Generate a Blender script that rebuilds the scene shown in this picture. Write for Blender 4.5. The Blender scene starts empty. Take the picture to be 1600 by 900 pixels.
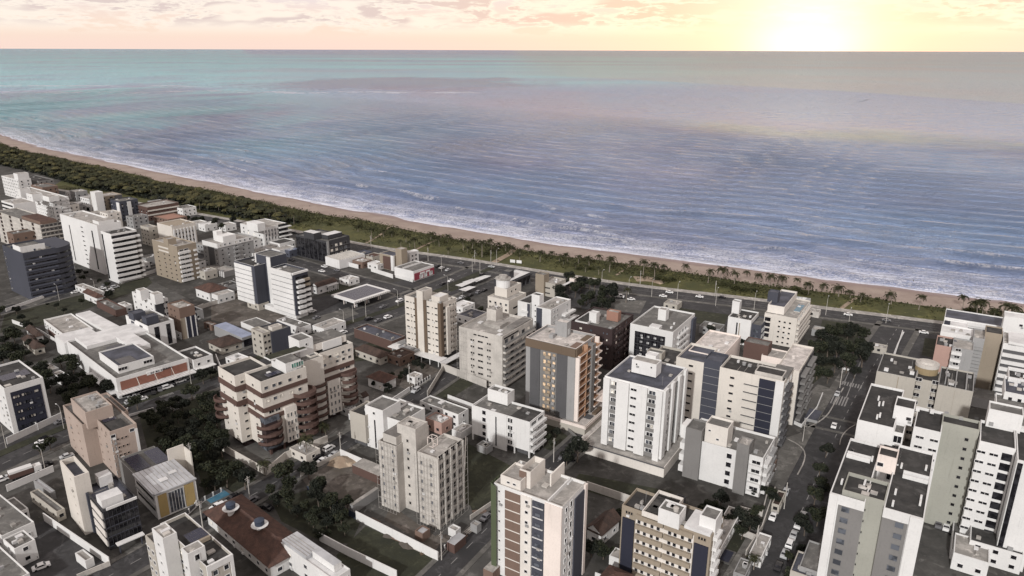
import bpy, math, random
import numpy as np
from mathutils import Matrix, Vector
random.seed(7); rng = np.random.RandomState(7)
PI = math.pi
scene = bpy.context.scene
COL = scene.collection
# ---------------------------------------------------------------- camera
F, CX, CY, H = 1150.0, 800.0, 450.0, 130.0      # focal length and centre in photo pixels, camera height in metres
TH = math.atan((450 - 77.5) / F); ROLL = math.atan(5 / 1600.0)
cd = bpy.data.cameras.new('camera'); cam = bpy.data.objects.new('camera', cd); COL.objects.link(cam)
cd.sensor_width = 36; cd.lens = 36 * F / 1600.0; cd.clip_start = 1; cd.clip_end = 400000
cam.matrix_world = Matrix.Translation((0, 0, H)) @ Matrix.Rotation(PI / 2 - TH, 4, 'X') @ Matrix.Rotation(ROLL, 4, 'Z')
scene.camera = cam
scene.view_settings.view_transform = 'Standard'; scene.view_settings.look = 'None'
scene.view_settings.exposure = 0.0; scene.view_settings.gamma = 1.0
# ---------------------------------------------------------------- sun
SUN_EL, SUN_AZ = math.radians(27), math.radians(246)      # azimuth counted counter-clockwise from +X
sd = bpy.data.lights.new('sun', 'SUN'); sd.energy = 2.95; sd.angle = math.radians(2.0); sd.color = (1, .982, .96)
so = bpy.data.objects.new('sun', sd); COL.objects.link(so)
sv = Vector((math.cos(SUN_EL) * math.cos(SUN_AZ), math.cos(SUN_EL) * math.sin(SUN_AZ), math.sin(SUN_EL)))
so.rotation_euler = sv.to_track_quat('Z', 'Y').to_euler(); so.location = sv * 500
# ---------------------------------------------------------------- node helper
class NT:
    def __init__(s, nt): s.nt = nt; nt.nodes.clear()
    def n(s, t, **kw):
        nd = s.nt.nodes.new(t)
        for k, v in kw.items():
            if k.startswith('i_'):
                nm = k[2:]; key = int(nm) if nm.isdigit() else nm.replace('_', ' ')
                s.put(nd.inputs[key], v)
            else: setattr(nd, k, v)
        return nd
    def put(s, sock, v):
        if isinstance(v, bpy.types.NodeSocket): s.nt.links.new(v, sock)
        else:
            if isinstance(v, tuple) and len(v) == 3 and sock.type == 'RGBA': v = v + (1,)
            sock.default_value = v
    def m(s, op, a, b=None, c=None, clamp=False):
        nd = s.nt.nodes.new('ShaderNodeMath'); nd.operation = op; nd.use_clamp = clamp
        for i, v in enumerate((a, b, c)):
            if v is not None: s.put(nd.inputs[i], v)
        return nd.outputs[0]
    def mr(s, v, a, b, c=0.0, d=1.0, smooth=True):
        nd = s.nt.nodes.new('ShaderNodeMapRange'); nd.interpolation_type = 'SMOOTHSTEP' if smooth else 'LINEAR'
        for i, q in enumerate((v, a, b, c, d)): s.put(nd.inputs[i], q)
        return nd.outputs[0]
    def mix(s, f, a, b, mode='MIX'):
        nd = s.nt.nodes.new('ShaderNodeMixRGB'); nd.blend_type = mode
        for i, q in enumerate((f, a, b)): s.put(nd.inputs[i], q)
        return nd.outputs[0]
    def noise(s, vec, scale, detail=3, rough=.55, dist=0.0):
        nd = s.nt.nodes.new('ShaderNodeTexNoise')
        if vec is not None: s.put(nd.inputs['Vector'], vec)
        nd.inputs['Scale'].default_value = scale; nd.inputs['Detail'].default_value = detail
        nd.inputs['Roughness'].default_value = rough; nd.inputs['Distortion'].default_value = dist
        return nd.outputs[0]
    def scale(s, vec, x, y, z):
        nd = s.nt.nodes.new('ShaderNodeVectorMath'); nd.operation = 'MULTIPLY'
        s.put(nd.inputs[0], vec); nd.inputs[1].default_value = (x, y, z); return nd.outputs[0]
def srgb(r, g, b):
    f = lambda c: (c / 255 / 12.92) if c / 255 <= .04045 else ((c / 255 + .055) / 1.055) ** 2.4
    return (f(r), f(g), f(b))
# ---------------------------------------------------------------- world: sunset sky over the sea
W = bpy.data.worlds.new('World'); scene.world = W; W.use_nodes = True
w = NT(W.node_tree)
tc = w.n('ShaderNodeTexCoord').outputs['Generated']
nrm = w.n('ShaderNodeVectorMath', operation='NORMALIZE', i_0=tc).outputs[0]
sp = w.n('ShaderNodeSeparateXYZ', i_0=nrm)
el = w.m('MAXIMUM', sp.outputs[2], 0.0)
GX = (1236 - 800) / 1150.0
g = Vector((GX, 1.0, 0.012)).normalized()
dotg = w.n('ShaderNodeVectorMath', operation='DOT_PRODUCT', i_0=nrm, i_1=tuple(g)).outputs['Value']
ang = w.m('ARCCOSINE', w.m('MINIMUM', dotg, 1.0))
base = w.mix(w.mr(el, 0.0, .022), srgb(250, 223, 211), srgb(249, 226, 210))
base = w.mix(w.mr(el, .02, .10), base, srgb(222, 218, 236))
base = w.mix(w.mr(el, .22, .62), base, srgb(112, 120, 146))
base = w.mix(w.mr(el, .5, 1.0), base, srgb(86, 96, 126))
warm = w.m('MULTIPLY', w.mr(ang, .10, .62, 1.0, 0.0), w.mr(el, .06, .22, 1.0, .15))
base = w.mix(w.m('MULTIPLY', warm, .42), base, srgb(255, 230, 196))
halo = w.mr(ang, .0, .17, 1.0, 0.0); halo = w.m('POWER', halo, 1.7)
base = w.mix(w.m('MULTIPLY', halo, .96), base, (1.0, .985, .85))
core = w.m('POWER', w.mr(ang, .0, .10, 1.0, 0.0), 1.5)
base = w.mix(core, base, (1.25, 1.23, 1.08))
# clouds: low broken banks, same all round the horizon
cv = w.scale(nrm, 1.0, 1.0, 5.0)
n1 = w.noise(cv, 10.0, 7, .66, .3); n2 = w.noise(cv, 42.0, 4, .55)
cl = w.m('ADD', w.m('MULTIPLY', n1, .72), w.m('MULTIPLY', n2, .28))
lowfade = w.mr(el, .012, .030)
lit = w.m('MULTIPLY', w.mr(cl, .40, .48), w.m('MULTIPLY', lowfade, w.mr(ang, .06, .2, .25, 1.0)))
drk = w.m('MULTIPLY', w.mr(cl, .47, .53), w.m('MULTIPLY', w.mr(el, .020, .036), w.mr(ang, .05, .2, .1, 1.0)))
c1 = w.mix(warm, srgb(255, 244, 232), srgb(255, 248, 222))
c2 = w.mix(warm, srgb(220, 202, 200), srgb(246, 206, 186))
base = w.mix(w.m('MULTIPLY', lit, .9), base, c1)
drk = w.m('MULTIPLY', drk, w.mr(w.noise(cv, 7.0, 3), .38, .48))
base = w.mix(w.m('MULTIPLY', drk, .9), base, c2)
sky = w.n('ShaderNodeTexSky', sky_type='NISHITA', sun_disc=False)
sky.sun_elevation = math.radians(4); sky.sun_rotation = math.atan2(g.x, g.y); sky.altitude = 150
bg1 = w.n('ShaderNodeBackground', i_0=base, i_1=1.0); bg2 = w.n('ShaderNodeBackground', i_0=sky.outputs[0], i_1=.008)
add = w.n('ShaderNodeAddShader', i_0=bg1.outputs[0], i_1=bg2.outputs[0])
w.n('ShaderNodeOutputWorld', i_0=add.outputs[0])
# ---------------------------------------------------------------- photo pixel -> place on a level plane (real distances in metres)
def gp(px, py, z=0.0):
    a = px - CX; b = -(py - CY); c, s = math.cos(ROLL), math.sin(ROLL)
    a, b = a * c - b * s, a * s + b * c
    dy = F * math.cos(TH) + b * math.sin(TH); dz = -F * math.sin(TH) + b * math.cos(TH)
    t = (z - H) / dz
    return (a * t, dy * t)
def pj(x, y, z):
    Z = z - H; fw = y * math.cos(TH) - Z * math.sin(TH); up = y * math.sin(TH) + Z * math.cos(TH)
    a = x / fw * F; b = up / fw * F; c, s = math.cos(ROLL), math.sin(ROLL)
    a, b = a * c + b * s, -a * s + b * c
    return (CX + a, CY - b)
# ---------------------------------------------------------------- materials
MATS = {}
def mat(name, col, rough=.8, var=.05, dirt=.28, scale=.07, streak=True, metal=0.0, col2=None, bump=0.0, spec=.3, bscale=3.0):
    if name in MATS: return MATS[name]
    m = bpy.data.materials.new(name); m.use_nodes = True; t = NT(m.node_tree); MATS[name] = m
    geo = t.n('ShaderNodeNewGeometry').outputs['Position']
    n = t.noise(geo, scale, 4, .6); f = t.mr(n, .35, .65)
    col = tuple(col); c2 = tuple(col2) if col2 else tuple(c * (1 - var * 2) for c in col)
    c = t.mix(f, col, c2)
    if streak:
        st = t.noise(t.scale(geo, 1.5, 1.5, .10), 1.0, 5, .7)
        c = t.mix(t.m('MULTIPLY', t.mr(st, .54, .74), dirt), c, tuple(q * .42 for q in col), 'MIX')
    if not streak and rough > .85:      # patched, worn ground and roofing
        mid = t.noise(geo, .42, 6, .68, .6); c = t.mix(t.mr(mid, .42, .62), c, tuple(q * .62 for q in col)); c = t.mix(t.mr(t.noise(geo, .19, 5, .7, .8), .56, .66, 0, .55), c, tuple(min(1, q * 1.7) for q in col))
    fine = t.noise(geo, 2.2, 3, .6)
    c = t.mix(t.m('MULTIPLY', t.mr(fine, .45, .75), dirt * .6), c, tuple(q * .5 for q in col))
    p = t.n('ShaderNodeBsdfPrincipled', i_Base_Color=c, i_Roughness=rough, i_Metallic=metal)
    p.inputs['Specular IOR Level'].default_value = spec
    if bump:
        b = t.n('ShaderNodeBump', i_Height=t.noise(geo, bscale, 3), i_Strength=bump, i_Distance=.1)
        t.put(p.inputs['Normal'], b.outputs[0])
    t.n('ShaderNodeOutputMaterial', i_0=p.outputs[0]); return m
def glassmat(name, col, rough=.15, spec=.5):
    m = bpy.data.materials.new(name); m.use_nodes = True; t = NT(m.node_tree); MATS[name] = m
    geo = t.n('ShaderNodeNewGeometry').outputs['Position']
    c = t.mix(t.mr(t.noise(geo, .55, 2), .4, .6), tuple(col), tuple(q * 2.2 + .01 for q in col))
    p = t.n('ShaderNodeBsdfPrincipled', i_Base_Color=c, i_Roughness=rough); p.inputs['Specular IOR Level'].default_value = spec
    t.n('ShaderNodeOutputMaterial', i_0=p.outputs[0]); return m
for nm, c in dict(white=(.69, .688, .68), white_warm=(.68, .645, .60), cream=(.62, .585, .535), beige=(.43, .405, .36), tan=(.30, .255, .20),
                  ochre=(.30, .235, .14), peach=(.41, .335, .29), pink=(.42, .28, .24), grey=(.30, .30, .30), grey_mid=(.20, .195, .19),
                  grey_dark=(.095, .095, .10), grey_green=(.34, .34, .30), navy=(.024, .026, .042), slate=(.06, .064, .082), bluegrey=(.085, .092, .12),
                  brown=(.105, .065, .055), brown_dark=(.045, .030, .030), brick=(.18, .125, .10), brick_orange=(.30, .17, .13),
                  orange=(.25, .115, .085), charcoal=(.05, .05, .055), red=(.26, .05, .07), yellow=(.38, .28, .125),
                  umber=(.135, .10, .072), copper=(.37, .225, .145), rosy=(.76, .68, .63)).items():  # copper: railing tone with the sunset glow put into its colour
    mat(nm, c)
mat('concrete', (.52, .495, .46), var=.10, dirt=.45, scale=.2)
mat('concrete_dark', (.20, .19, .18), var=.2, dirt=.5, scale=.3)
mat('roof_dark', (.062, .060, .058), .9, .3, .3, .22, False, col2=(.026, .026, .026))
mat('roof_grey', (.19, .185, .175), .9, .2, .4, .2, False, col2=(.10, .098, .095))
mat('roof_light', (.42, .40, .375), .9, .2, .5, .25, False, col2=(.24, .23, .215))
mat('roof_pink', (.60, .56, .53), .9, .1, .2, .2, False)
mat('roof_blue', (.085, .09, .115), .7, .2, .3, .2, False, col2=(.045, .048, .06))
mat('roof_white', (.66, .66, .66), .6, .1, .2, .2, False)
mat('metal_roof', (.50, .51, .53), .45, .12, .3, .2, False, metal=.2)
mat('blue_metal', (.27, .31, .42), .5, .12, .2, .2, False)
mat('asphalt', (.060, .059, .061), .9, .2, .45, .11, False, col2=(.036, .036, .038))
mat('pavement', (.15, .145, .135), .9, .2, .4, .1, False, col2=(.085, .082, .077))
mat('lot_concrete', (.115, .112, .106), .9, .2, .5, .08, False, col2=(.052, .051, .049))
mat('ground', (.085, .082, .077), .95, .25, .6, .09, False, col2=(.033, .032, .028))
mat('dirt', (.14, .125, .112), .95, .2, .4, .12, False, col2=(.08, .07, .058))
mat('grass', (.045, .047, .03), .95, .2, .4, .12, False, col2=(.022, .024, .017), bump=.5)
mat('dune_soil', (.10, .098, .035), .95, .3, .4, .045, False, col2=(.045, .052, .02), bump=.5)
mat('path_sand', (.36, .29, .22), .95, .2, .4, .15, False, col2=(.25, .19, .14))
mat('road_paint', (.26, .255, .25), .8, .1, .6, .8, False)
mat('steel', (.35, .35, .35), .5, .1, .1, .3, False, metal=.4)
mat('wood', (.13, .095, .065), .9)
mat('trunk', (.13, .105, .085), .9)
mat('palm_trunk', (.22, .19, .16), .9)
mat('rubber', (.015, .015, .015), .8)
mat('pool', (.07, .18, .26), .1, .1, 0, .5, False)
mat('net_green', (.085, .105, .06), .9)
mat('plastic_blue', (.04, .052, .08), .5)
glassmat('glass', (.018, .020, .025)); glassmat('glass_mid', (.05, .055, .065)); glassmat('glass_dark', (.008, .008, .010), .1)
glassmat('glass_pale', (.25, .25, .25), .4); glassmat('glass_green', (.06, .16, .13), .2)
glassmat('lit', (.36, .27, .18), .6); glassmat('curtain', (.42, .40, .36), .6)
def tilemat(name, c1, c2):
    m = bpy.data.materials.new(name); m.use_nodes = True; t = NT(m.node_tree); MATS[name] = m
    geo = t.n('ShaderNodeNewGeometry').outputs['Position']
    c = t.mix(t.mr(t.noise(geo, .5, 5, .7), .35, .65), c1, c2)
    c = t.mix(t.mr(t.noise(geo, 4.5, 2, .5), .4, .62, 0, .45), c, tuple(q * .45 for q in c1))
    p = t.n('ShaderNodeBsdfPrincipled', i_Base_Color=c, i_Roughness=.9); p.inputs['Specular IOR Level'].default_value = .15
    t.put(p.inputs['Normal'], t.n('ShaderNodeBump', i_Height=t.noise(geo, 4.0, 2), i_Strength=.6, i_Distance=.1).outputs[0])
    t.n('ShaderNodeOutputMaterial', i_0=p.outputs[0])
tilemat('tile', (.115, .068, .055), (.07, .046, .040)); tilemat('tile_dark', (.085, .058, .048), (.05, .038, .034))
def leafmat(name, c1, c2, c3):
    m = bpy.data.materials.new(name); m.use_nodes = True; t = NT(m.node_tree); MATS[name] = m
    geo = t.n('ShaderNodeNewGeometry').outputs['Position']; oi = t.n('ShaderNodeObjectInfo').outputs['Random']
    c = t.mix(t.mr(t.noise(geo, .35, 3, .6), .35, .65), c1, c2)
    c = t.mix(t.mr(t.noise(geo, 1.7, 2, .5), .48, .75), c, c3)
    c = t.mix(t.m('MULTIPLY', oi, .4), c, c2)
    p = t.n('ShaderNodeBsdfPrincipled', i_Base_Color=c, i_Roughness=.75); p.inputs['Specular IOR Level'].default_value = .15
    t.n('ShaderNodeOutputMaterial', i_0=p.outputs[0])
leafmat('leaf', (.036, .042, .027), (.017, .021, .014), (.062, .062, .030))
leafmat('leaf_dark', (.024, .028, .021), (.012, .015, .012), (.038, .038, .026))
leafmat('leaf_dune', (.058, .062, .025), (.024, .029, .014), (.10, .088, .036))
leafmat('leaf_palm', (.044, .047, .024), (.018, .021, .012), (.095, .084, .036))
leafmat('leaf_dry', (.085, .078, .034), (.045, .046, .022), (.13, .105, .042)); leafmat('leaf_sunny', (.20, .19, .045), (.08, .09, .03), (.30, .27, .06))
# photovoltaic panels: dark blue cells with pale seams
m = bpy.data.materials.new('solar'); m.use_nodes = True; t = NT(m.node_tree); MATS['solar'] = m
p = t.n('ShaderNodeBsdfPrincipled', i_Base_Color=(.016, .018, .04), i_Roughness=.22); t.n('ShaderNodeOutputMaterial', i_0=p.outputs[0])
M = lambda n: MATS[n] if isinstance(n, str) else n
# ---------------------------------------------------------------- mesh building
class MB:
    def __init__(s): s.v = []; s.f = []; s.mi = []
    def quad(s, a, b, c, d, mi=0):
        k = len(s.v); s.v += [a, b, c, d]; s.f.append((k, k + 1, k + 2, k + 3)); s.mi.append(mi); return s
    def poly(s, pts, mi=0):
        k = len(s.v); s.v += list(pts); s.f.append(tuple(range(k, k + len(pts)))); s.mi.append(mi); return s
    def box(s, x0, y0, z0, x1, y1, z1, mi=0, mtop=None, bottom=True):
        k = len(s.v)
        s.v += [(x0, y0, z0), (x1, y0, z0), (x1, y1, z0), (x0, y1, z0), (x0, y0, z1), (x1, y0, z1), (x1, y1, z1), (x0, y1, z1)]
        fs = [(0, 1, 5, 4), (1, 2, 6, 5), (2, 3, 7, 6), (3, 0, 4, 7), (4, 5, 6, 7)] + ([(3, 2, 1, 0)] if bottom else [])
        for i, f in enumerate(fs):
            s.f.append(tuple(k + q for q in f)); s.mi.append(mtop if (i == 4 and mtop is not None) else mi)
        return s
    def prism(s, pts, z0, z1, mi=0, mtop=None, bottom=False):
        n = len(pts); k = len(s.v)
        s.v += [(p[0], p[1], z0) for p in pts] + [(p[0], p[1], z1) for p in pts]
        for i in range(n):
            j = (i + 1) % n; s.f.append((k + i, k + j, k + n + j, k + n + i)); s.mi.append(mi)
        s.f.append(tuple(k + n + i for i in range(n))); s.mi.append(mi if mtop is None else mtop)
        if bottom: s.f.append(tuple(k + n - 1 - i for i in range(n))); s.mi.append(mi)
        return s
    def cyl(s, x, y, z0, z1, r0, r1=None, n=12, mi=0, cap=True):
        r1 = r0 if r1 is None else r1; k = len(s.v)
        for z, r in ((z0, r0), (z1, r1)):
            s.v += [(x + r * math.cos(2 * PI * i / n), y + r * math.sin(2 * PI * i / n), z) for i in range(n)]
        for i in range(n):
            j = (i + 1) % n; s.f.append((k + i, k + j, k + n + j, k + n + i)); s.mi.append(mi)
        if cap: s.f.append(tuple(k + n + i for i in range(n))); s.mi.append(mi)
        return s
    def tube(s, pts, rs, n=6, mi=0):
        k = len(s.v)
        for q, (p, r) in enumerate(zip(pts, rs)):
            p = Vector(p); d = (Vector(pts[min(q + 1, len(pts) - 1)]) - Vector(pts[max(q - 1, 0)])).normalized()
            u = d.orthogonal().normalized(); v = d.cross(u)
            s.v += [tuple(p + (u * math.cos(2 * PI * i / n) + v * math.sin(2 * PI * i / n)) * r) for i in range(n)]
        for q in range(len(pts) - 1):
            for i in range(n):
                j = (i + 1) % n; a = k + q * n
                s.f.append((a + i, a + j, a + n + j, a + n + i)); s.mi.append(mi)
        return s
    def mesh(s, name, mats):
        me = bpy.data.meshes.new(name); me.from_pydata(s.v, [], s.f)
        for q in (mats if isinstance(mats, (list, tuple)) else [mats]): me.materials.append(M(q))
        if any(s.mi): me.polygons.foreach_set('material_index', s.mi)
        me.update(); return me
    def build(s, name, mats, parent=None):
        return link(name, s.mesh(name, mats), parent)
def link(name, me, parent=None, loc=None, rz=None):
    o = bpy.data.objects.new(name, me); COL.objects.link(o)
    if parent is not None: o.parent = parent
    if loc is not None: o.location = loc
    if rz is not None: o.rotation_euler = (0, 0, rz)
    return o
def tag(o, label=None, cat=None, group=None, kind=None):
    if label: o['label'] = label
    if cat: o['category'] = cat
    if group: o['group'] = group
    if kind: o['kind'] = kind
    return o
def thing(name, label, cat, loc=(0, 0, 0), rz=0.0, group=None):
    return tag(link(name, None, None, loc, rz), label, cat, group)
def copy_thing(root, loc, rz, label=None, sc=None, group=None):
    r = root.copy(); COL.objects.link(r); r.location = loc; r.rotation_euler = (0, 0, rz)
    if label: r['label'] = label
    if group: r['group'] = group
    if sc: r.scale = (sc, sc, sc) if not isinstance(sc, tuple) else sc
    for ch in root.children:
        c = ch.copy(); COL.objects.link(c); c.parent = r
        for g2 in ch.children:
            d = g2.copy(); COL.objects.link(d); d.parent = c
    return r
def np_mesh(name, V, Q, mats, attrs=None, smooth=False):
    V = np.asarray(V, dtype=np.float32); Q = np.asarray(Q, dtype=np.int32); k = Q.shape[1]
    me = bpy.data.meshes.new(name); me.vertices.add(len(V)); me.vertices.foreach_set('co', V.ravel())
    me.loops.add(Q.size); me.loops.foreach_set('vertex_index', Q.ravel())
    me.polygons.add(len(Q)); me.polygons.foreach_set('loop_start', np.arange(0, Q.size, k, dtype=np.int32))
    me.update(calc_edges=True)
    for n_, a in (attrs or {}).items():
        at = me.attributes.new(n_, 'FLOAT', 'POINT'); at.data.foreach_set('value', np.asarray(a, dtype=np.float32))
    if smooth: me.polygons.foreach_set('use_smooth', np.ones(len(Q), dtype=bool))
    for q in (mats if isinstance(mats, (list, tuple)) else [mats]): me.materials.append(M(q))
    me.validate(); return me
# ================================================================ COAST, SEA, BEACH
SH = [(-400, 120), (-200, 160), (0, 209), (50, 227), (100, 238), (200, 257), (260, 271), (400, 298), (550, 327), (700, 353), (800, 370), (900, 385), (1000, 398),
      (1100, 410), (1200, 424), (1300, 436), (1400, 451), (1500, 462), (1600, 475)]
shore = [(-6500, 4700), (-4200, 3500), (-2600, 2500), (-1800, 1950), (-1180, 1480)] + [gp(*p) for p in SH[2:]] + [(373, 332), (520, 260), (780, 139), (1213, -52)]
def densify(pts, step):
    P = np.array(pts, float); d = np.r_[0, np.cumsum(np.hypot(*np.diff(P, axis=0).T))]
    n = int(d[-1] / step); s = np.linspace(0, d[-1], n)
    x = np.interp(s, d, P[:, 0]); y = np.interp(s, d, P[:, 1])
    return s, x, y
def smooth(a, k):
    ap = np.r_[np.full(k, a[0]) + (np.arange(-k, 0)) * (a[1] - a[0]), a, np.full(k, a[-1]) + np.arange(1, k + 1) * (a[-1] - a[-2])]
    ker = np.ones(2 * k + 1) / (2 * k + 1); return np.convolve(ap, ker, 'valid')
S, SX, SY = densify(shore, 6.0)
SX = smooth(SX, 8); SY = smooth(SY, 8)
TX = np.gradient(SX); TY = np.gradient(SY); L_ = np.hypot(TX, TY); NX, NY = -TY / L_, TX / L_       # seaward normal
NX = smooth(NX, 25); NY = smooth(NY, 25)
def wob(s, seed, per, amp):
    r = np.random.RandomState(seed); o = 0
    for k in range(4): o = o + np.sin(s / per * (1.7 ** k) * 2 * PI + r.rand() * 9) / (1.4 ** k)
    return o * amp
# --- far sea
def sea_material():
    m = bpy.data.materials.new('sea_water'); m.use_nodes = True; t = NT(m.node_tree); MATS['sea_water'] = m
    pos = t.n('ShaderNodeNewGeometry').outputs['Position']; xyz = t.n('ShaderNodeSeparateXYZ', i_0=t.scale(pos, 1.154, 1.154, 1))
    x, y = xyz.outputs[0], xyz.outputs[1]
    at = t.n('ShaderNodeAttribute', attribute_name='offshore').outputs['Fac']
    al = t.n('ShaderNodeAttribute', attribute_name='along').outputs['Fac']
    crest = t.n('ShaderNodeAttribute', attribute_name='crest').outputs['Fac']
    deep = srgb(126, 150, 186); teal = srgb(128, 202, 214); lilac = srgb(141, 142, 172); sandy = srgb(164, 178, 160)
    base = deep
    big = t.noise(t.scale(pos, .0011, .00075, 0), 1.0, 4, .55, .3)
    c = t.mix(t.mr(big, .42, .62), deep, lilac)
    # shallow turquoise water out over the reef: far out and to the left
    lft = t.m('ADD', x, t.m('MULTIPLY', y, .35))
    shoal = t.m('MULTIPLY', t.mr(lft, 500, -250), t.mr(y, 900, 1500))
    shoal = t.m('MULTIPLY', shoal, t.mr(t.noise(t.scale(pos, .0022, .0012, 0), 1.0, 4, .6, .4), .38, .56))
    c = t.mix(t.m('MULTIPLY', shoal, .8), c, teal)
    far = t.m('MULTIPLY', t.m('MULTIPLY', t.mr(y, 2900, 4200), t.mr(y, 30000, 9000)), t.mr(t.m('SUBTRACT', x, t.m('MULTIPLY', y, .28)), 900, -1200, .25, 1.0))
    c = t.mix(t.m('MULTIPLY', far, t.mr(t.noise(t.scale(pos, .00022, .0006, 0), 1.0, 3, .5), .36, .6, .25, .9)), c, teal)
    # paler green water beyond a long curved edge, right of the centre
    xa, ya = t.m('DIVIDE', x, 1.154), t.m('DIVIDE', y, 1.154)
    bnd = t.m('SUBTRACT', 3900, t.m('ADD', t.m('MULTIPLY', xa, .55), t.m('MULTIPLY', t.m('POWER', t.m('MAXIMUM', t.m('DIVIDE', xa, 1000), 0.0), 2.0), 760)))
    bnd = t.m('ADD', bnd, t.m('MULTIPLY', t.noise(t.scale(pos, .002, .0006, 2), 1.0, 4, .6), 420))
    pale = t.m('MULTIPLY', t.mr(t.m('SUBTRACT', ya, bnd), -120, 160), t.mr(xa, -200, 500))
    c = t.mix(t.m('MULTIPLY', pale, .5), c, srgb(158, 168, 160))
    # sandy green plume on the right
    pl = t.m('MULTIPLY', t.mr(t.m('ABSOLUTE', t.m('SUBTRACT', t.m('ADD', y, t.m('MULTIPLY', x, .55)), 1790)), 40, 230, 1.0, 0.0), t.mr(x, 250, 520))
    pl = t.m('MULTIPLY', pl, t.mr(t.noise(t.scale(pos, .006, .004, 0), 1.0, 4, .6), .36, .6))
    c = t.mix(t.m('MULTIPLY', pl, .6), c, sandy)
    # dark reef patch beyond the surf line
    dx = t.m('DIVIDE', t.m('SUBTRACT', x, -520), 760); dy = t.m('DIVIDE', t.m('SUBTRACT', y, 3650), 950)
    rr = t.m('ADD', t.m('ADD', t.m('MULTIPLY', dx, dx), t.m('MULTIPLY', dy, dy)), t.m('MULTIPLY', t.noise(t.scale(pos, .0032, .0014, 0), 1.0, 6, .65, .5), 2.2))
    c = t.mix(t.m('MULTIPLY', t.mr(rr, 2.15, 1.25), .7), c, srgb(104, 98, 134))
    # surf on the reef: thin broken white lines
    wy = t.m('ADD', 2350, t.m('MULTIPLY', t.noise(t.scale(pos, .0012, 0, 0), 1.0, 2), 900))
    dl = t.m('ABSOLUTE', t.m('SUBTRACT', y, wy))
    sn = t.mr(t.noise(t.scale(pos, .012, .01, 0), 1.0, 5, .7), .46, .58)
    reef = t.m('MULTIPLY', t.m('MULTIPLY', t.mr(dl, 30, 75, 1.0, 0.0), sn), t.m('MULTIPLY', t.mr(x, -100, -200), t.mr(x, -2600, -1500)))
    wy2 = t.m('ADD', 2900, t.m('MULTIPLY', t.noise(t.scale(pos, .0010, 0, 5), 1.0, 2), 700))
    reef2 = t.m('MULTIPLY', t.m('MULTIPLY', t.mr(t.m('ABSOLUTE', t.m('SUBTRACT', y, wy2)), 30, 90, 1.0, 0.0), sn), t.mr(x, -1100, -1600))
    # milky water in the surf zone
    milky = t.mr(at, 150, 20, 0, .5)
    c = t.mix(milky, c, srgb(150, 152, 184))
    # foam
    fn = t.noise(t.scale(pos, .55, .55, 0), 1.0, 6, .72, .5); fl = t.noise(t.scale(pos, .045, .045, 0), 1.0, 3, .6)
    streaky = t.noise(t.scale(pos, .10, .28, 1), 1.0, 5, .7, .4)
    wash = t.m('MULTIPLY', t.mr(t.m('ADD', at, t.m('MULTIPLY', streaky, 50)), 98, 30), t.mr(t.m('ADD', t.m('MULTIPLY', fn, .7), t.m('MULTIPLY', fl, .4)), .47, .62))
    edge = t.mr(t.m('ADD', at, t.m('MULTIPLY', fl, 8)), 14, 6)
    caps = t.m('MULTIPLY', t.mr(crest, .3, .8), t.mr(t.m('ADD', t.m('MULTIPLY', fn, .6), t.m('MULTIPLY', t.noise(t.scale(pos, .12, .12, 0), 1.0, 4, .7), .5)), .50, .62))
    stray = t.m('MULTIPLY', t.m('MULTIPLY', t.mr(at, 260, 60), t.mr(at, 20, 60)), t.m('MULTIPLY', t.mr(fn, .6, .68), t.mr(fl, .5, .62)))
    foam = t.m('MAXIMUM', t.m('MAXIMUM', t.m('MULTIPLY', wash, .95), edge), t.m('MAXIMUM', caps, t.m('MULTIPLY', stray, .8)))
    foam = t.m('MAXIMUM', foam, t.m('MAXIMUM', t.m('MULTIPLY', reef, .8), t.m('MULTIPLY', reef2, .8)))
    # ripples
    ds = t.m('DIVIDE', 1.0, t.m('ADD', 1.0, t.m('MULTIPLY', y, .0012)))
    ca, sa = math.cos(math.radians(-9)), math.sin(math.radians(-9))
    rip = t.noise(t.scale(pos, .15, .22, 0), 1.0, 6, .72, .4); sw = t.noise(t.scale(pos, .03, .05, 0), 1.0, 4, .6, .5); sw2 = t.noise(t.scale(pos, .045, .075, 0), 1.0, 4, .62, .5)
    def ridge(n_): return t.m('SUBTRACT', 1.0, t.m('ABSOLUTE', t.m('MULTIPLY', t.m('SUBTRACT', n_, .5), 4.0)))
    r1 = ridge(t.noise(t.scale(pos, .035, .055, 0), 1.0, 4, .6, .6)); r2 = ridge(t.noise(t.scale(pos, .08, .13, 3), 1.0, 4, .65, .6)); r3 = ridge(t.noise(t.scale(pos, .008, .014, 7), 1.0, 4, .6, .9))
    r4 = ridge(t.noise(t.scale(pos, .016, .028, 9), 1.0, 3, .55, .5))
    rg = t.m('ADD', t.m('ADD', t.m('MULTIPLY', r1, 2.0), t.m('MULTIPLY', r4, t.mr(y, 600, 1800, .9, 6.0))), t.m('ADD', t.m('MULTIPLY', r2, .45), t.m('MULTIPLY', r3, t.mr(y, 1500, 4000, 0, 3.0))))
    hgt = t.m('ADD', t.m('ADD', rg, t.m('MULTIPLY', rip, .75)), t.m('ADD', t.m('MULTIPLY', sw, 4.5), t.m('MULTIPLY', sw2, 2.6)))
    b = t.n('ShaderNodeBump', i_Height=hgt, i_Strength=.95, i_Distance=t.m('ADD', t.mr(y, 900, 2500, 2.0, 5.0), t.mr(y, 2500, 12000, 0.0, 14.0)))
    p = t.n('ShaderNodeBsdfPrincipled', i_Base_Color=c, i_Roughness=t.mr(y, 400, 3000, .13, .25), i_Normal=b.outputs[0]); p.inputs['IOR'].default_value = 1.33
    p.inputs['Specular IOR Level'].default_value = .7
    fo = t.n('ShaderNodeBsdfPrincipled', i_Base_Color=(.74, .76, .86), i_Roughness=.9, i_Normal=b.outputs[0])
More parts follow.
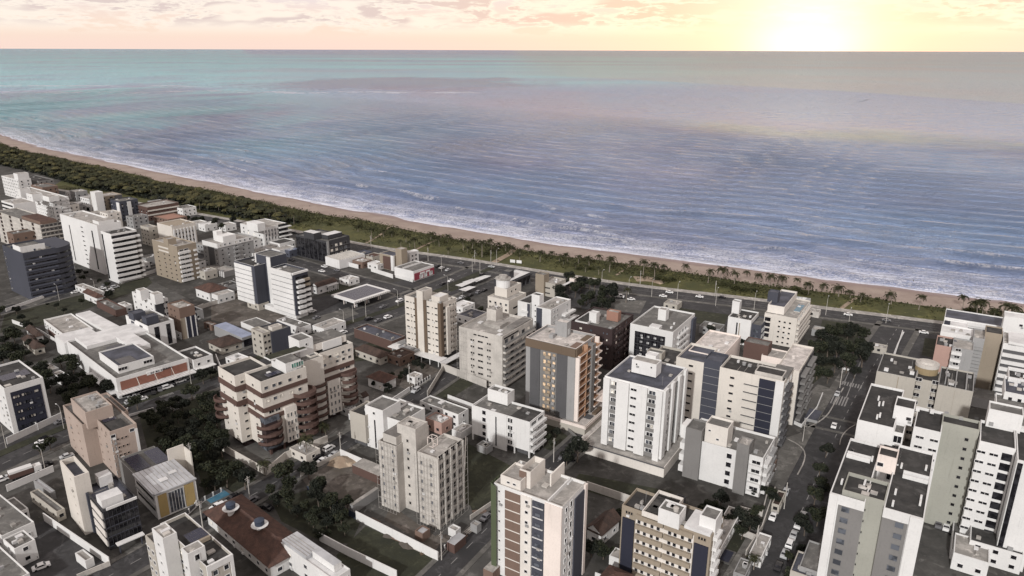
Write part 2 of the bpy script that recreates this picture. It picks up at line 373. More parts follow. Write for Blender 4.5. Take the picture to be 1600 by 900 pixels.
    mx = t.n('ShaderNodeMixShader', i_0=foam, i_1=p.outputs[0], i_2=fo.outputs[0])
    t.n('ShaderNodeOutputMaterial', i_0=mx.outputs[0]); return m
sea_material()
# near water: a sheet along the shore with real swell; far water: level sheet to the horizon, butted to it
T = np.r_[np.arange(-12, 90, 1.5), np.arange(90, 300, 3.0), np.arange(300, 1900, 6.5)]
first = int(np.argmin(np.hypot(SX + 1800, SY - 1950))); ii = np.r_[first:len(SX) - 60]; nS, nT = len(ii), len(T)
SS, TT = np.meshgrid(S[ii], T, indexing='ij')
XX = SX[ii][:, None] + NX[ii][:, None] * T[None, :]; YY = SY[ii][:, None] + NY[ii][:, None] * T[None, :]
fade = np.clip((1000 - TT) / 800, 0, 1) * np.clip((TT + 5) / 50, 0, 1)
ph = TT / 30 + wob(SS, 3, 900, .30) + .15 * np.sin(XX / 70 + YY / 45) + SS * .0012
amp = 1.35 * (1 + .3 * np.sin(SS / 110 + TT / 90)) * fade
wv = np.sin(ph * 2 * PI); wv = np.sign(wv) * np.abs(wv) ** 1.0
ZZ = amp * (np.exp(1.2 * (wv - 1)) * 2 - .75)
ph2 = TT / 17 + wob(SS, 5, 300, .35) + .3 * np.sin(XX / 31)
ZZ += .13 * fade * np.sin(ph2 * 2 * PI)
# breakers: two or three rolling crests near the sand, broken along their length
crest = np.zeros_like(ZZ)
for t0, sd_, h_, gate in ((50, 11, 1.4, -.2), (76, 12, 1.7, .4), (106, 13, 1.7, .9), (28, 14, .6, .4), (150, 15, 1.5, 1.3)):
    tc_ = t0 + wob(SS, sd_, 420, 5.0); d = TT - tc_
    on = np.clip((wob(SS, sd_ + 20, 260, 1.0) - gate) * 2, 0, 1)
    lip = np.where(d > 0, np.exp(-(d / 5.5) ** 2), np.exp(-(d / 2.6) ** 2))
    ZZ += h_ * lip * (.6 + .4 * on) * np.clip(fade * 3, 0, 1)
    crest = np.maximum(crest, on * np.where(d > 0, np.exp(-(d / 1.2) ** 2), np.exp(-(d / 3.2) ** 2)))
ZZ = ZZ - .9
idx = (np.arange(nS * nT).reshape(nS, nT))
Q = np.stack([idx[:-1, :-1], idx[1:, :-1], idx[1:, 1:], idx[:-1, 1:]], -1).reshape(-1, 4)
V = np.stack([XX, YY, ZZ], -1).reshape(-1, 3)
off, alo, crs = TT.ravel(), SS.ravel(), crest.ravel()
me = np_mesh('sea', V, Q[:, ::-1], 'sea_water', dict(offshore=off, along=alo, crest=crs), True)
tag(link('sea', me), kind='structure')
FV = [(-9000, -2000), (9000, -2000), (120000, 20000), (160000, 170000), (-160000, 170000), (-120000, 20000)]
inn_ = [(SX[j], SY[j]) for j in range(0, first - 4, 8)] + [(XX[i, 8], YY[i, 8]) for i in range(0, nS, 6)] + [(XX[-1, 8], YY[-1, 8]), (SX[-1], SY[-1])]
out_ = [(-60000, 4000), (-120000, 60000), (-160000, 170000), (160000, 170000), (120000, 20000), (30000, -4000)]
mb_ = MB(); mb_.poly([(x_, y_, -2.3) for x_, y_ in inn_ + out_[::-1]])
fo_ = mb_.mesh('open_sea', 'sea_water'); at_ = fo_.attributes.new('offshore', 'FLOAT', 'POINT'); at_.data.foreach_set('value', [5000.0] * len(fo_.vertices)); tag(link('open_sea', fo_), kind='structure')
nS = len(SX)
# --- beach: sloping sand from the dune edge into the water
m = bpy.data.materials.new('beach_sand'); m.use_nodes = True; t = NT(m.node_tree); MATS['beach_sand'] = m
pos = t.n('ShaderNodeNewGeometry').outputs['Position']; z = t.n('ShaderNodeSeparateXYZ', i_0=pos).outputs[2]
wet = t.mr(t.m('ADD', z, t.m('MULTIPLY', t.noise(pos, .06, 3), .35)), -.35, -.75)
c = t.mix(t.mr(t.noise(pos, .05, 5, .65), .35, .65), srgb(158, 144, 135), srgb(142, 128, 120))
c = t.mix(t.mr(t.noise(pos, .9, 4, .7), .5, .7, 0, .35), c, srgb(116, 98, 91))
c = t.mix(wet, c, srgb(112, 92, 94))
p = t.n('ShaderNodeBsdfPrincipled', i_Base_Color=c, i_Roughness=t.mr(wet, 0, 1, .95, .3)); p.inputs['Specular IOR Level'].default_value = .3
t.put(p.inputs['Normal'], t.n('ShaderNodeBump', i_Height=t.noise(pos, .8, 4), i_Strength=.35, i_Distance=.2).outputs[0])
t.n('ShaderNodeOutputMaterial', i_0=p.outputs[0])
BT = np.array([-46, -38, -30, -24, -18, -12, -6, 0, 8, 20, 40]); BZ = np.array([.012, .010, .01, -.05, -.2, -.4, -.6, -.8, -1.3, -2.2, -4.0])
XX = SX[:, None] + NX[:, None] * BT[None]; YY = SY[:, None] + NY[:, None] * BT[None]
ZZ = np.tile(BZ, (nS, 1)) + (np.sin(S[:, None] / 17 + wob(S, 9, 150, 1)[:, None]) * .07) * (BT[None] > -25) * (BT[None] < 10)
idx = np.arange(nS * len(BT)).reshape(nS, -1)
Q = np.stack([idx[:-1, :-1], idx[1:, :-1], idx[1:, 1:], idx[:-1, 1:]], -1).reshape(-1, 4)
tag(link('beach', np_mesh('beach', np.stack([XX, YY, ZZ], -1).reshape(-1, 3), Q[:, ::-1], 'beach_sand', None, True)), kind='structure')
# --- land: one sheet from the dune edge inland, past the camera
def offs(d): return SX + NX * d, SY + NY * d
ex, ey = offs(-40.0)
inn = [(ex[i], ey[i]) for i in range(0, nS, 4)] + [(ex[-1], ey[-1])]
mb = MB(); k = len(inn)
mb.v = [(a, b, 0.0) for a, b in inn] + [(a * 1.0 - 900, b - 6000, 0.0) for a, b in inn]
for i in range(k - 1): mb.f.append((i, i + 1, k + i + 1, k + i)[::-1]); mb.mi.append(0)
tag(mb.build('ground', 'ground'), kind='structure')
# ================================================================ SHEETS ON THE GROUND
def ear(pts):                       # fan-safe: n-gon face, Blender tessellates it
    return pts
def sheet(name, px, matn, z, world=False, kind='structure'):
    P = px if world else [gp(*p) for p in px]
    a = sum(P[i][0] * P[(i + 1) % len(P)][1] - P[(i + 1) % len(P)][0] * P[i][1] for i in range(len(P)))
    if a < 0: P = P[::-1]
    mb = MB(); mb.poly([(x, y, z) for x, y in P]); return tag(mb.build(name, matn), kind=kind)
def slab(name, px, matn, z1, world=False):
    P = px if world else [gp(*p) for p in px]
    a = sum(P[i][0] * P[(i + 1) % len(P)][1] - P[(i + 1) % len(P)][0] * P[i][1] for i in range(len(P)))
    if a < 0: P = P[::-1]
    mb = MB(); mb.prism(P, -.05, z1); return tag(mb.build(name, matn), kind='structure')
def offline(P, d):
    P = np.array(P, float); T_ = np.gradient(P, axis=0); l = np.hypot(T_[:, 0], T_[:, 1])[:, None]; N_ = np.stack([-T_[:, 1], T_[:, 0]], -1) / l
    return P + N_ * d
def ribbon(name, P, a, b, matn, z0, z1=None, kind='structure', parent=None):
    A, B = offline(P, a), offline(P, b); mb = MB()
    for i in range(len(P) - 1):
        q = [(*A[i], z0), (*A[i + 1], z0), (*B[i + 1], z0), (*B[i], z0)]
        if z1 is None: mb.quad(*(q if a < b and False else q[::-1]) if a > b else q[::1])
        else:
            t_ = [(x, y, z1) for x, y, _ in q]
            mb.quad(*t_); mb.quad(q[0], q[1], t_[1], t_[0]); mb.quad(q[2], q[3], t_[3], t_[2])
            if i == 0: mb.quad(q[3], q[0], t_[0], t_[3])
            if i == len(P) - 2: mb.quad(q[1], q[2], t_[2], t_[1])
    o = mb.build(name, matn, parent)
    return tag(o, kind=kind) if parent is None else o
def curve(px, step=12, k=2, world=False):
    s, x, y = densify(px if world else [gp(*p) for p in px], step); return np.stack([smooth(x, k), smooth(y, k)], -1)
ZR = .016                                    # road surface
def dashes(P, d, ln, gap, wd, name='lane_marking', z=None):
    mb = MB(); z = ZR + .006 if z is None else z
    P = np.array(P); seg = np.r_[0, np.cumsum(np.hypot(*np.diff(P, axis=0).T))]; s = 0
    Q_ = offline(P, d)
    while s < seg[-1]:
        e = min(s + ln, seg[-1]); a = np.array([np.interp(s, seg, Q_[:, 0]), np.interp(s, seg, Q_[:, 1])]); b = np.array([np.interp(e, seg, Q_[:, 0]), np.interp(e, seg, Q_[:, 1])])
        v = (b - a) / max(np.hypot(*(b - a)), 1e-6); n = np.array([-v[1], v[0]]) * wd / 2
        mb.quad((*(a - n), z), (*(b - n), z), (*(b + n), z), (*(a + n), z)); s += ln + gap
    return tag(mb.build(name, 'road_paint'), kind='structure')
def road(P, w, name='road', walk=2.2, centre=True, z=ZR, edge=False):
    ribbon(name, P, -w / 2, w / 2, 'asphalt', z)
    if walk:
        for sgn in (1, -1):
            a, b = sorted((sgn * w / 2, sgn * (w / 2 + walk))); ribbon('pavement', P, a, b, 'pavement', 0, .13)
    if centre: dashes(P, 0, 3, 4.5, .22, z=z + .006)
    if edge:
        for sgn in (1, -1): dashes(P, sgn * (w / 2 - .5), 40, .5, .18, z=z + .006)
# beach road and promenade
beach_rd = curve([(60, 296), (180, 316), (310, 340), (430, 361), (540, 384), (620, 398), (700, 407), (800, 424), (900, 440), (1000, 455), (1100, 466), (1200, 478), (1300, 491), (1400, 504), (1480, 514), (1620, 532), (1800, 556)])
road(beach_rd, 13, 'beach_road', 0, False, z=.020)
dashes(beach_rd, 0.15, 60, .3, .16, z=.03); dashes(beach_rd, 3.3, 3, 5, .16, z=.03); dashes(beach_rd, -3.3, 3, 5, .16, z=.03)
ribbon('promenade', beach_rd, 6.5, 11.5, 'roof_light', 0, .13)
ribbon('pavement', beach_rd, -9, -6.5, 'pavement', 0, .13)
# avenue with a planted median
aveA = curve([(-160, 790), (0, 704), (110, 664), (220, 624), (345, 586), (450, 538), (530, 508), (600, 488), (690, 452), (770, 418)], 10)
road(aveA, 24, 'avenue', 2.5, False)
ribbon('median_strip', aveA, -2.0, 2.0, 'grass', 0, .14)
for d_ in (7, -7): dashes(aveA, d_, 3, 4, .2)
aveB = curve([(-120, 520), (0, 485), (100, 461), (240, 424), (320, 398), (370, 376), (410, 362)], 10)
road(aveB, 12, 'street', 2, True)
stF = curve([(330, 378), (400, 394), (455, 407), (530, 430), (600, 448), (660, 464), (700, 474)], 8); road(stF, 11, 'street', 1.8, True, z=.022)
stC = curve([(60, 960), (180, 895), (260, 852), (340, 802), (420, 760), (500, 714), (570, 674), (640, 628), (700, 588), (745, 556), (800, 520)], 8); road(stC, 8.5, 'street', 1.6, True, z=.018)
stD = curve([(650, 935), (692, 892), (740, 848), (790, 795), (840, 748), (880, 714), (920, 678), (950, 648), (990, 606), (1020, 570)], 8); road(stD, 7.5, 'street', 1.5, True, z=.024)
stE = curve([(1150, 1000), (1215, 880), (1268, 765), (1306, 680), (1340, 612), (1372, 560), (1405, 508)], 8); road(stE, 15, 'street', 2.6, True, z=.026)
stG = curve([(1180, 640), (1240, 648), (1300, 664), (1345, 674)], 6); road(stG, 9, 'street', 1.5, False, z=.018)
sheet('square', [(1395, 517), (1478, 524), (1470, 600), (1372, 590), (1300, 560), (1330, 520)], 'asphalt', .012)
sheet('car_park', [(880, 446), (1000, 463), (1100, 474), (1180, 486), (1170, 512), (1050, 500), (960, 490), (870, 476)], 'asphalt', .010)
sheet('car_park', [(655, 412), (760, 422), (800, 436), (745, 462), (690, 455), (640, 436)], 'asphalt', .010)
sheet('car_park', [(470, 470), (640, 436), (690, 462), (560, 500), (500, 500)], 'asphalt', .008)
sheet('car_park', [(200, 622), (330, 580), (345, 600), (215, 648)], 'asphalt', .030)
# ================================================================ BUILDINGS: library
GL = ['glass', 'glass', 'glass_mid', 'glass_dark', 'curtain']
_wc = {}
acr = random.Random(77)
def win_mesh(w_, h_, frame, glass, kind):
    k = (round(w_, 2), round(h_, 2), frame, glass, kind)
    if k in _wc: return _wc[k]
    mb = MB(); a, c = w_ / 2, h_ / 2; t_ = .10 if kind == 'win' else .07; d = .12
    o = [(-a - t_, -c - t_), (a + t_, -c - t_), (a + t_, c + t_), (-a - t_, c + t_)]; i = [(-a, -c), (a, -c), (a, c), (-a, c)]
    for q in range(4):
        r = (q + 1) % 4
        mb.quad((o[q][0], -d, o[q][1]), (o[r][0], -d, o[r][1]), (i[r][0], -d, i[r][1]), (i[q][0], -d, i[q][1]), 0)
        mb.quad((o[q][0], 0, o[q][1]), (o[r][0], 0, o[r][1]), (o[r][0], -d, o[r][1]), (o[q][0], -d, o[q][1]), 0)
        mb.quad((i[q][0], -d, i[q][1]), (i[r][0], -d, i[r][1]), (i[r][0], -.015, i[r][1]), (i[q][0], -.015, i[q][1]), 0)
    mb.quad((-a, -.015, -c), (a, -.015, -c), (a, -.015, c), (-a, -.015, c), 1)
    if w_ > 1.7:
        n = int(w_ // 1.3)
        for q in range(1, n + 1):
            x = -a + w_ * q / (n + 1); mb.quad((x - .04, -.05, -c), (x + .04, -.05, -c), (x + .04, -.05, c), (x - .04, -.05, c), 0)
    _wc[k] = mb.mesh('window', [frame, glass]); return _wc[k]
_pc = {}
def box_mesh(w_, d_, h_, m_, name='piece', rail=False):
    k = (round(w_, 2), round(d_, 2), round(h_, 2), m_, rail)
    if k not in _pc:
        mb = MB()
        if rail:      # open railing: top bar, bottom slab and bars
            mb.box(0, -d_, 0, w_, 0, .15); mb.box(0, -d_, h_ - .08, w_, -d_ + .07, h_)
            n = max(2, int(w_ / .9))
            for q in range(n + 1): x = q * (w_ - .06) / n; mb.box(x, -d_ + .005, .15, x + .06, -d_ + .06, h_ - .08)
        else: mb.box(0, -d_, 0, w_, 0, h_)
        _pc[k] = mb.mesh(name, m_)
    return _pc[k]
class Blk:
    def __init__(s, b, x, y, U, V, z0, z1): s.b, s.x, s.y, s.U, s.V, s.z0, s.z1 = b, x, y, U, V, z0, z1
    def ln(s, face): return s.U if face in 'AD' else s.V
    def at(s, face, u, z, d=0):           # point on a face: u metres from the near corner
        if face == 'A': return (s.x + u, s.y - d, z), 0.0
        if face == 'B': return (s.x - d, s.y + u, z), -PI / 2
        if face == 'C': return (s.x + s.U + d, s.y + u, z), PI / 2
        return (s.x + u, s.y + s.V + d, z), PI
    def win(s, face, fr, zs, w_=1.2, h_=1.1, glass=None, frame='white', kind='win', name='window', d=0.0):
        L = s.ln(face)
        for z in zs:
            for f in fr:
                g_ = glass or random.choice(GL); loc, rz = s.at(face, f * L, z, d)
                link(name, win_mesh(w_, h_, frame, g_, kind), s.b.root, loc, rz)
                if kind == 'win' and w_ <= 1.6 and acr.random() < .17:      # condenser box on brackets under the window
                    l2, _ = s.at(face, f * L + acr.uniform(-.3, .2), z - h_ / 2 - .75, d); link('air_conditioner', box_mesh(.85, .38, .55, acr.choice(['roof_white', 'grey', 'roof_light']), 'air_conditioner'), s.b.root, l2, rz)
        return s
    def piece(s, name, face, f0, f1, zs, h_, d, m_, rail=False, base=0.0):
        L = s.ln(face); w_ = (f1 - f0) * L; me = box_mesh(w_, d, h_, m_, name, rail)
        for z in (zs if isinstance(zs, (list, tuple, range)) else [zs]):
            if face == 'B': loc, rz = s.at('B', f1 * L, z, base)
            elif face == 'C': loc, rz = s.at('C', f0 * L, z, base)
            elif face == 'D': loc, rz = s.at('D', f1 * L, z, base)
            else: loc, rz = s.at('A', f0 * L, z, base)
            link(name, me, s.b.root, loc, rz)
        return s
    def cwin(s, faces='AB', n=None, fl=3.0, z0=1.8, top=2.0, **k):      # plain storeys of windows
        for f in faces:
            nn = n or max(1, int(s.ln(f) / 3.6)); zs = list(np.arange(s.z0 + z0, s.z1 - top + .6, fl))
            s.win(f, [(i + .5) / nn for i in range(nn)], zs, **k)
        return s
    def clutter(s, n=4, kinds='adt', seed=None):      # roof things: condenser boxes, hatches, tanks, dish
        r = random.Random(seed if seed is not None else int(s.x * 7 + s.y * 13 + s.U * 31)); zr = s.z1 - s.par
        for _ in range(n):
            w1, w2 = r.uniform(.7, 1.6), r.uniform(.6, 1.4)
            if s.U < 3 or s.V < 3: break
            x = s.x + r.uniform(.7, max(.8, s.U - 2.4)); y = s.y + r.uniform(.7, max(.8, s.V - 2.4)); k = r.choice(kinds); mb = MB()
            if k == 'a': mb.box(x, y, zr, x + w1, y + w2, zr + .8); mb.build('air_conditioner', r.choice(['roof_white', 'grey', 'roof_light']), getattr(s, 'roof', s.b.root))
            elif k == 'd': mb.box(x, y, zr, x + w1 * 1.3, y + w2 * 1.3, zr + .35); mb.box(x - .05, y - .05, zr + .35, x + w1 * 1.3 + .05, y + w2 * 1.3 + .05, zr + .42); mb.build('roof_hatch', r.choice(['concrete', 'roof_light', 'roof_white']), getattr(s, 'roof', s.b.root))
            elif k == 't': mb.cyl(x, y, zr, zr + 1.0, .6, .72, 12).cyl(x, y, zr + 1.0, zr + 1.15, .74, .3, 12); mb.build('water_tank', r.choice(['plastic_blue', 'concrete', 'grey']), getattr(s, 'roof', s.b.root))
            elif k == 'p': mb.tube([(x, y, zr), (x, y, zr + 3.2)], [.06, .04], 5); mb.tube([(x - .5, y, zr + 2.7), (x + .5, y, zr + 2.7)], [.03, .03], 4); mb.tube([(x - .4, y, zr + 3.0), (x + .4, y, zr + 3.0)], [.03, .03], 4); mb.build('antenna', 'steel', getattr(s, 'roof', s.b.root))
        return s
    def pipes(s, n=3, seed=1):
        r = random.Random(seed); mb = MB(); zr = s.z1 - s.par
        for _ in range(n):
            y = s.y + r.uniform(.6, s.V - .6); mb.box(s.x + .5, y, zr, s.x + s.U * r.uniform(.4, .9), y + .12, zr + .12)
        mb.build('roof_pipes', 'roof_light', getattr(s, 'roof', s.b.root)); return s
class Bd:
    def __init__(s, name, label, N, h, ang=58, cat='building', group=None):
        s.a = math.radians(ang); s.ux = (math.cos(s.a), math.sin(s.a)); s.vx = (-s.ux[1], s.ux[0]); s.h = h; s.name = name
        s.o = gp(*N, h); s.root = thing(name, label, cat, (s.o[0], s.o[1], 0), s.a, group)
    def loc(s, px, z):
        x, y = gp(px[0], px[1], z); x -= s.o[0]; y -= s.o[1]
        return (x * s.ux[0] + y * s.ux[1], x * s.vx[0] + y * s.vx[1])
    def wld(s, x, y): return (s.o[0] + x * s.ux[0] + y * s.vx[0], s.o[1] + x * s.ux[1] + y * s.vx[1])
    def span(s, N, target, z, ax):
        if not isinstance(target, tuple) and target <= 0: return -target
        tx = target[0] if isinstance(target, tuple) else target
        x, y = s.loc(N, z); lo, hi = .3, 160.0; sg = 1 if ax == 'x' else -1
        f = lambda d: pj(*s.wld(x + (d if ax == 'x' else 0), y + (d if ax == 'y' else 0)), z)
        for _ in range(40):
            m_ = (lo + hi) / 2
            if (f(m_)[0] - tx) * sg > 0: hi = m_
            else: lo = m_
        if isinstance(target, tuple):
            r = f(lo)[1] - target[1]
            if abs(r) > 5: print('RESID', s.name, ax, 'len %.1f' % lo, 'dy %.1f' % r)
        return lo
    def blk(s, N, R, L, z1, z0=0.0, wall='white', roof='roof_dark', par=.9, name='wall', t_=.25, rim=None, rname='roof'):
        x, y = s.loc(N, z1); U = s.span(N, R, z1, 'x'); V_ = s.span(N, L, z1, 'y')
        return s.box(x, y, U, V_, z1, z0, wall, roof, par, name, t_, rim, rname)
    def box(s, x, y, U, V_, z1, z0=0.0, wall='white', roof='roof_dark', par=.9, name='wall', t_=.25, rim=None, rname='roof'):
        mb = MB(); X, Y = x + U, y + V_
        P = [(x, y), (X, y), (X, Y), (x, Y)]; I = [(x + t_, y + t_), (X - t_, y + t_), (X - t_, Y - t_), (x + t_, Y - t_)]
        for i in range(4):
            a, b = P[i], P[(i + 1) % 4]; c, d = I[i], I[(i + 1) % 4]
            mb.quad((*a, z0), (*b, z0), (*b, z1), (*a, z1))
            if par > 0: mb.quad((*a, z1), (*b, z1), (*d, z1), (*c, z1), 1 if rim else 0); mb.quad((*c, z1), (*d, z1), (*d, z1 - par), (*c, z1 - par))
        if z0 > .2: mb.quad(*[(*p_, z0) for p_ in P[::-1]])
        mb.build(name, [wall, rim] if rim else wall, s.root)
        k = MB()
        if par > 0: k.quad(*[(*p_, z1 - par) for p_ in I])
        else: k.quad(*[(*p_, z1) for p_ in P])
        ro_ = k.build(rname, roof, s.root)
        q = Blk(s, x, y, U, V_, z0, z1); q.par = par; q.roof = ro_; return q
    def plain(s, name, x, y, U, V_, z0, z1, m_, mt=None):
        mb = MB(); mb.box(x, y, z0, x + U, y + V_, z1, 0, 1 if mt else None); mb.build(name, [m_, mt] if mt else m_, s.root)
        q = Blk(s, x, y, U, V_, z0, z1); q.par = 0; return q
    def hip(s, N, R, L, ze, rise, m_='tile', over=.7, kind='hip', gable='white', name='tile_roof'):
        x, y = s.loc(N, ze); U = s.span(N, R, ze, 'x'); V_ = s.span(N, L, ze, 'y'); x0, y0, x1, y1 = x, y, x + U, y + V_
        mb = MB(); zr = ze + rise; r = min(U, V_) / 2; th = .14
        if kind == 'hip':
            a, b = ((x0 + r, (y0 + y1) / 2), (x1 - r, (y0 + y1) / 2)) if U >= V_ else (((x0 + x1) / 2, y0 + r), ((x0 + x1) / 2, y1 - r))
            c = [(x0, y0), (x1, y0), (x1, y1), (x0, y1)]
            A, B = (*a, zr), (*b, zr); e = [(*p_, ze) for p_ in c]
            if U >= V_: mb.poly([e[0], e[1], B, A]); mb.poly([e[1], e[2], B]); mb.poly([e[2], e[3], A, B]); mb.poly([e[3], e[0], A])
            else: mb.poly([e[0], e[1], A]); mb.poly([e[1], e[2], B, A]); mb.poly([e[2], e[3], B]); mb.poly([e[3], e[0], A, B])
        elif kind == 'gx':      # ridge along x
            ym = (y0 + y1) / 2
            mb.poly([(x0, y0, ze), (x1, y0, ze), (x1, ym, zr), (x0, ym, zr)]); mb.poly([(x0, ym, zr), (x1, ym, zr), (x1, y1, ze), (x0, y1, ze)])
            g_ = MB(); i = over
            for xx in (x0 + i, x1 - i): g_.poly([(xx, y0 + i, ze), (xx, y1 - i, ze), (xx, ym, zr - .1)])
            g_.build('gable', gable, s.root)
        elif kind == 'gy':
            xm = (x0 + x1) / 2
            mb.poly([(x0, y0, ze), (xm, y0, zr), (xm, y1, zr), (x0, y1, ze)]); mb.poly([(xm, y0, zr), (x1, y0, ze), (x1, y1, ze), (xm, y1, zr)])
            g_ = MB(); i = over
            for yy in (y0 + i, y1 - i): g_.poly([(x0 + i, yy, ze), (x1 - i, yy, ze), (xm, yy, zr - .1)])
            g_.build('gable', gable, s.root)
        elif kind == 'shed':
            mb.poly([(x0, y0, ze), (x1, y0, ze), (x1, y1, zr), (x0, y1, zr)])
        mb.box(x0, y0, ze - th, x1, y1, ze - .01)
        mb.build(name, m_, s.root)
        # ridge tiles as a raised line
        if kind == 'hip' and U >= V_: k = MB().tube([(*a, zr + .03), (*b, zr + .03)], [.14, .14], 5); k.build('ridge', m_, s.root)
        q = Blk(s, x0 + over, y0 + over, U - 2 * over, V_ - 2 * over, 0, ze - th); q.par = 0; return q
    def house(s, N, R, L, ze, rise, wall='white', m_='tile', over=.7, kind='hip', wins=True):
        q = s.hip(N, R, L, ze, rise, m_, over, kind, wall)
        s.plain('wall', q.x, q.y, q.U, q.V, 0, ze - .16, wall)
        if wins:
            for f in 'AB':
                n = max(1, int(q.ln(f) / 4)); q.win(f, [(i + .5) / n for i in range(n)], [1.5] + ([4.4] if ze > 5.2 else []), 1.3, 1.1, frame=wall)
        return q
    def solar(s, x, y, U, V_, z, nx, ny, tilt=0.0):
        w1, h1 = U / nx, V_ / ny; me = _pc.get(('sol', round(w1, 2), round(h1, 2)))
        if me is None:
            mb = MB(); mb.box(.03, .03, 0, w1 - .03, h1 - .03, .05, 1, 0, False); me = mb.mesh('solar_panel', ['solar', 'steel']); _pc[('sol', round(w1, 2), round(h1, 2))] = me
        for i in range(nx):
            for j in range(ny): link('solar_panel', me, s.root, (x + i * w1, y + j * h1, z))
    def text(s, name, body, x, y, z, size, rz, m_, face='A'):
        cu = bpy.data.curves.new(name, 'FONT'); cu.body = body; cu.size = size; cu.extrude = .03
        o = bpy.data.objects.new(name, cu); COL.objects.link(o); o.parent = s.root; o.location = (x, y, z); o.rotation_euler = (PI / 2, 0, rz); cu.materials.append(M(m_)); return o
def Z(z0, n, fl=3.0): return [z0 + i * fl for i in range(n)]
# ---------------------------------------------------------------- lot walls, palms, trees, cars, lamps
def lotwall(px, label, h=2.4, m_='white', t_=.2, group=None):
    P = np.array([gp(*p) for p in px]); o = P[0]; mb = MB()
    for a, b in zip(P - o, (P - o)[1:]):
        v = (b - a) / np.hypot(*(b - a)); n = np.array([-v[1], v[0]]) * t_ / 2; a2 = a - v * t_ / 2; b2 = b + v * t_ / 2
        c = [a2 - n, b2 - n, b2 + n, a2 + n]; mb.prism([tuple(q) for q in c], 0, h + .001 * len(mb.v))
        c2 = [a2 - n * 1.5, b2 - n * 1.5, b2 + n * 1.5, a2 + n * 1.5]; mb.prism([tuple(q) for q in c2], h + .001 * len(mb.v), h + .09 + .001 * len(mb.v), 0, None, True)
    ob = mb.build('lot_wall', m_); ob.location = (o[0], o[1], 0); return tag(ob, label, 'wall', group)
def fence(px, label, h=1.8, m_='white', step=2.6):
    P = np.array([gp(*p) for p in px]); o = P[0]; root = thing('lot_fence', label, 'fence', (o[0], o[1], 0))
    d = np.hypot(*(P[1] - P[0])); n = max(2, int(d / step)); v = (P[1] - P[0]) / d; a = math.atan2(v[1], v[0]); root.rotation_euler = (0, 0, a)
    mb = MB(); mb.box(0, -.1, 0, d, .1, .35); mb.build('plinth', m_, root)
    me = MB().box(-.22, -.12, 0, .22, .12, h).mesh('post', M(m_)); pm = MB()
    wv_ = d / n - .44; pm.box(0, -.04, 0, wv_, .04, h * .82 - .35)
    pme = pm.mesh('panel', M('grey_dark'))
    for i in range(n + 1): link('post', me, root, (i * d / n, 0, 0))
    for i in range(n): link('panel', pme, root, (i * d / n + .22, 0, .35))
    return root
def leaf_quads(centres, size, r, flat=.5):
    n = len(centres); nrm_ = r.normal(size=(n, 3)); nrm_[:, 2] = np.abs(nrm_[:, 2]) + flat; nrm_ /= np.linalg.norm(nrm_, axis=1)[:, None]
    u = np.cross(nrm_, r.normal(size=(n, 3))); u /= np.linalg.norm(u, axis=1)[:, None]; v = np.cross(nrm_, u)
    sz = (size * r.uniform(.6, 1.35, n))[:, None] if np.isscalar(size) else size[:, None]
    a = centres - u * sz - v * sz * .6; b = centres + u * sz - v * sz * .6; c = centres + u * sz * .7 + v * sz * .6; d = centres - u * sz * .7 + v * sz * .6
    V = np.stack([a, b, c, d], 1).reshape(-1, 3); return V, np.arange(n * 4).reshape(-1, 4)
def crown_mesh(seed, leaf='leaf', n=1500, R=3.2, hh=2.6, zc=4.6):
    r = np.random.RandomState(seed); lobes = []; k = r.randint(9, 14)
    for i in range(k):
        a = r.uniform(0, 2 * PI); d = R * math.sqrt(r.uniform(0, 1)) * .72; z = zc + r.uniform(-.5, .75) * hh * (1 - .5 * d / R)
        lobes.append((d * math.cos(a), d * math.sin(a), z, r.uniform(.28, .5) * R))
    pts = []
    for x, y, z, q in lobes:
        m_ = int(n / k * (q / (.39 * R)) ** 2); g_ = r.normal(size=(m_, 3)); g_ /= np.linalg.norm(g_, axis=1)[:, None]
        g_ *= (q * r.uniform(.55, 1.08, m_) ** .6)[:, None]; g_[:, 2] *= .72; pts.append(g_ + (x, y, z))
    V, Q = leaf_quads(np.concatenate(pts), .27, r, .4); return np_mesh('crown', V, Q, leaf)
def trunk_mesh(seed, zc=4.6, R=3.2):
    r = random.Random(seed); mb = MB(); top = (r.uniform(-.3, .3), r.uniform(-.3, .3), zc * .55)
    mb.tube([(0, 0, -.1), (top[0] * .4, top[1] * .4, zc * .3), top], [.26, .19, .16], 7)
    for i in range(6):
        a = i * 1.05 + r.uniform(-.3, .3); q = R * r.uniform(.45, .7)
        mb.tube([top, (top[0] + math.cos(a) * q * .5, top[1] + math.sin(a) * q * .5, zc * .8), (top[0] + math.cos(a) * q, top[1] + math.sin(a) * q, zc * 1.05)], [.12, .08, .03], 5)
    return mb.mesh('trunk', 'trunk')
TREES = [(crown_mesh(20 + i, ['leaf', 'leaf_dark', 'leaf', 'leaf_dark'][i % 4]), trunk_mesh(50 + i)) for i in range(8)]
TC = [0]
def tree_at(x, y, sc, label, group=None, var=None, name='broadleaf_tree', z=0):
    k = random.randrange(8) if var is None else var; root = thing(name, label, 'tree', (x, y, z), random.uniform(0, 6.28), group)
    c = link('crown', TREES[k][0], root); link('trunk', TREES[k][1], root); s_ = sc * random.uniform(.9, 1.1); root.scale = (s_, s_, s_ * random.uniform(.85, 1.1)); return root
def tree_px(px, py, r_m, label, group=None, var=None): x, y = gp(px, py); return tree_at(x, y, r_m / 3.2, label, group, var)
def inside(P, x, y):
    c = False; n = len(P)
    for i in range(n):
        x1, y1 = P[i]; x2, y2 = P[i - 1]
        if (y1 > y) != (y2 > y) and x < (x2 - x1) * (y - y1) / (y2 - y1) + x1: c = not c
    return c
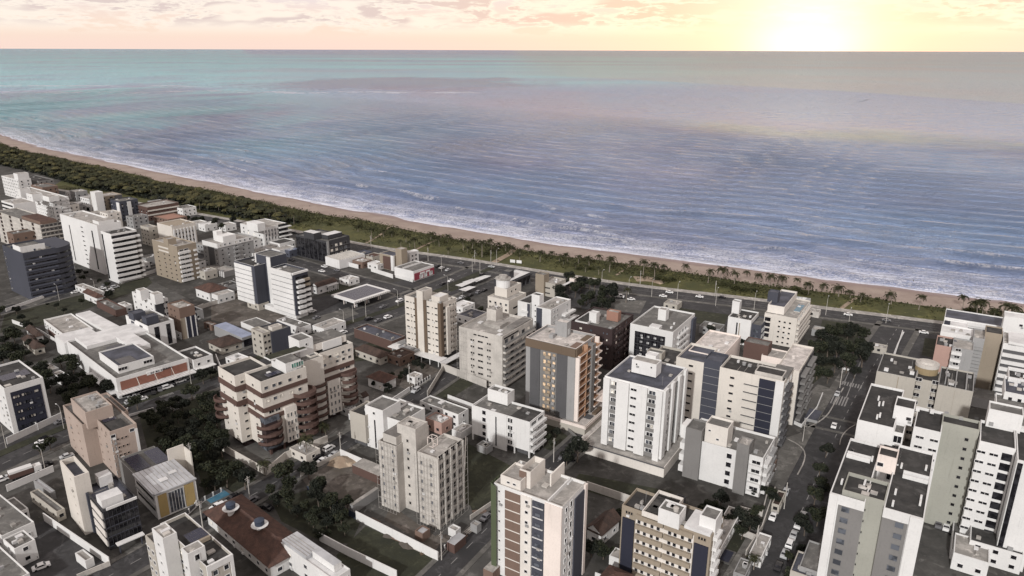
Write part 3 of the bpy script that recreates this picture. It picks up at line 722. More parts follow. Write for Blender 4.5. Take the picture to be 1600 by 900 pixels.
def grove(px, n, rmin, rmax, label, group, seed=0, mind=.62):
    P = [gp(*p) for p in px]; xs, ys = zip(*P); r = random.Random(seed); got = []
    for _ in range(n * 60):
        if len(got) >= n: break
        x, y = r.uniform(min(xs), max(xs)), r.uniform(min(ys), max(ys)); q = r.uniform(rmin, rmax)
        if inside(P, x, y) and all(math.hypot(x - a, y - b) > (q + c) * mind for a, b, c in got):
            got.append((x, y, q)); tree_at(x, y, q / 3.2, label, group)
def frond_mesh(seed, L=2.9, leaf='leaf_palm', nseg=7):
    r = random.Random(seed); mb = MB(); pts = []
    rise = r.uniform(.3, .9); drop = r.uniform(1.1, 2.0)
    for i in range(nseg + 1):
        f = i / nseg; pts.append((L * (f - .12 * f * f), 0, rise * math.sin(f * PI * .62) * 1.3 - drop * f ** 2.3))
    mb.tube(pts, [.05 * (1 - .8 * i / nseg) for i in range(nseg + 1)], 3)
    for i in range(1, nseg + 1):
        a, b = Vector(pts[i - 1]), Vector(pts[i]); f = (i - .5) / nseg; wd = .85 * math.sin(PI * min(.97, f * .9 + .12)) + .1
        for sg in (1, -1):
            for (p0, p1) in ((a, a.lerp(b, .42)), (a.lerp(b, .5), a.lerp(b, .92))):
                k_ = Vector((.30, sg * wd, -.30 * wd - r.uniform(0, .15)))
                mb.quad(tuple(p0), tuple(p1), tuple(p1 + k_ * .98), tuple(p0 + k_ * .9 + Vector((.12, 0, 0))))
    return mb.mesh('frond', leaf)
FR = [frond_mesh(i, random.uniform(2.5, 3.3)) for i in range(6)]
def palm_trunk(seed, h):
    r = random.Random(seed); bx, by = r.uniform(-.9, .9), r.uniform(-.9, .9); mb = MB()
    mb.tube([(bx * f * f, by * f * f, h * f) for f in (0, .25, .5, .75, 1)], [.24, .17, .14, .13, .12], 6); return mb.mesh('trunk', 'palm_trunk'), (bx, by)
PT = {h: palm_trunk(h, h) for h in (3, 4, 5, 6, 7, 8, 9)}
def palm(x, y, h, label, group=None, sc=1.0, nf=15, z=0.0):
    root = thing('coconut_palm', label, 'palm tree', (x, y, z), random.uniform(0, 6.28), group); root.scale = (sc,) * 3
    me, (bx, by) = PT[h]; link('trunk', me, root)
    for i in range(nf):
        a = i * 2.4 + random.uniform(-.25, .25); o = link('frond', random.choice(FR), root, (bx, by, h - .05)); up = (i / nf)
        o.rotation_euler = (random.uniform(-.3, .3), .55 - 1.35 * up + random.uniform(-.1, .1), a)
        s_ = random.uniform(.85, 1.12) * (1 - .25 * up); o.scale = (s_,) * 3
    return root
def palm_crown_px(px, py, h, label, group=None, sc=1.0):
    x, y = gp(px, py, h * sc); return palm(x, y, h, label, group, sc)
# cars
def car_meshes(kind):
    if kind == 'car': prof = [(-2.1, .35), (-2.12, .75), (-1.9, .95), (-1.35, 1.0), (-.75, 1.42), (.55, 1.45), (1.15, .98), (1.95, .85), (2.12, .6), (2.1, .35)]; gl = [(-1.25, 1.0), (-.78, 1.36), (.52, 1.38), (1.0, 1.0)]; W_ = .87
    elif kind == 'suv': prof = [(-2.2, .4), (-2.25, .9), (-2.1, 1.15), (-1.95, 1.68), (.45, 1.72), (1.1, 1.12), (2.0, 1.0), (2.2, .7), (2.18, .4)]; gl = [(-1.98, 1.12), (-1.86, 1.6), (.4, 1.64), (.95, 1.12)]; W_ = .92
    elif kind == 'van': prof = [(-2.6, .4), (-2.65, 1.9), (-2.5, 2.1), (1.3, 2.1), (2.1, 1.25), (2.6, 1.05), (2.62, .4)]; gl = [(.4, 1.2), (.4, 1.9), (1.25, 1.95), (1.85, 1.25)]; W_ = 1.0
    n = len(prof); mb = MB()
    ins = lambda z: W_ - max(0, z - .95) * .22
    A = [(x, -ins(z), z) for x, z in prof]; B = [(x, ins(z), z) for x, z in prof]
    mb.poly(A); mb.poly(B[::-1])
    for i in range(n): j = (i + 1) % n; mb.quad(A[j], A[i], B[i], B[j])
    body = mb
    g_ = MB()
    for sg in (-1, 1): g_.poly([(x, sg * (ins(z) + .015), z) for x, z in gl][::sg])
    i0 = [i for i, p_ in enumerate(prof) if p_[1] > 1.3]; fa, fb = prof[i0[-1]], prof[i0[-1] + 1]; ra, rb = prof[i0[0]], prof[i0[0] - 1]
    for (a, b, e) in ((fa, fb, 1), (ra, rb, -1)):
        q = lambda f: (a[0] + (b[0] - a[0]) * f + e * .02, a[1] + (b[1] - a[1]) * f + .02)
        (x1, z1), (x2, z2) = q(.08), q(.9); g_.quad((x1, -ins(z1) + .08, z1), (x1, ins(z1) - .08, z1), (x2, ins(z2) - .08, z2), (x2, -ins(z2) + .08, z2))
    wm = MB(); k = len(wm.v)
    for yy in (-.1, .1): wm.v += [(.33 * math.cos(2 * PI * i / 10), yy, .33 * math.sin(2 * PI * i / 10)) for i in range(10)]
    for i in range(10): j = (i + 1) % 10; wm.f.append((i, j, 10 + j, 10 + i)); wm.mi.append(0)
    wm.f.append(tuple(range(10))); wm.f.append(tuple(range(19, 9, -1))); wm.mi += [0, 0]
    return body, g_.mesh('car_windows', 'glass_dark'), wm.mesh('wheel', 'rubber'), W_
CARM = {}
for nm, c_ in dict(white=(.72, .72, .72), silver=(.42, .43, .44), grey=(.14, .14, .15), black=(.012, .012, .014), red=(.28, .02, .02)).items():
    mm = bpy.data.materials.new('car_paint_' + nm); mm.use_nodes = True; bs = mm.node_tree.nodes['Principled BSDF']; bs.inputs['Base Color'].default_value = (*c_, 1); bs.inputs['Roughness'].default_value = .25; MATS['car_' + nm] = mm
CK = {k: car_meshes(k) for k in ('car', 'suv', 'van')}; CB = {}
def car(x, y, rz, colour, label, kind='car', group=None, z=.03):
    body, gm, wmesh, W_ = CK[kind]
    if (kind, colour) not in CB: CB[(kind, colour)] = body.mesh('car_body', 'car_' + colour)
    r_ = thing({'car': 'parked_car', 'suv': 'parked_suv', 'van': 'parked_van'}[kind], label, 'van' if kind == 'van' else 'car', (x, y, z), rz, group)
    link('body', CB[(kind, colour)], r_); link('car_windows', gm, r_)
    for sx in (-1.3, 1.3):
        for sy in (-1, 1): link('wheel', wmesh, r_, (sx, sy * (W_ - .06), .33))
    return r_
def car_px(px, py, deg, colour, label, kind='car', group=None, z=.03): x, y = gp(px, py); return car(x, y, math.radians(deg), colour, label, kind, group, z)
# lamps and poles
LP = MB().tube([(0, 0, 0), (0, 0, 5), (0, 0, 8.6)], [.13, .10, .07], 6).mesh('pole', 'concrete')
LA = MB().tube([(0, 0, 8.5), (1.0, 0, 9.1), (2.2, 0, 9.2)], [.06, .05, .05], 5).mesh('arm', 'steel')
LH = MB().box(1.9, -.16, 9.1, 2.8, .16, 9.24).mesh('lamp_head', 'roof_white')
def lamp(px, py, deg, label, group=None, sc=1.0):
    x, y = gp(px, py); r_ = thing('street_lamp', label, 'street lamp', (x, y, 0), math.radians(deg), group); r_.scale = (sc,) * 3
    link('pole', LP, r_); link('arm', LA, r_); link('lamp_head', LH, r_); return r_
UP = MB().tube([(0, 0, 0), (0, 0, 9)], [.16, .10], 6).mesh('pole', 'concrete'); UC = MB().box(-.9, -.06, 8.3, .9, .06, 8.42).box(-.7, -.05, 7.7, .7, .05, 7.8).mesh('crossarm', 'concrete')
UT = MB().cyl(.35, 0, 6.6, 7.5, .28, .28, 10).mesh('transformer', 'grey')
def upole(px, py, deg, label, group=None):
    x, y = gp(px, py); r_ = thing('utility_pole', label, 'pole', (x, y, 0), math.radians(deg), group); link('pole', UP, r_); link('crossarm', UC, r_); link('transformer', UT, r_); return r_
def ht(top, by):      # height of a roof corner seen straight above ground at photo row by
    lo, hi = 0.0, 120.0
    for _ in range(50):
        m_ = (lo + hi) / 2
        if pj(*gp(*top, m_), 0)[1] > by: hi = m_
        else: lo = m_
    return m_
# ================================================================ BUILDINGS
# ---- brown and grey apartment tower with a podium, centre; copper holds the sunset glow
b = Bd('apartment_tower', 'brown topped grey tower with sunset tinted copper balconies and pale roof, on a podium', (900, 545), 31.5, 58)
top = 31.5
q = b.blk((900, 545), (931, 511), (822, 527), top, 3.6, 'grey', 'roof_pink', 1.0, rim='rosy')
fls = Z(5.0, 8, 2.95)
q.piece('top_band', 'B', 0, 1, top - 3.2, 3.0, .5, 'umber'); q.piece('top_band', 'A', 0, .25, top - 3.2, 3.0, .5, 'umber')
q.piece('side_panel', 'B', .0, .15, 3.6, top - 7, .25, 'grey'); q.piece('dark_panel', 'B', .15, .36, 3.7, top - 7.0, .4, 'grey_dark')
q.piece('dark_panel', 'B', .70, .90, 3.7, top - 7.0, .4, 'grey_dark'); q.piece('recess', 'B', .37, .69, 3.7, top - 7.0, .05, 'grey_mid')
for z in fls:
    q.win('B', [.42, .52, .61], [z + 1.2], 1.1, 1.5, glass='lit', frame='grey_mid', kind='door', d=.06)
    q.piece('balcony', 'B', .48, .58, z, 1.0, .9, 'tan', base=.05); q.piece('balcony', 'B', .39, .45, z, 1.0, .7, 'grey', base=.05)
q.piece('recess', 'A', .05, .58, 3.7, top - 7, .05, 'copper'); q.piece('fin', 'A', .0, .05, 3.6, top - 7, 1.5, 'rosy'); q.piece('fin', 'A', .36, .39, 3.6, top - 4, 1.7, 'copper'); q.piece('side_panel', 'A', .58, .74, 3.6, top - 5.0, 2.1, 'grey_mid'); q.piece('fin', 'A', .95, 1.0, 3.6, top - 4, 1.6, 'rosy')  # copper back panel adds the sunset glow of this face as colour
for z in fls + [fls[-1] + 2.95]:
    q.piece('balcony_slab', 'A', .04, .58, z - .3, .28, 1.6, 'rosy'); q.piece('railing', 'A', .05, .36, z, 1.0, 1.55, 'copper', True); q.piece('railing', 'A', .40, .57, z, 1.0, 1.55, 'copper', True)
    q.piece('balcony_slab', 'A', .74, 1.04, z - .3, .5, 2.6, 'rosy'); q.piece('railing', 'A', .75, .96, z + .2, .8, 2.5, 'copper', True)
    q.win('A', [.13, .28, .48], [z + 1.2], 2.4, 2.0, glass='lit', frame='copper', kind='door'); q.win('A', [.85], [z + 1.2], 2.4, 2.0, frame='copper', kind='door')
k = b.blk((886, 505), -3.2, -4.8, top + 4.6, top - 1, 'grey', 'roof_pink', .2, 'stair_tower'); k.win('A', [.5], [top + .9], .9, 1.8, 'glass_dark', kind='door')
b.plain('roof_unit', q.x + 6, q.y + 12.5, 2.2, 1.6, top - 1, top + .4, 'grey'); q.clutter(3, 'd', 5)
b.plain('roof_opening', q.x + 2, q.y + 1, 5, 2.4, top - 1, top - .6, 'brick'); b.plain('roof_opening', q.x + 10, q.y + 1, 7, 2.4, top - 1, top - .6, 'umber')
P_ = b.box(q.x - 1.5, q.y - 5.2, q.U + 7, q.V + 5.4, 3.6, 0, 'beige', 'roof_pink', .6, 'podium_wall', rim='rosy', rname='podium_deck')
P_.piece('podium_band', 'A', 0, 1, 2.3, 1.0, .3, 'rosy'); P_.piece('podium_band', 'B', 0, 1, 2.6, 1.02, .25, 'rosy'); b.plain('planter', q.x + 9, q.y - 4.4, 6, 1.6, 3.0, 3.8, 'umber')
b.plain('canopy', q.x + 14, q.y - 5.4, 9, 5.2, 6.3, 6.7, 'rosy'); b.plain('column', q.x + 22, q.y - 5, .5, .5, 3.0, 6.3, 'copper'); b.plain('column', q.x + 15, q.y - 5, .5, .5, 3.0, 6.3, 'copper')
b.plain('pool_basin', q.x + 5, q.y - 4, 3.2, 2.6, 3.0, 3.2, 'grey_dark', 'grey_dark')
# ---- grey rendered tower with long balconies behind it
b = Bd('apartment_tower', 'plain grey rendered tower with long railed balconies and a big roof stair block', (785, 526), 22.9, 58)
q = b.blk((785, 526), (833, 503), (717, 511), 22.9, 0, 'concrete', 'roof_light', 1.0)
q.win('B', [.28, .33], Z(1.6, 7, 2.8), .7, .8, 'glass_dark', 'concrete'); q.win('B', [.50], Z(1.6, 7, 2.8), 2.4, .8, 'glass_dark', 'concrete'); q.win('B', [.66, .71], Z(1.6, 7, 2.8), .7, .8, 'glass_dark', 'concrete')
q.win('B', [.36, .44, .52, .62], [21.0], 1.5, .6, 'glass_dark', 'concrete')
for z in Z(1.9, 7, 2.8): q.piece('balcony_slab', 'A', .02, .98, z - .4, .9, 1.2, 'concrete'); q.piece('railing', 'A', .02, .98, z + .5, .7, 1.2, 'grey_mid', True); q.win('A', [.12, .3, .48, .66, .84], [z + 1.3], 2.2, 1.7, frame='grey_mid', kind='door')
q.piece('long_window', 'A', .05, .5, 21.2, .6, .06, 'glass_dark')
b.blk((775, 485), -5.0, -4.6, 28.2, 22, 'concrete', 'roof_light', .3, 'stair_tower').clutter(5, 'dta', 3); b.plain('roof_step', q.x + 8, q.y + 6.4, 6.6, 8, 21.9, 23.4, 'roof_light')
b.plain('roof_step', q.x + 11, q.y + 1, 14, 4, 21.9, 22.8, 'concrete_dark'); q.clutter(5, 'dd', 2)
mb = MB()
for i in range(5): mb.box(-1.0, 17 + i * 1.15, 0, -.9, 17.06 + i * 1.15, 22.4); 
for z in range(1, 22, 2): mb.box(-1.0, 17, z, -.95, 21.8, z + .06)
mb.build('scaffold', 'roof_light', b.root)
# ---- cream tower with dark vertical stripes
b = Bd('apartment_tower', 'tall cream tower with dark brown vertical stripes, standing on a white carport', (688, 475), 27, 56)
q = b.blk((688, 475), (713, 461), (632, 462), 27, 2.6, 'cream', 'roof_grey', .9)
zs = Z(4.2, 8, 2.9)
q.win('B', [.12, .34, .72, .92], zs, 1.5, .6, 'glass_dark', 'cream'); q.win('B', [.22, .82], zs, .5, .6, 'glass_dark', 'cream'); q.win('A', [.78, .93], zs, .7, .7, 'glass_dark', 'cream')
for f0, f1 in ((-.02, .06), (.38, .45), (.62, .70)): q.piece('dark_stripe', 'B', f0, f1, 2.6, 24.6, .5, 'umber')
q.piece('dark_stripe', 'A', 0, .12, 2.6, 24.6, .5, 'umber'); q.piece('shaft', 'B', .45, .62, 2.6, 28.4, .8, 'cream'); q.piece('bay', 'A', .3, .5, 2.6, 22, .9, 'cream')
for z in zs: q.piece('balcony', 'A', .52, .66, z - 1.1, 1.0, .8, 'cream'); q.win('A', [.58, .22], [z], 1.4, 1.4, 'glass_dark', 'cream')
b.box(q.x - .4, q.y + q.V * .45, 6, q.V * .17, 31, 26, 'cream', 'roof_light', .3, 'stair_tower'); b.box(q.x + 2, q.y + 2, 6, 4.6, 29, 26, 'cream', 'roof_white', .2, 'lift_house'); q.clutter(6, 'adt', 8)
b.plain('carport_roof', q.x - 5, q.y - 3, 5.2, q.V + 10, 2.6, 2.85, 'white'); b.plain('carport_roof', q.x - 5, q.y - 6, q.U + 4, 3.2, 2.3, 2.55, 'roof_white')
for i in range(6): b.plain('column', q.x - 4.7, q.y - 2 + i * 4.8, .3, .3, 0, 2.6, 'white')
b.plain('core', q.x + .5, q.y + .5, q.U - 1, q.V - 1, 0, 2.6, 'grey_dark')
# ---- white framed cube with dark glass
b = Bd('apartment_building', 'white framed block with a dark glass front and a grey roof', (1052, 519), 17.6, 58)
q = b.blk((1052, 519), (1086, 493), (985, 505), 17.6, 0, 'white', 'roof_grey', .7)
q.piece('glass_front', 'B', .17, .88, .5, 14.2, .08, 'glass_dark')
for z in Z(3.1, 4, 2.9): q.piece('spandrel', 'B', .17, .88, z, .3, .16, 'charcoal')
for i in range(9): q.piece('mullion', 'B', .17 + i * .079, .177 + i * .079, .5, 14.2, .2, 'charcoal')
for z in Z(1.6, 5, 2.9): q.win('B', [.24, .4, .56, .72], [z], 1.1, .9, 'glass_pale', 'charcoal', d=.1)
for z in Z(.9, 5, 3.0): q.piece('balcony', 'A', .2, .66, z, .9, 1.0, 'white'); q.win('A', [.3, .44, .57], [z + 1.5], 2.0, 1.6, 'glass_dark'); 
q.win('A', [.08], Z(1.6, 5, 3), .6, .6, 'glass_dark'); q.piece('end_panel', 'A', .84, 1.0, 0, 16, .9, 'slate')
b.blk((1041, 485), -3.8, -3.6, 22, 17, 'white', 'roof_light', .3, 'water_tower'); b.blk((1030, 512), -3.6, -4.5, 18.2, 16.9, 'white', 'roof_white', 0, 'roof_step'); q.clutter(3, 'ad', 4)
# ---- dark brick block
b = Bd('apartment_building', 'blackish brown brick block with white and orange boxes on its roof', (957, 515), 18.7, 58)
q = b.blk((957, 515), (990, 490), (892, 500), 18.7, 0, 'brown_dark', 'roof_grey', .8)
q.win('B', [.12, .2], Z(1.8, 6, 2.9), .6, .8, None, 'brown_dark'); q.win('B', [.5, .75], Z(1.8, 6, 2.9), 1.2, .9, None, 'brown_dark')
for z in Z(1.2, 6, 2.9): q.piece('balcony', 'A', .1, .45, z, .9, .9, 'brown_dark'); q.piece('balcony', 'A', .55, .9, z, .9, .9, 'brown_dark'); q.win('A', [.2, .35, .65, .8], [z + 1.6], 1.5, 1.2, None, 'brown')
b.blk((932, 490), -3.2, -3.4, 22.5, 18, 'white', 'roof_white', .2, 'stair_box'); b.blk((966, 489), -3.2, -5.4, 22.2, 18, 'brick_orange', 'roof_light', .3, 'brick_box'); q.clutter(5, 'ad', 1)
b.box(q.x + 1, q.y + q.V * .62, q.U * .6, q.V * .3, 19.0, 18.0, 'white', 'roof_dark', .4, 'terrace_rim')
# ---- white pilastered tower
b = Bd('apartment_tower', 'big white pilastered tower with glazed strips and bluish roof, on a stained podium', (1037, 610), 28.2, 58)
q = b.blk((1037, 610), (1072, 582), (945, 592), 28.2, 3.6, 'white', 'roof_blue', .6)
zs = Z(5.2, 8, 2.95)
for f0, f1 in ((.0, .10), (.25, .42), (.56, .77), (.89, 1.0)): q.piece('pilaster', 'B', f0, f1, 3.6 if f0 else 1.5, 24.2 if f0 else 26.4, .9, 'white')
for z in zs:
    for f0, f1 in ((.11, .25), (.78, .88)):
        q.piece('balcony_panel', 'B', f0, f1, z - 1.4, 1.2, .35, 'grey_mid'); q.win('B', [(f0 * 2 + f1) / 3, (f0 + 2 * f1) / 3], [z + .5], 1.1, 1.3, None, 'white', 'door')
    q.win('B', [.49], [z], 2.0, .8, 'glass_dark', 'white')
    q.win('A', [.24, .52, .8], [z], 1.6, 1.3, 'glass_dark', 'white')
for f0, f1 in ((0, .14), (.32, .42), (.62, .72), (.9, 1.0)): q.piece('pilaster', 'A', f0, f1, 3.6, 24.4, .8, 'white')
q.piece('glass_strip', 'A', .44, .6, 4.5, 22, .3, 'glass_dark')
k = b.blk((1026, 570), -4.6, -8.6, 32.6, 28, 'white', 'roof_light', .3, 'water_tower'); k.win('B', [.2, .8], [31.2], .5, .6, 'glass_dark'); b.box(k.x + 4.2, k.y + 2, 3.4, 3.6, 33.6, 28, 'white', 'roof_white', .2, 'lift_house'); q.clutter(3, 'dp', 7)
P_ = b.box(q.x - 4, q.y - 3.4, q.U + 6, q.V + 9, 3.6, 0, 'white_warm', 'roof_light', .5, 'podium_wall', rname='podium_deck'); P_.piece('cap', 'B', 0, 1, 3.3, .4, .25, 'grey_dark')
# ---- large cream complex with navy stripe
b = Bd('apartment_complex', 'cream apartment complex with navy stripe, red brown wall and pinkish roofs', (1226, 596), 25.2, 58)
q = b.blk((1226, 596), -13, (1125, 572), 25.2, 0, 'cream', 'roof_dark', 1.0); zs = Z(1.6, 8, 2.95)
q.piece('navy_panel', 'B', .13, .37, 0, 24.4, .35, 'navy'); q.win('B', [.06], zs, 1.3, 1.0, 'glass_dark', 'white'); q.win('B', [.79], zs, 1.5, .8, 'glass_dark', 'cream')
for z in Z(.4, 8, 2.95): q.piece('joint', 'B', .13, .37, z, .12, .42, 'grey'); q.piece('ledge', 'B', .38, .60, z, .18, .5, 'grey_dark'); q.piece('balcony', 'A', .1, .6, z, 1.0, 1.6, 'grey_dark'); q.win('A', [.2, .45, .8], [z + 1.6], 1.6, 1.4, 'glass_dark')
q.piece('end_strip', 'B', 0, .125, 0, 25, .5, 'white'); b.box(q.x + 1.2, q.y + 1, 6, q.V * .42, 26.2, 24, 'concrete', 'roof_dark', .4, 'roof_rim'); b.plain('roof_step', q.x + 3, q.y - .2, 9.6, 5.5, 25.0, 25.6, 'roof_grey'); q.clutter(8, 'aadt', 6); q.pipes(4)
q2 = b.blk((1100, 567), -16, (1057, 559), 24.5, 0, 'cream', 'roof_blue', .9); q2.win('B', [.45], zs, 1.6, .8, 'glass_dark', 'cream')
q3 = b.box(q2.x, q.y + q.V, 8, max(2, q2.y - q.y - q.V), 26.2, 0, 'slate', 'roof_blue', .5, 'slate_shaft')
for z in Z(2.2, 8, 2.95): q3.piece('joint', 'B', 0.02, .98, z, .12, .06, 'grey')
q4 = b.blk((1128, 558), (1158, 530), (1076, 544), 24.0, 0, 'rosy', 'roof_pink', .6); q4.clutter(3, 'd', 3)
q5 = b.blk((1249, 580), (1272, 552), (1214, 566), 21.5, 0, 'cream', 'roof_pink', .7)
for z in Z(.8, 7, 2.9):
    q5.piece('curved_balcony', 'A', .1, .42, z, .9, 2.0, 'grey_mid'); q5.piece('curved_balcony', 'A', .55, .9, z, .9, 2.0, 'grey_mid'); q5.win('A', [.25, .7], [z + 1.6], 3.0, 1.6, 'glass_dark', 'charcoal')
q5.piece('dark_front', 'A', 0.02, .98, .2, 20.2, .3, 'charcoal')
q6 = b.blk((1201, 541), -6, (1163, 532), 23.5, 0, 'brown', 'roof_grey', .4, 'red_brown_wall')
q7 = b.blk((1245, 566), -9, (1190, 545), 20.0, 0, 'rosy', 'roof_light', .5, 'link_wing'); q7.win('B', [.3, .6], Z(3, 5, 3), 1.2, .8, 'glass_dark')
b.plain('pool_terrace', q5.x + 6, q5.y - 7.5, 9, 4.5, 0, 1.2, 'grey', 'roof_blue')
# ---- dark low wing with roof box left of the complex
b = Bd('apartment_building', 'low dark blue and beige block with roof hut, left of the cream complex', (1062, 572), 16.5, 58)
q = b.blk((1062, 572), -16, (1012, 556), 16.5, 0, 'beige', 'roof_dark', .9); q.piece('blue_panel', 'B', .45, .9, 4, 11.5, .3, 'slate'); q.cwin('B', 2); q.clutter(6, 'ad'); b.blk((1034, 553), -4, -6, 19, 16, 'beige', 'roof_grey', .6, 'roof_hut')
# ---- white and grey stepped block in front of it
b = Bd('apartment_building', 'slim white stair tower between two taupe panels, by the dark street', (1193, 716), 13.6, 58)
q = b.box(0, 0, 15, 24, 13.6, 0, 'white', 'roof_grey', .8); q.clutter(5, 'ad')
for z in Z(.6, 4, 3.0): q.piece('balcony', 'B', .0, .16, z, 1.1, 1.0, 'white'); q.win('B', [.08], [z + 1.9], 2.4, 1.1, 'glass_dark'); q.piece('balcony', 'A', .1, .5, z, 1.1, 1.2, 'white'); q.piece('balcony', 'A', .6, .95, z, 1.1, 1.2, 'grey'); q.win('A', [.3, .75], [z + 1.9], 2.4, 1.2, 'glass_dark'); q.win('B', [.42], [z + 1.5], 1.5, 1.6, 'glass_dark')
k = b.blk((1171, 697), -5, (1152, 691), 17.2, 0, 'grey_mid', 'roof_light', .3, 'taupe_panel')
k = b.blk((1138, 670), -6, (1103, 660), 19.6, 0, 'white_warm', 'roof_grey', .7, 'stair_tower'); k.win('B', [.42], Z(2.6, 5, 3.1), .8, .6, None, 'white'); k.win('B', [.8], [17.4], .7, .5, 'glass_dark')
k = b.blk((1097, 674), -7, (1072, 664), 17.6, 0, 'grey_mid', 'roof_grey', .5, 'taupe_panel'); b.plain('bay', k.x + 1, k.y + k.V, 5, 1.8, 13, 17.5, 'white')
for z in (1, 5, 9): b.plain('bay', k.x + 1, k.y + k.V, 5, 1.8, z, z + 2.2, 'white')
# ---- white building on stilts
b = Bd('apartment_building', 'white block on stilts with a dark roof terrace and flush stair tower', (828, 660), 13.4, 58)
q = b.blk((828, 660), (851, 642), (737, 632), 13.4, 2.4, 'white', 'roof_grey', .8)
q.piece('stair_front', 'B', .38, .70, 0, 13.4, .25, 'white'); q.piece('dark_slot', 'B', .555, .575, .8, 11, .3, 'glass_dark')
for z in Z(3.8, 4, 2.7): q.win('B', [.31, .345], [z], .9, 1.5, 'glass_dark'); q.win('B', [.78], [z], 1.4, 1.5, 'glass_dark'); q.piece('balcony', 'A', .02, .98, z - 1.6, 1.0, 1.1, 'white'); q.win('A', [.25, .7], [z + .2], 3.4, 1.2, 'glass_dark')
k = b.blk((793, 616), -4.5, (762, 607), 17.4, 13, 'white', 'roof_grey', .8, 'stair_tower'); k.clutter(3, 'ad')
q.par = .8; b.plain('terrace', q.x + .4, q.y + .4, q.U - 1, q.V * .34, 12.6, 12.9, 'roof_dark'); q.clutter(4, 'ad', 12)
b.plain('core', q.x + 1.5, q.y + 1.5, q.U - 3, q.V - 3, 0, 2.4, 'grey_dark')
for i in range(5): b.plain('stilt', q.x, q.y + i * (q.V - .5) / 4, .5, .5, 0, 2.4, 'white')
for i in range(3): b.plain('stilt', q.x + (i + 1) * (q.U - .5) / 3, q.y, .5, .5, 0, 2.4, 'white')
# ---- concrete tower under construction
b = Bd('construction_tower', 'unfinished bare concrete tower with central lift shaft, half wrapped in scaffolding', (682, 716), 23, 58)
q = b.blk((682, 716), (723, 690), (652, 700), 23, 0, 'concrete', 'roof_light', .9); zs = Z(2.2, 7, 2.95)
c_ = b.blk((649, 671), (668, 664), (620, 662), 27.6, 0, 'concrete', 'roof_light', .4, 'lift_shaft'); c_.win('B', [.45], Z(2.4, 8, 2.95), .7, .9, 'glass_dark', 'concrete')
l_ = b.blk((619, 698), -15, (591, 686), 22.0, 0, 'concrete', 'roof_light', .9, 'wall'); b.plain('open_floor', l_.x + .6, l_.y + .4, 10, 5, 22, 24.6, 'concrete', 'concrete_dark')
l_.win('B', [.2, .8], zs, .7, 1.1, 'glass_mid', 'concrete'); q.win('B', [.3, .8], zs, .7, 1.1, 'glass_mid', 'concrete')
for z in Z(0.2, 8, 2.95):
    q.piece('floor_edge', 'A', 0, 1, z, .35, .35, 'concrete'); q.piece('floor_edge', 'B', 0, 1, z, .22, .12, 'concrete'); l_.piece('floor_edge', 'B', 0, 1, z, .22, .12, 'concrete')
    if z < 21: q.win('A', [.14, .36, .6, .84], [z + 1.5], 2.0, 1.7, 'glass_dark', 'concrete')
for i in range(5): q.piece('pier', 'A', i * .237, i * .237 + .05, 0, 22.8, .5, 'concrete')
mb = MB(); L_x = q.U
for i in range(8): x = q.x + i * (L_x) / 7; mb.box(x, q.y - 1.6, 0, x + .07, q.y - 1.53, 24); 
for z in range(0, 24, 2): mb.box(q.x, q.y - 1.6, z, q.x + L_x, q.y - 1.54, z + .06)
mb.build('scaffold', 'roof_light', b.root); mb = MB()
for (bb, y0, y1) in ((q, q.y, q.y + q.V), (l_, l_.y, l_.y + l_.V)):
    n = 6
    for i in range(n + 1): y = y0 + (y1 - y0) * i / n; mb.box(bb.x - 1.3, y, 0, bb.x - 1.23, y + .07, 23)
    for z in range(0, 23, 2): mb.box(bb.x - 1.3, y0, z, bb.x - 1.24, y1, z + .06)
mb.build('scaffold', 'roof_light', b.root)
mb = MB(); cx_, cy_ = q.x + 5, q.y + 5; 
for i in range(4): a, c2 = ((0, 0), (2, 0), (2, 2), (0, 2))[i]; mb.box(cx_ + a, cy_ + c2, 22, cx_ + a + .14, cy_ + c2 + .14, 25)
for z in (22.2, 24.9): mb.box(cx_, cy_, z, cx_ + 2.1, cy_ + .12, z + .12); mb.box(cx_, cy_ + 2, z, cx_ + 2.1, cy_ + 2.12, z + .12); mb.box(cx_, cy_, z + .002, cx_ + .12, cy_ + 2.1, z + .122); mb.box(cx_ + 2, cy_, z + .002, cx_ + 2.12, cy_ + 2.1, z + .122)
mb.build('steel_cage', 'rosy', b.root); q.clutter(3, 'd'); c_.clutter(3, 'd')
# ---- white narrow tower and beige slab left of the construction site
b = Bd('apartment_building', 'narrow white tower with one dark slit beside a windowless beige slab', (598, 642), 15.6, 58)
q = b.blk((598, 642), -9, (570, 631), 15.6, 0, 'white', 'roof_grey', .6, 'stair_tower'); q.piece('dark_slot', 'B', .45, .52, .6, 10.5, .1, 'glass_dark'); q.win('B', [.5], [13.6], .9, .9, 'glass_dark'); q.win('B', [.93], Z(1.6, 5, 2.4), .4, .9, 'glass_mid')
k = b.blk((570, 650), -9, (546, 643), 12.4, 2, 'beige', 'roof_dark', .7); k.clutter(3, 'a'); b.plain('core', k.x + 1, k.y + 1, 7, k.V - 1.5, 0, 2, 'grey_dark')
k = b.box(q.x + 2, q.y - 6.5, 12, 8, 12.4, 0, 'white', 'roof_grey', .7); k.clutter(4, 'ad')
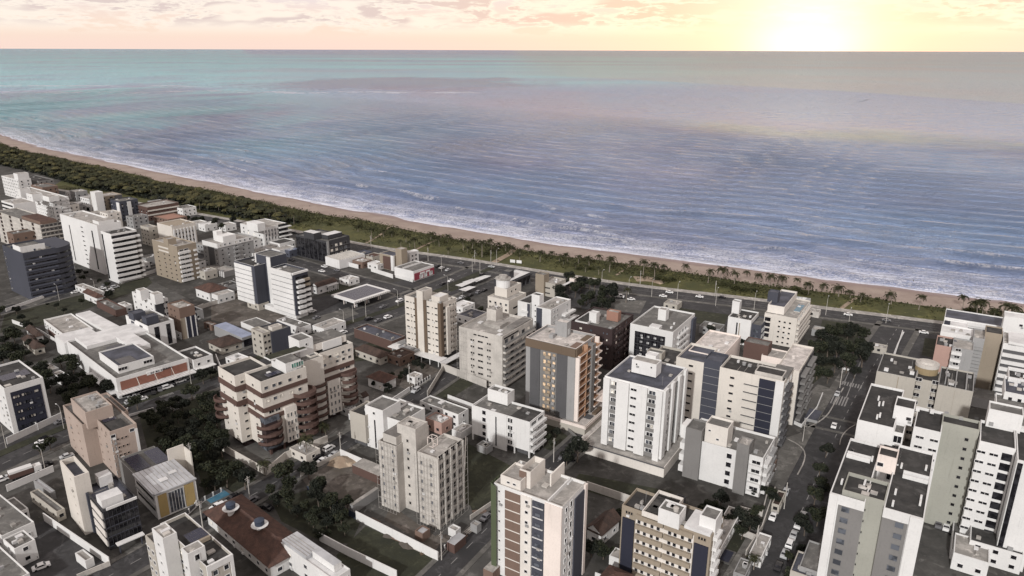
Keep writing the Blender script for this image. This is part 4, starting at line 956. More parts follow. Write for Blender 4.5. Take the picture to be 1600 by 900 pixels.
# ---- white unfinished tower, bottom centre
b = Bd('apartment_tower', 'white tower with bare brick strip and green safety net, bottom centre', (879, 792), 27, 58)
q = b.blk((879, 792), (916, 756), (772, 755), 27, 0, 'white', 'roof_light', .8, rim='concrete'); zs = Z(1.8, 9, 2.9)
q.piece('brick_strip', 'B', .60, .83, 0, 26, .18, 'brick'); q.piece('navy_strip', 'B', .25, .42, 0, 26, .3, 'slate'); q.piece('pale_strip', 'B', .0, .24, 0, 26.6, .4, 'rosy'); q.piece('cream_strip', 'B', .43, .59, 0, 26.4, .35, 'white_warm')
for z in Z(.3, 9, 2.9): q.piece('brick_joint', 'B', .60, .83, z, .25, .25, 'white_warm'); q.piece('sill', 'B', .26, .41, z + .9, .12, .6, 'white'); q.win('B', [.34], [z + 1.8], 1.5, .9, 'glass_mid', 'slate', d=.3); q.win('B', [.5], [z + 1.5], .8, .8, 'glass_dark', 'white', d=.36); q.win('B', [.92], [z + 1.5], .5, .5, 'glass_dark')
for i, z in enumerate(zs): q.win('A', [.16], [z], 1.0, 1.3, 'glass_dark', 'white'); q.win('A', [.36], [z + .3], 1.1, 1.6, 'glass_dark', 'white')
q.piece('navy_strip', 'A', .5, .9, 0, 25.6, .3, 'slate'); q.piece('edge_strip', 'A', .9, 1.0, 0, 26.8, .5, 'rosy')
k = b.blk((829, 738), (852, 726), (812, 730), 31.0, 0, 'white_warm', 'roof_light', 1.6, 'stair_tower', rim='concrete'); b.plain('brick_strip', k.x - .2, k.y + k.V - 2.0, .2, 2.0, 26, 30.6, 'brick')
b.box(q.x + .6, q.y + q.V * .62, 7, q.V * .3, 29.4, 26, 'white_warm', 'roof_light', .6, 'roof_room').win('B', [.3, .6], [28], .8, .5, 'glass_dark'); b.plain('roof_room', q.x + 7, q.y + q.V * .36, 7, .4, 26, 29.6, 'white_warm'); q.clutter(5, 'd')
b.plain('rim_wall', q.x + .4, q.y + 4, q.U - 1, .3, 26.1, 27.2, 'white'); 
mb = MB()
for i in range(6): mb.quad((q.x - .9 + i * .6, q.y + q.V + .4 + .1 * (i % 2), 0), (q.x - .9 + (i + 1) * .6, q.y + q.V + .4 + .1 * ((i + 1) % 2), 0), (q.x - .9 + (i + 1) * .6, q.y + q.V + .4 + .1 * ((i + 1) % 2), 27.4), (q.x - .9 + i * .6, q.y + q.V + .4 + .1 * (i % 2), 27.4))
mb.quad((q.x - .9, q.y + q.V + .4, 0), (q.x - .9, q.y + q.V - 1.2, 0), (q.x - .9, q.y + q.V - 1.2, 26.6), (q.x - .9, q.y + q.V + .4, 27.4)); mb.build('safety_net', 'net_green', b.root)
mb = MB()
for i in range(7): x = q.x + i * 1.6; mb.box(x, q.y + q.V - .2, 26, x + .07, q.y + q.V - .13, 28)
mb.box(q.x, q.y + q.V - .2, 27.9, q.x + 10, q.y + q.V - .14, 27.96); mb.build('guard_rail', 'net_green', b.root)
# ---- tan and navy banded block
b = Bd('apartment_building', 'tan banded block with two navy end panels and a white water box', (1112, 838), 19.5, 57)
q = b.blk((1112, 838), (1131, 816), (972, 797), 19.5, 0, 'tan', 'roof_dark', .8)
for f0, f1 in ((.02, .17), (.84, .98)): q.piece('navy_panel', 'B', f0, f1, 0, 16.2, .4, 'navy'); q.win('B', [(f0 + f1) / 2 - .03, (f0 + f1) / 2, (f0 + f1) / 2 + .03], [17.9], .45, .8, 'glass_dark', 'tan', d=.02)
q.piece('recess', 'B', .18, .83, 0, 18, .05, 'white_warm')
for z in Z(-.2, 7, 2.9):
    for f0, f1 in ((.19, .5), (.51, .82)): q.piece('tan_band', 'B', f0, f1, z + .1, 1.3, .8, 'tan')
    if z < 16: q.win('B', [.22, .30, .38, .44, .57, .64, .72, .79], [z + 2.15], .8, 1.2, 'glass_dark', 'white', 'door', d=.06)
    q.piece('balcony', 'A', .15, .6, z + .2, 1.0, 1.1, 'white'); q.win('A', [.3, .8], [z + 2.0], 1.4, 1.2, 'glass_dark')
k = b.blk((1062, 805), -4.6, -5.4, 23, 18.8, 'white', 'roof_grey', .4, 'water_box'); k.clutter(3, 'dt'); q.clutter(10, 'aadp', 9); b.blk((1110, 835), -8, -6.5, 20.0, 19.2, 'roof_white', 'roof_white', 0, 'white_slab'); b.blk((1043, 812), -11, (1003, 801), 20.4, 19, 'white_warm', 'roof_dark', .9, 'roof_terrace'); b.blk((1119, 813), -5, -4, 23, 0, 'white', 'roof_grey', .4, 'rear_tower')
# ---- cream and brown twin towers with curved balconies
b = Bd('apartment_complex', 'cream twin towers with dark brown bands and stacks of rounded brown balconies', (407, 597), 27.3, 47)
q = b.blk((407, 597), (478, 563), (381, 583), 27.3, 2.6, 'cream', 'roof_dark', .9)
zs = Z(4.2, 8, 2.9)
for z in (22.2, 16.8, 13.6): q.piece('brown_band', 'A', 0, 1, z - .6, 1.5, .35, 'brown'); q.piece('brown_band', 'B', 0, 1, z - .6, 1.7, .35, 'brown')
q.piece('white_bay', 'A', .42, .68, 2.6, 13.0, 1.0, 'white_warm'); q.win('A', [.47, .545, .63], Z(3.9, 4, 2.9), .55, 1.4, 'glass_mid', 'cream', d=1.0)
q.win('A', [.1, .27, .4, .62, .82], [24.6, 20.0], 1.3, 1.1, None, 'cream'); q.win('B', [.5], zs, 1.0, .9, 'glass_dark', 'cream'); q.win('A', [.16, .3], zs[:5], 1.8, 1.3, None, 'cream', 'door'); q.win('A', [.76, .9], zs[:5], 1.4, 1.2, None, 'cream')
def rbal(b, x, y, r_, zs, dirs=0, n=10, a0=180, a1=400, m_='brown', rail=False):       # rounded balcony: slab with curved parapet
    P = [(math.cos(math.radians(a0 + (a1 - a0) * i / n)) * r_, math.sin(math.radians(a0 + (a1 - a0) * i / n)) * r_) for i in range(n + 1)]; mb = MB()
    mb.prism([(0, 0)] + P, 0, .25, 0, None, True)
    for i in range(n):
        p0, p1 = P[i], P[i + 1]; w0, w1 = (p0[0] * .93, p0[1] * .93), (p1[0] * .93, p1[1] * .93)
        mb.quad((*p0, 0), (*p1, 0), (*p1, 1.2), (*p0, 1.2)); mb.quad((*w0, .25), (*w1, .25), (*w1, 1.2), (*w0, 1.2)); mb.quad((*p0, 1.2), (*p1, 1.2), (*w1, 1.2), (*w0, 1.2))
    me = mb.mesh('balcony', m_)
    for z in zs: link('balcony', me, b.root, (x, y, z))
rbal(b, q.x + 1.6, q.y + .6, 4.4, (5.2, 8.1, 11.0)); b.plain('glass_bay', q.x - 1.0, q.y - 1.2, 6.2, 4, 2.9, 5.2, 'glass_mid'); b.plain('glass_bay', q.x - .5, q.y - .8, 5.4, 3, 12.3, 14.2, 'glass_mid'); b.plain('bay_core', q.x - .3, q.y - .6, 4.4, 3, 5.2, 12.3, 'brown_dark')
rbal(b, q.x + q.U - 1.5, q.y + .2, 4.2, (3.4, 6.3, 9.2, 12.1, 15.0, 17.9))
b.plain('penthouse', q.x + 10, q.y + 1.2, q.U - 11, q.V - 1.4, 26.4, 30.2, 'white', 'roof_grey').win('A', [.6, .75, .9], [28.6], 2.6, 1.5, 'glass_green', 'white')
b.plain('pergola', q.x + 8, q.y + q.V - 3.5, 14, 4.2, 29.9, 30.5, 'white', 'grass'); b.blk((467, 533), -5.5, -7.0, 33, 26, 'white', 'roof_grey', .4, 'lift_house').win('A', [.5], [31], .7, .8, 'glass_dark'); q.clutter(7, 'aad', 3)
b.solar(q.x + 4, q.y + 2.4, 5, 2.6, 27.0, 4, 1)
# left wing
l_ = b.blk((366, 588), -12, (340, 568), 27.3, 2.6, 'cream', 'roof_dark', .9)
for z in (22.2, 16.8): l_.piece('brown_band', 'B', 0, 1, z - .6, 1.9, .35, 'brown'); l_.piece('brown_band', 'A', 0, .5, z - .6, 1.9, .35, 'brown')
l_.win('B', [.22, .75], zs, .8, .8, 'glass_dark', 'cream'); l_.win('A', [.2], zs, 1.2, .8, 'glass_dark', 'cream')
rbal(b, l_.x + .6, l_.y + l_.V - .4, 3.4, (9, 12, 15), a0=110, a1=330)
# right wing
r1 = b.blk((485, 557), (551, 527), -13, 27.3, 2.6, 'cream', 'roof_dark', .9)
for z in (19.6, 16.4): r1.piece('brown_band', 'A', .2, 1, z - .6, 1.5, .4, 'brown')
r1.piece('white_bay', 'A', .30, .60, 2.6, 13.2, 1.0, 'white_warm'); r1.win('A', [.36, .45, .54], Z(3.9, 4, 2.9), .55, 1.4, 'glass_mid', 'cream', d=1.0)
r1.win('A', [.30, .44, .6, .75, .9], [22.2, 24.9], 1.3, 1.0, None, 'cream'); r1.win('A', [.13], [24.0, 20.6], 2.8, 1.6, 'glass_mid', 'cream'); r1.win('A', [.7, .84], zs[:6], 2.0, 1.3, None, 'cream', 'door')
for z in (4.1, 7.0, 9.9, 12.8): r1.piece('balcony', 'A', .62, .8, z, 1.2, 1.0, 'cream')
rbal(b, r1.x + 1.2, r1.y + .6, 4.2, (4.4, 7.3, 10.2, 13.1, 16)); rbal(b, r1.x + r1.U - 3.0, r1.y + .4, 3.6, (4.4, 7.3, 10.2, 13.1, 16))
b.plain('roof_slab', r1.x, r1.y + 3.2, r1.U * .97, 9, 27.1, 29.8, 'white_warm', 'roof_grey'); b.plain('service_wall', r1.x + 7, r1.y + 2.8, 8, .3, 26.6, 29.6, 'white'); b.box(q.x + q.U * .9, q.y + 4, 11, 9, 27.3, 2.6, 'cream', 'roof_grey', .6, 'link_block'); r1.clutter(6, 'aadt', 6)
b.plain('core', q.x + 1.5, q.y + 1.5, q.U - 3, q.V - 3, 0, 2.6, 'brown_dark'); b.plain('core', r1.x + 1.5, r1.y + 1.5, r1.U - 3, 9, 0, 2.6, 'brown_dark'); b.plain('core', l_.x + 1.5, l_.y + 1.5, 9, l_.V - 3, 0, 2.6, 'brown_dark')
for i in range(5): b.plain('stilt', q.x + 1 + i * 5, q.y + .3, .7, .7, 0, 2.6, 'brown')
# ---- peach building
b = Bd('apartment_building', 'peach coloured block with stepped roof and a flaking white strip', (171, 675), 16.4, 46)
q = b.blk((171, 675), (213, 650), (128, 664), 16.4, 0, 'peach', 'roof_grey', .9); zs = Z(1.8, 5, 2.8)
l_ = b.blk((128, 664), -14, (98, 651), 15.4, 0, 'peach', 'roof_grey', .7); b.blk((133, 645), -8, (110, 636), 20, 14, 'peach', 'roof_light', .5, 'stair_tower').clutter(5, 'dat')
for f_ in (.2, .45, .72): q.win('B', [f_], zs, .7, .5, 'glass_dark', 'peach')
l_.win('B', [.3, .7], zs, .8, .5, 'glass_dark', 'peach'); q.win('A', [.08], zs, 1.1, 1.3, None, 'white'); q.win('A', [.25, .4, .55], zs, .6, .6, 'glass_dark', 'peach'); q.win('A', [.1, .8], [14.6], 1.3, 1.0, None, 'white')
q.win('B', [.15, .3, .45], [14.4], .5, 1.2, 'glass_dark', 'peach'); q.piece('stair_recess', 'A', .03, .12, 0, 13.5, .12, 'peach'); q.piece('flaked_strip', 'A', .9, 1.0, 3.5, 11.2, .15, 'white')
b.plain('roof_step', q.x + 1, q.y + 1, 5, 7, 15.5, 16.0, 'roof_dark'); b.solar(q.x + 1.2, q.y + 9, 4, 3, 15.8, 3, 2); q.clutter(4, 'ad')
# ---- navy block in white frame, left edge
b = Bd('apartment_building', 'navy fronted block in a white frame with solar patches, at the left edge', (6, 607), 18, 50)
q = b.blk((6, 607), (67, 585), -24, 18, 0, 'white', 'roof_dark', .7); q.piece('navy_front', 'A', .12, .90, .6, 15.2, .1, 'navy')
for z in Z(2.2, 5, 2.9): q.win('A', [.22, .27, .44, .5, .56, .76], [z], 1.3, .9, None, 'navy', d=.1); q.win('B', [.1, .3], [z], 1.0, .9, 'glass_dark')
b.solar(q.x + 2, q.y + 8, 9, 6, 17.5, 6, 4); q.clutter(6, 'ad')
# ---- black glass office with cream shaft
b = Bd('office_building', 'black glass office with white bands beside a tall cream stair shaft', (160, 797), 12.8, 46)
q = b.blk((160, 797), (213, 770), (130, 769), 12.8, 0, 'charcoal', 'roof_blue', .8)
for z in Z(.6, 4, 2.9): q.piece('glass_band', 'A', .0, 1, z + .8, 1.9, .25, 'glass_dark'); q.piece('floor_edge', 'A', 0, 1, z + .5, .28, .3, 'slate'); q.piece('white_panel', 'B', .04, .60, z + .4, 2.0, .3, 'white_warm'); q.piece('glass_band', 'B', .0, .6, z + 2.5, .4, .2, 'glass_dark')
for i in range(9): q.piece('mullion', 'A', i * .122, i * .122 + .008, .8, 11, .35, 'charcoal')
q.piece('white_cornice', 'A', .1, 1, 12.3, .7, .4, 'white'); q.piece('slate_strip', 'B', .72, .9, 0, 12.8, .5, 'slate')
k = b.blk((115, 746), (139, 733), (93, 732), 18.6, 0, 'cream', 'roof_blue', 1.6, 'stair_shaft', .4); k.win('B', [.3], Z(2.5, 6, 2.8), .5, .5, 'glass_dark', 'cream'); b.solar(k.x + 1, k.y + 1, 2.4, 2.4, 17.3, 2, 2)
b.blk((158, 783), -5.4, -4.2, 15, 12, 'white', 'roof_white', 0, 'lift_house'); b.plain('dome_tank', k.x + 6, k.y + .4, 3.4, 3.4, 12.4, 15.4, 'roof_white'); q.clutter(5, 'ad', 4); q.pipes(3)
b.plain('canopy', q.x + 1, q.y - 4, 7, 1.8, 2.8, 3.05, 'white'); b.plain('canopy_leg', q.x + 1.4, q.y - 3.6, .3, .3, 0, 2.8, 'slate'); b.plain('canopy_leg', q.x + 7, q.y - 3.6, .3, .3, 0, 2.8, 'slate')
# ---- metal roofed hall with yellow panels
b = Bd('school_building', 'long hall with dented metal roof, solar panels behind and two yellow end panels', (241, 772), 8.6, 46)
q = b.blk((241, 772), (305, 737), (209, 753), 8.6, 0, 'white', 'metal_roof', 0); q.piece('roof_edge', 'A', -.01, 1.01, 8.3, .35, .6, 'metal_roof'); q.piece('roof_edge', 'B', 0, 1.0, 8.3, .35, .5, 'metal_roof')
q.piece('yellow_panel', 'A', .06, .27, .4, 7.2, .2, 'yellow'); q.piece('yellow_panel', 'A', .70, .93, .4, 7.2, .2, 'yellow'); q.piece('glass_bay', 'A', .3, .67, .6, 6.6, .15, 'glass_mid')
for i in range(6): q.piece('mullion', 'A', .3 + i * .073, .31 + i * .073, .6, 6.6, .25, 'white')
q.piece('window_band', 'B', .08, .92, 5.8, .9, .08, 'glass_dark'); q.piece('window_band', 'B', .08, .92, 2.2, .9, .08, 'glass_dark'); q.piece('louvre', 'B', 0, 1, 4.3, .3, .3, 'grey')
for i in range(9): b.plain('roof_seam', q.x + i * q.U / 9, q.y, .1, q.V, 8.6, 8.68, 'roof_light')
b.plain('skylight', q.x + q.U * .3, q.y + q.V * .3, q.U * .2, 2.0, 8.7, 8.84, 'roof_white'); b.plain('skylight', q.x + q.U * .6, q.y + q.V * .45, q.U * .2, 1.6, 8.7, 8.83, 'roof_white')
k = b.box(q.x, q.y + q.V, q.U * .92, 13, 8.2, 0, 'grey_mid', 'roof_grey', .3); b.solar(k.x + 1, k.y + 1, k.U * .4, 10.5, 8.25, 6, 6); b.solar(k.x + 2 + k.U * .45, k.y + 1, k.U * .4, 10.5, 8.25, 6, 6); b.plain('sail_wall', q.x + q.U * .86, q.y + q.V - .4, 5, .4, 0, 12.4, 'cream'); b.plain('sail_wall', q.x + q.U * .86 + 5, q.y + q.V - 5, .4, 5, 0, 11.4, 'cream')
# ---- white and beige block at the bottom left
b = Bd('apartment_building', 'beige block with two white towers and a roof solar array, bottom edge', (322, 886), 15.5, 48)
q = b.blk((322, 886), (363, 858), (250, 858), 15.5, 0, 'beige', 'roof_dark', .9, rim='white'); zs = Z(1.6, 5, 2.8)
q.piece('white_frame', 'A', .0, .14, 0, 15.6, .3, 'white'); q.piece('white_frame', 'A', .88, 1, 0, 15.5, .3, 'white'); q.piece('white_frame', 'A', .14, .88, 13.9, 1.6, .3, 'white'); q.win('A', [.3, .72], zs, 1.1, 1.3, None, 'white'); q.win('B', [.12, .3, .55, .72], zs, 1.4, 1.0, None, 'white')
k = b.blk((254, 842), (276, 822), (237, 834), 18.4, 0, 'white', 'roof_light', .2, 'stair_tower'); k.win('B', [.5], Z(1.8, 6, 2.7), .9, .7, None, 'white')
k2 = b.blk((293, 866), (320, 846), (283, 857), 18.6, 0, 'white', 'roof_light', .2, 'stair_tower'); k2.win('B', [.5], [11, 14], .8, .7, None, 'white'); k2.win('A', [.5], [16.6], 1.1, 1.5, 'glass_dark', 'white')
b.solar(q.x + q.U * .25, q.y + 10.8, q.U * .68, 4.4, 15.7, 5, 3); b.plain('tan_beam', q.x + 1, q.y + 9.6, q.U - 1.6, .7, 15, 16, 'tan'); k.clutter(2, 'd'); q.clutter(4, 'ad', 11); b.blk((240, 850), -8, -5, 14, 0, 'beige', 'roof_grey', .5).cwin('B', 2)
# ---- big brown tiled house
b = Bd('tiled_house', 'big house with low brown tile roof carrying two blue water tanks on white saucers', (420, 888), 4.2, 48, 'house')
q = b.house((420, 888), (484, 842), (316, 828), 4.2, 3.4, 'white', 'tile', .9)
for (fx, fy) in ((.30, .74), (.44, .36)):
    mb = MB(); x, y = q.x + q.U * fx, q.y + q.V * fy; mb.cyl(x, y, 4, 7.4, 1.0, 1.0, 14).cyl(x, y, 7.4, 8.1, 1.3, 2.3, 16); mb.build('tank_saucer', 'white', b.root)
    MB().cyl(x, y, 8.1, 9.5, 1.25, 1.35, 14).cyl(x, y, 9.5, 10.0, 1.4, .3, 14).build('water_tank', 'plastic_blue', b.root)
# ---- white metal roofed house, bottom
b = Bd('metal_roofed_house', 'white house with ribbed metal roof and flat white terrace, at the bottom edge', (520, 906), 6.5, 50, 'house')
q = b.blk((520, 906), (547, 882), (436, 884), 6.5, 0, 'white', 'roof_white', .3); b.plain('roof_upper', q.x + 2, q.y + 2, q.U - 3, 9, 6.3, 8.3, 'white', 'metal_roof'); q.win('A', [.3, .7], [1.6, 4.4], 1.3, 1.1); q.win('B', [.2, .5, .8], [1.6, 4.4], 1.3, 1.1)
for i in range(int(q.U / .9) - 1): b.plain('roof_rib', q.x + .6 + i * .9, q.y + 11.5, .12, max(1, q.V - 12.7), 7.3, 7.4, 'roof_light')
b.plain('roof_ramp', q.x + .3, q.y + 11.4, q.U - .6, q.V - 12.4, 6.0, 7.3, 'metal_roof')
# ---- striped white office with navy fins
b = Bd('office_tower', 'white striped office tower with grey navy fins and wavy white balconies', (456, 427), 24.6, 54)
q = b.blk((456, 427), (480, 416), (422, 415), 24.6, 2.4, 'slate', 'roof_grey', .9, rim='white')
for z in Z(3.0, 8, 2.7): q.piece('white_band', 'B', .0, 1.0, z - .3, 2.35, .35, 'white')
for i, z in enumerate(Z(3.0, 7, 2.7)): q.piece('wavy_balcony', 'A', .16, .62, z, 1.2, 2.0, 'white'); q.piece('wavy_balcony', 'A', .60, 1.02, z, 1.2, 1.4, 'tan' if i in (5, 6) else 'white'); q.piece('glass_band', 'A', .16, 1.0, z + 1.2, 1.5, .2, 'glass_dark')
q.piece('corner_fin', 'A', 0, .15, 2.4, 21, .5, 'slate'); q.piece('cornice', 'B', 0, 1, 23.6, 1.0, .7, 'white'); q.piece('cornice', 'A', 0, 1, 23.6, 1.0, .7, 'white')
s_ = b.blk((422, 402), -10, (398, 398), 28, 0, 'slate', 'roof_grey', .4, 'fin_tower', rim='white'); s_.piece('white_strip', 'B', 0, .24, 0, 27.8, .3, 'white'); s_.piece('edge_strip', 'B', .93, 1, 0, 28, .2, 'white')
l_ = b.blk((397, 416), -12, (366, 405), 24, 2.4, 'slate', 'roof_dark', .8, rim='white'); l_.clutter(8, 'adpa', 4); q.clutter(2, 'd')
for z in Z(3.0, 8, 2.6): l_.piece('white_band', 'B', .14, 1.0, z - .3, 2.25, .35, 'white')
b.plain('base', q.x + 1, q.y + 1, q.U - 2, q.V + 20, 0, 2.4, 'white')
# ---- tan tower with white balconies
b = Bd('apartment_tower', 'tan brick tower with a stack of white balconies and a cream crown', (276, 385), 22, 54)
q = b.blk((276, 385), (306, 376), (237, 373), 22, 0, 'tan', 'roof_light', .8, rim='cream')
q.win('B', [.15, .35, .55, .8], Z(1.6, 6, 2.7), 1.3, .7, 'glass_dark', 'tan'); 
for z in Z(.6, 7, 2.75): q.piece('white_balcony', 'A', .02, .62, z, 1.3, 1.2, 'white'); q.win('A', [.2, .45], [z + 2.0], 2.4, 1.0, 'glass_dark', 'white'); q.piece('small_balcony', 'A', .82, .98, z, 1.0, .9, 'white')
q.piece('cream_band', 'B', .35, .75, 18.6, .9, .2, 'cream'); q.piece('cream_band', 'B', .35, .75, 16.4, .9, .2, 'cream'); b.blk((262, 374), -5, -5, 25, 21, 'tan', 'roof_light', .3, 'stair_tower'); q.clutter(4, 'ad')
# ---- white tower with wedge balconies (two slabs)
b = Bd('apartment_tower', 'broad white tower with angled balcony bands on its right and thin dark slots', (173, 366), 29.5, 52)
q = b.blk((173, 366), (213, 353), (157, 361), 29.5, 0, 'white', 'roof_dark', .9)
for z in Z(1.4, 9, 3.0): q.piece('balcony_band', 'A', -.02, .86, z, 1.3, 1.8, 'white'); q.piece('balcony_band', 'A', .86, 1.08, z, 1.3, .9, 'white'); q.piece('glass_band', 'A', .0, 1.0, z + 1.3, 1.6, .2, 'glass_dark')
q.piece('dark_slot', 'B', .82, .95, 1, 27, .1, 'glass_dark')
l_ = b.blk((151, 352), -14, (93, 343), 30.5, 0, 'white', 'roof_light', .9); l_.win('B', [.42], Z(3, 9, 2.9), 2.8, .8, 'glass_dark'); l_.piece('dark_slot', 'B', .76, .78, 2, 23, .1, 'glass_dark'); l_.piece('dark_slot', 'B', .14, .17, 2, 24, .1, 'glass_dark')
b.plain('roof_step', l_.x + 3, l_.y + 4, 9, 8, 29.6, 31.6, 'white', 'roof_light'); l_.clutter(5, 'adt'); q.clutter(5, 'ad')
# ---- slate blue curved tower
b = Bd('apartment_tower', 'slate blue tower with a rounded right corner and long strips of small windows, left edge', (35, 396), 26.5, 52)
q = b.blk((35, 396), -16, (3, 372), 26.5, 0, 'slate', 'roof_grey', .9); n = 12
R_c = 11.0; P = [(q.x + q.U, q.y)] + [(q.x + q.U + R_c * math.sin(math.radians(a)), q.y + R_c - R_c * math.cos(math.radians(a))) for a in range(10, 91, 10)] + [(q.x + q.U + R_c, q.y + q.V), (q.x + q.U, q.y + q.V)]
MB().prism(P, 0, 26.0).build('curved_corner', 'slate', b.root)
for z in Z(2.2, 8, 2.9): q.piece('window_band', 'A', .05, 1, z, .9, .06, 'glass_dark'); q.piece('sill_band', 'A', 0, 1, z - .9, .8, .3, 'bluegrey'); MB().prism([(q.x + q.U + (p_[0] - q.x - q.U) * 1.02, q.y + (p_[1] - q.y) * 1.0 - .06) for p_ in P], z, z + .9, 0, None, True).build('curved_window', 'glass_dark', b.root)
for z in Z(2.2, 8, 2.9): q.win('A', [random.uniform(.1, .9)], [z + .4], 1.4, .8, 'glass_pale', 'slate', d=.1); q.win('B', [.93], [z + .4], .5, .8, 'curtain', 'slate')
b.plain('roof_frame', q.x + 1, q.y + 5, 12, .5, 25.6, 28.8, 'white'); b.plain('roof_frame', q.x + 1, q.y + 5.6, .5, 10, 25.6, 28.6, 'white'); q.clutter(8, 'adt')
# ---- grey block with white crown
b = Bd('apartment_building', 'grey block with a white crown of square openings and a dark recess', (339, 381), 17, 54)
q = b.blk((339, 381), (395, 371), (316, 373), 17, 0, 'grey', 'roof_light', .9); q.piece('white_crown', 'A', 0, 1, 14.2, 2.8, .25, 'white'); q.piece('white_crown', 'B', 0, 1, 14.2, 2.8, .25, 'white')
q.win('A', [.08, .2, .33, .5, .62, .75, .9], [15.6], 1.1, 1.1, None, 'white', d=.25); q.piece('dark_recess', 'B', .25, .65, 0, 14.2, .1, 'grey_dark'); q.win('A', [.12, .28, .7, .85], Z(1.6, 5, 2.7), .9, .8, 'glass_dark', 'grey')
for z in Z(.8, 5, 2.7): q.piece('balcony', 'A', .42, .58, z, 1.0, .8, 'grey'); q.win('A', [.5], [z + 1.6], 2.2, 1.0, 'glass_dark'); q.win('B', [.12, .85], [z + .8], .9, .8, 'glass_dark', 'grey')
b.blk((348, 370), -9, -9, 20, 16, 'white', 'white', .3, 'water_house'); b.blk((338, 362), -4, -4, 22, 16, 'white', 'white', .3, 'water_tower')
# ---- white block with fluted bays near the dune
b = Bd('apartment_building', 'white block with fluted bays and thin balconies, closest to the dune', (410, 357), 12.8, 54)
q = b.blk((410, 357), (449, 346), (375, 350), 12.8, 0, 'white', 'roof_light', .5)
for i in range(5): q.piece('bay', 'A', .02 + i * .12, .08 + i * .12, 0, 11.4, .6, 'white'); q.win('A', [.11 + i * .12], Z(1.8, 4, 2.8), 1.0, 1.6, 'glass_mid')
for z in Z(1.0, 4, 3.2): q.piece('thin_balcony', 'A', .6, 1.08, z, .6, 2.2, 'white'); q.piece('glass_band', 'A', .62, 1, z + .7, 1.8, .1, 'glass_dark')
q.win('B', [.15, .4, .65, .85], Z(1.8, 4, 2.8), 1.2, 1.2, None); b.blk((402, 350), -6, -12, 17.5, 12, 'white', 'roof_white', .2, 'stair_house')
# ---- low white block before it
b = Bd('apartment_building', 'two storey white block with dark flat roof, left of the black glass block', (437, 381), 7, 54)
q = b.blk((437, 381), (461, 372), (421, 373), 7, 0, 'white', 'roof_dark', .5); q.cwin('AB', 4, 2.8, 1.6, 1.5); k = b.blk((437, 391), -12, (410, 384), 5, 0, 'white', 'roof_light', .4, 'front_wing'); k.cwin('AB', 3)
# ---- black glass block
b = Bd('office_building', 'black glass clad block with two pale roof slabs beside the dune', (510, 377), 14.4, 54)
q = b.blk((510, 377), (546, 367), (462, 369), 14.4, 0, 'charcoal', 'roof_grey', .7)
for i in range(7): q.piece('glass_panel', 'B', .03 + i * .14, .15 + i * .14, .5, 12.6, .12, 'glass_dark')
for z in Z(1.2, 4, 2.9): q.win('A', [.2, .4, .6, .8], [z + .6], 2.0, 1.7, None, 'grey_mid'); q.piece('floor_edge', 'A', 0, 1, z - .6, .3, .4, 'grey_dark')
q.piece('pier', 'A', 0, .08, 0, 14.2, .5, 'grey'); b.blk((490, 365), -6, -10, 18.2, 14, 'charcoal', 'roof_white', 0, 'roof_house'); b.blk((512, 368), -12, -7, 16.6, 14, 'charcoal', 'roof_white', 0, 'roof_house'); q.clutter(3, 'a')
# ---- long bare concrete hall
b = Bd('concrete_hall', 'long low concrete hall with ribbed flat roof beside the black glass block', (530, 407), 5.5, 50)
q = b.blk((530, 407), (570, 386), (508, 399), 5.5, 0, 'white', 'roof_light', .3)
for i in range(11): b.plain('roof_beam', q.x + .5 + i * (q.U - 1) / 11, q.y + .3, .3, q.V - .6, 5.2, 5.8, 'concrete')
# ---- brown and white block by the red shop
b = Bd('apartment_building', 'small block with dark red panel, white edges and a beige shaft, behind the red shop', (614, 400), 9.6, 54)
q = b.blk((614, 400), (630, 394), (593, 397), 9.6, 0, 'tan', 'roof_blue', .5, rim='white'); q.piece('red_panel', 'B', .18, .75, .3, 8.2, .2, 'brown'); q.piece('white_edge', 'B', 0, .16, 0, 9.6, .3, 'white'); q.piece('white_edge', 'A', 0, .12, 0, 9.4, .3, 'white'); q.piece('glass_band', 'A', .3, .8, 1, 7.5, .1, 'glass_dark')
b.blk((627, 390), -5, -5, 14, 0, 'tan', 'roof_light', .2, 'shaft'); k = b.blk((640, 395), -8, -4, 9.5, 0, 'white', 'roof_white', .3, 'rear_wing'); k.win('A', [.3, .7], Z(1.6, 3, 2.7), 1.2, 1.2, 'glass_dark')
# ---- red and white shop
b = Bd('shop', 'low white shop with dark red front and white sign boards facing the car park', (646, 424), 6.4, 54, 'shop')
q = b.blk((646, 424), (678, 411), (616, 419), 6.4, 0, 'white', 'roof_grey', .5, rim='white'); q.piece('red_front', 'A', .03, .99, .5, 4.3, .2, 'red'); q.win('A', [.35, .55, .82], [2.0], 2.6, 2.2, 'glass_pale', 'white', d=.2)
q.piece('sign_board', 'A', .30, .52, 3.4, .9, .35, 'white'); q.piece('sign_board', 'A', .58, .78, 3.4, .9, .35, 'white'); b.plain('roof_beam', q.x + 1, q.y + q.V * .6, q.U - 1, .3, 5.8, 6.9, 'white')
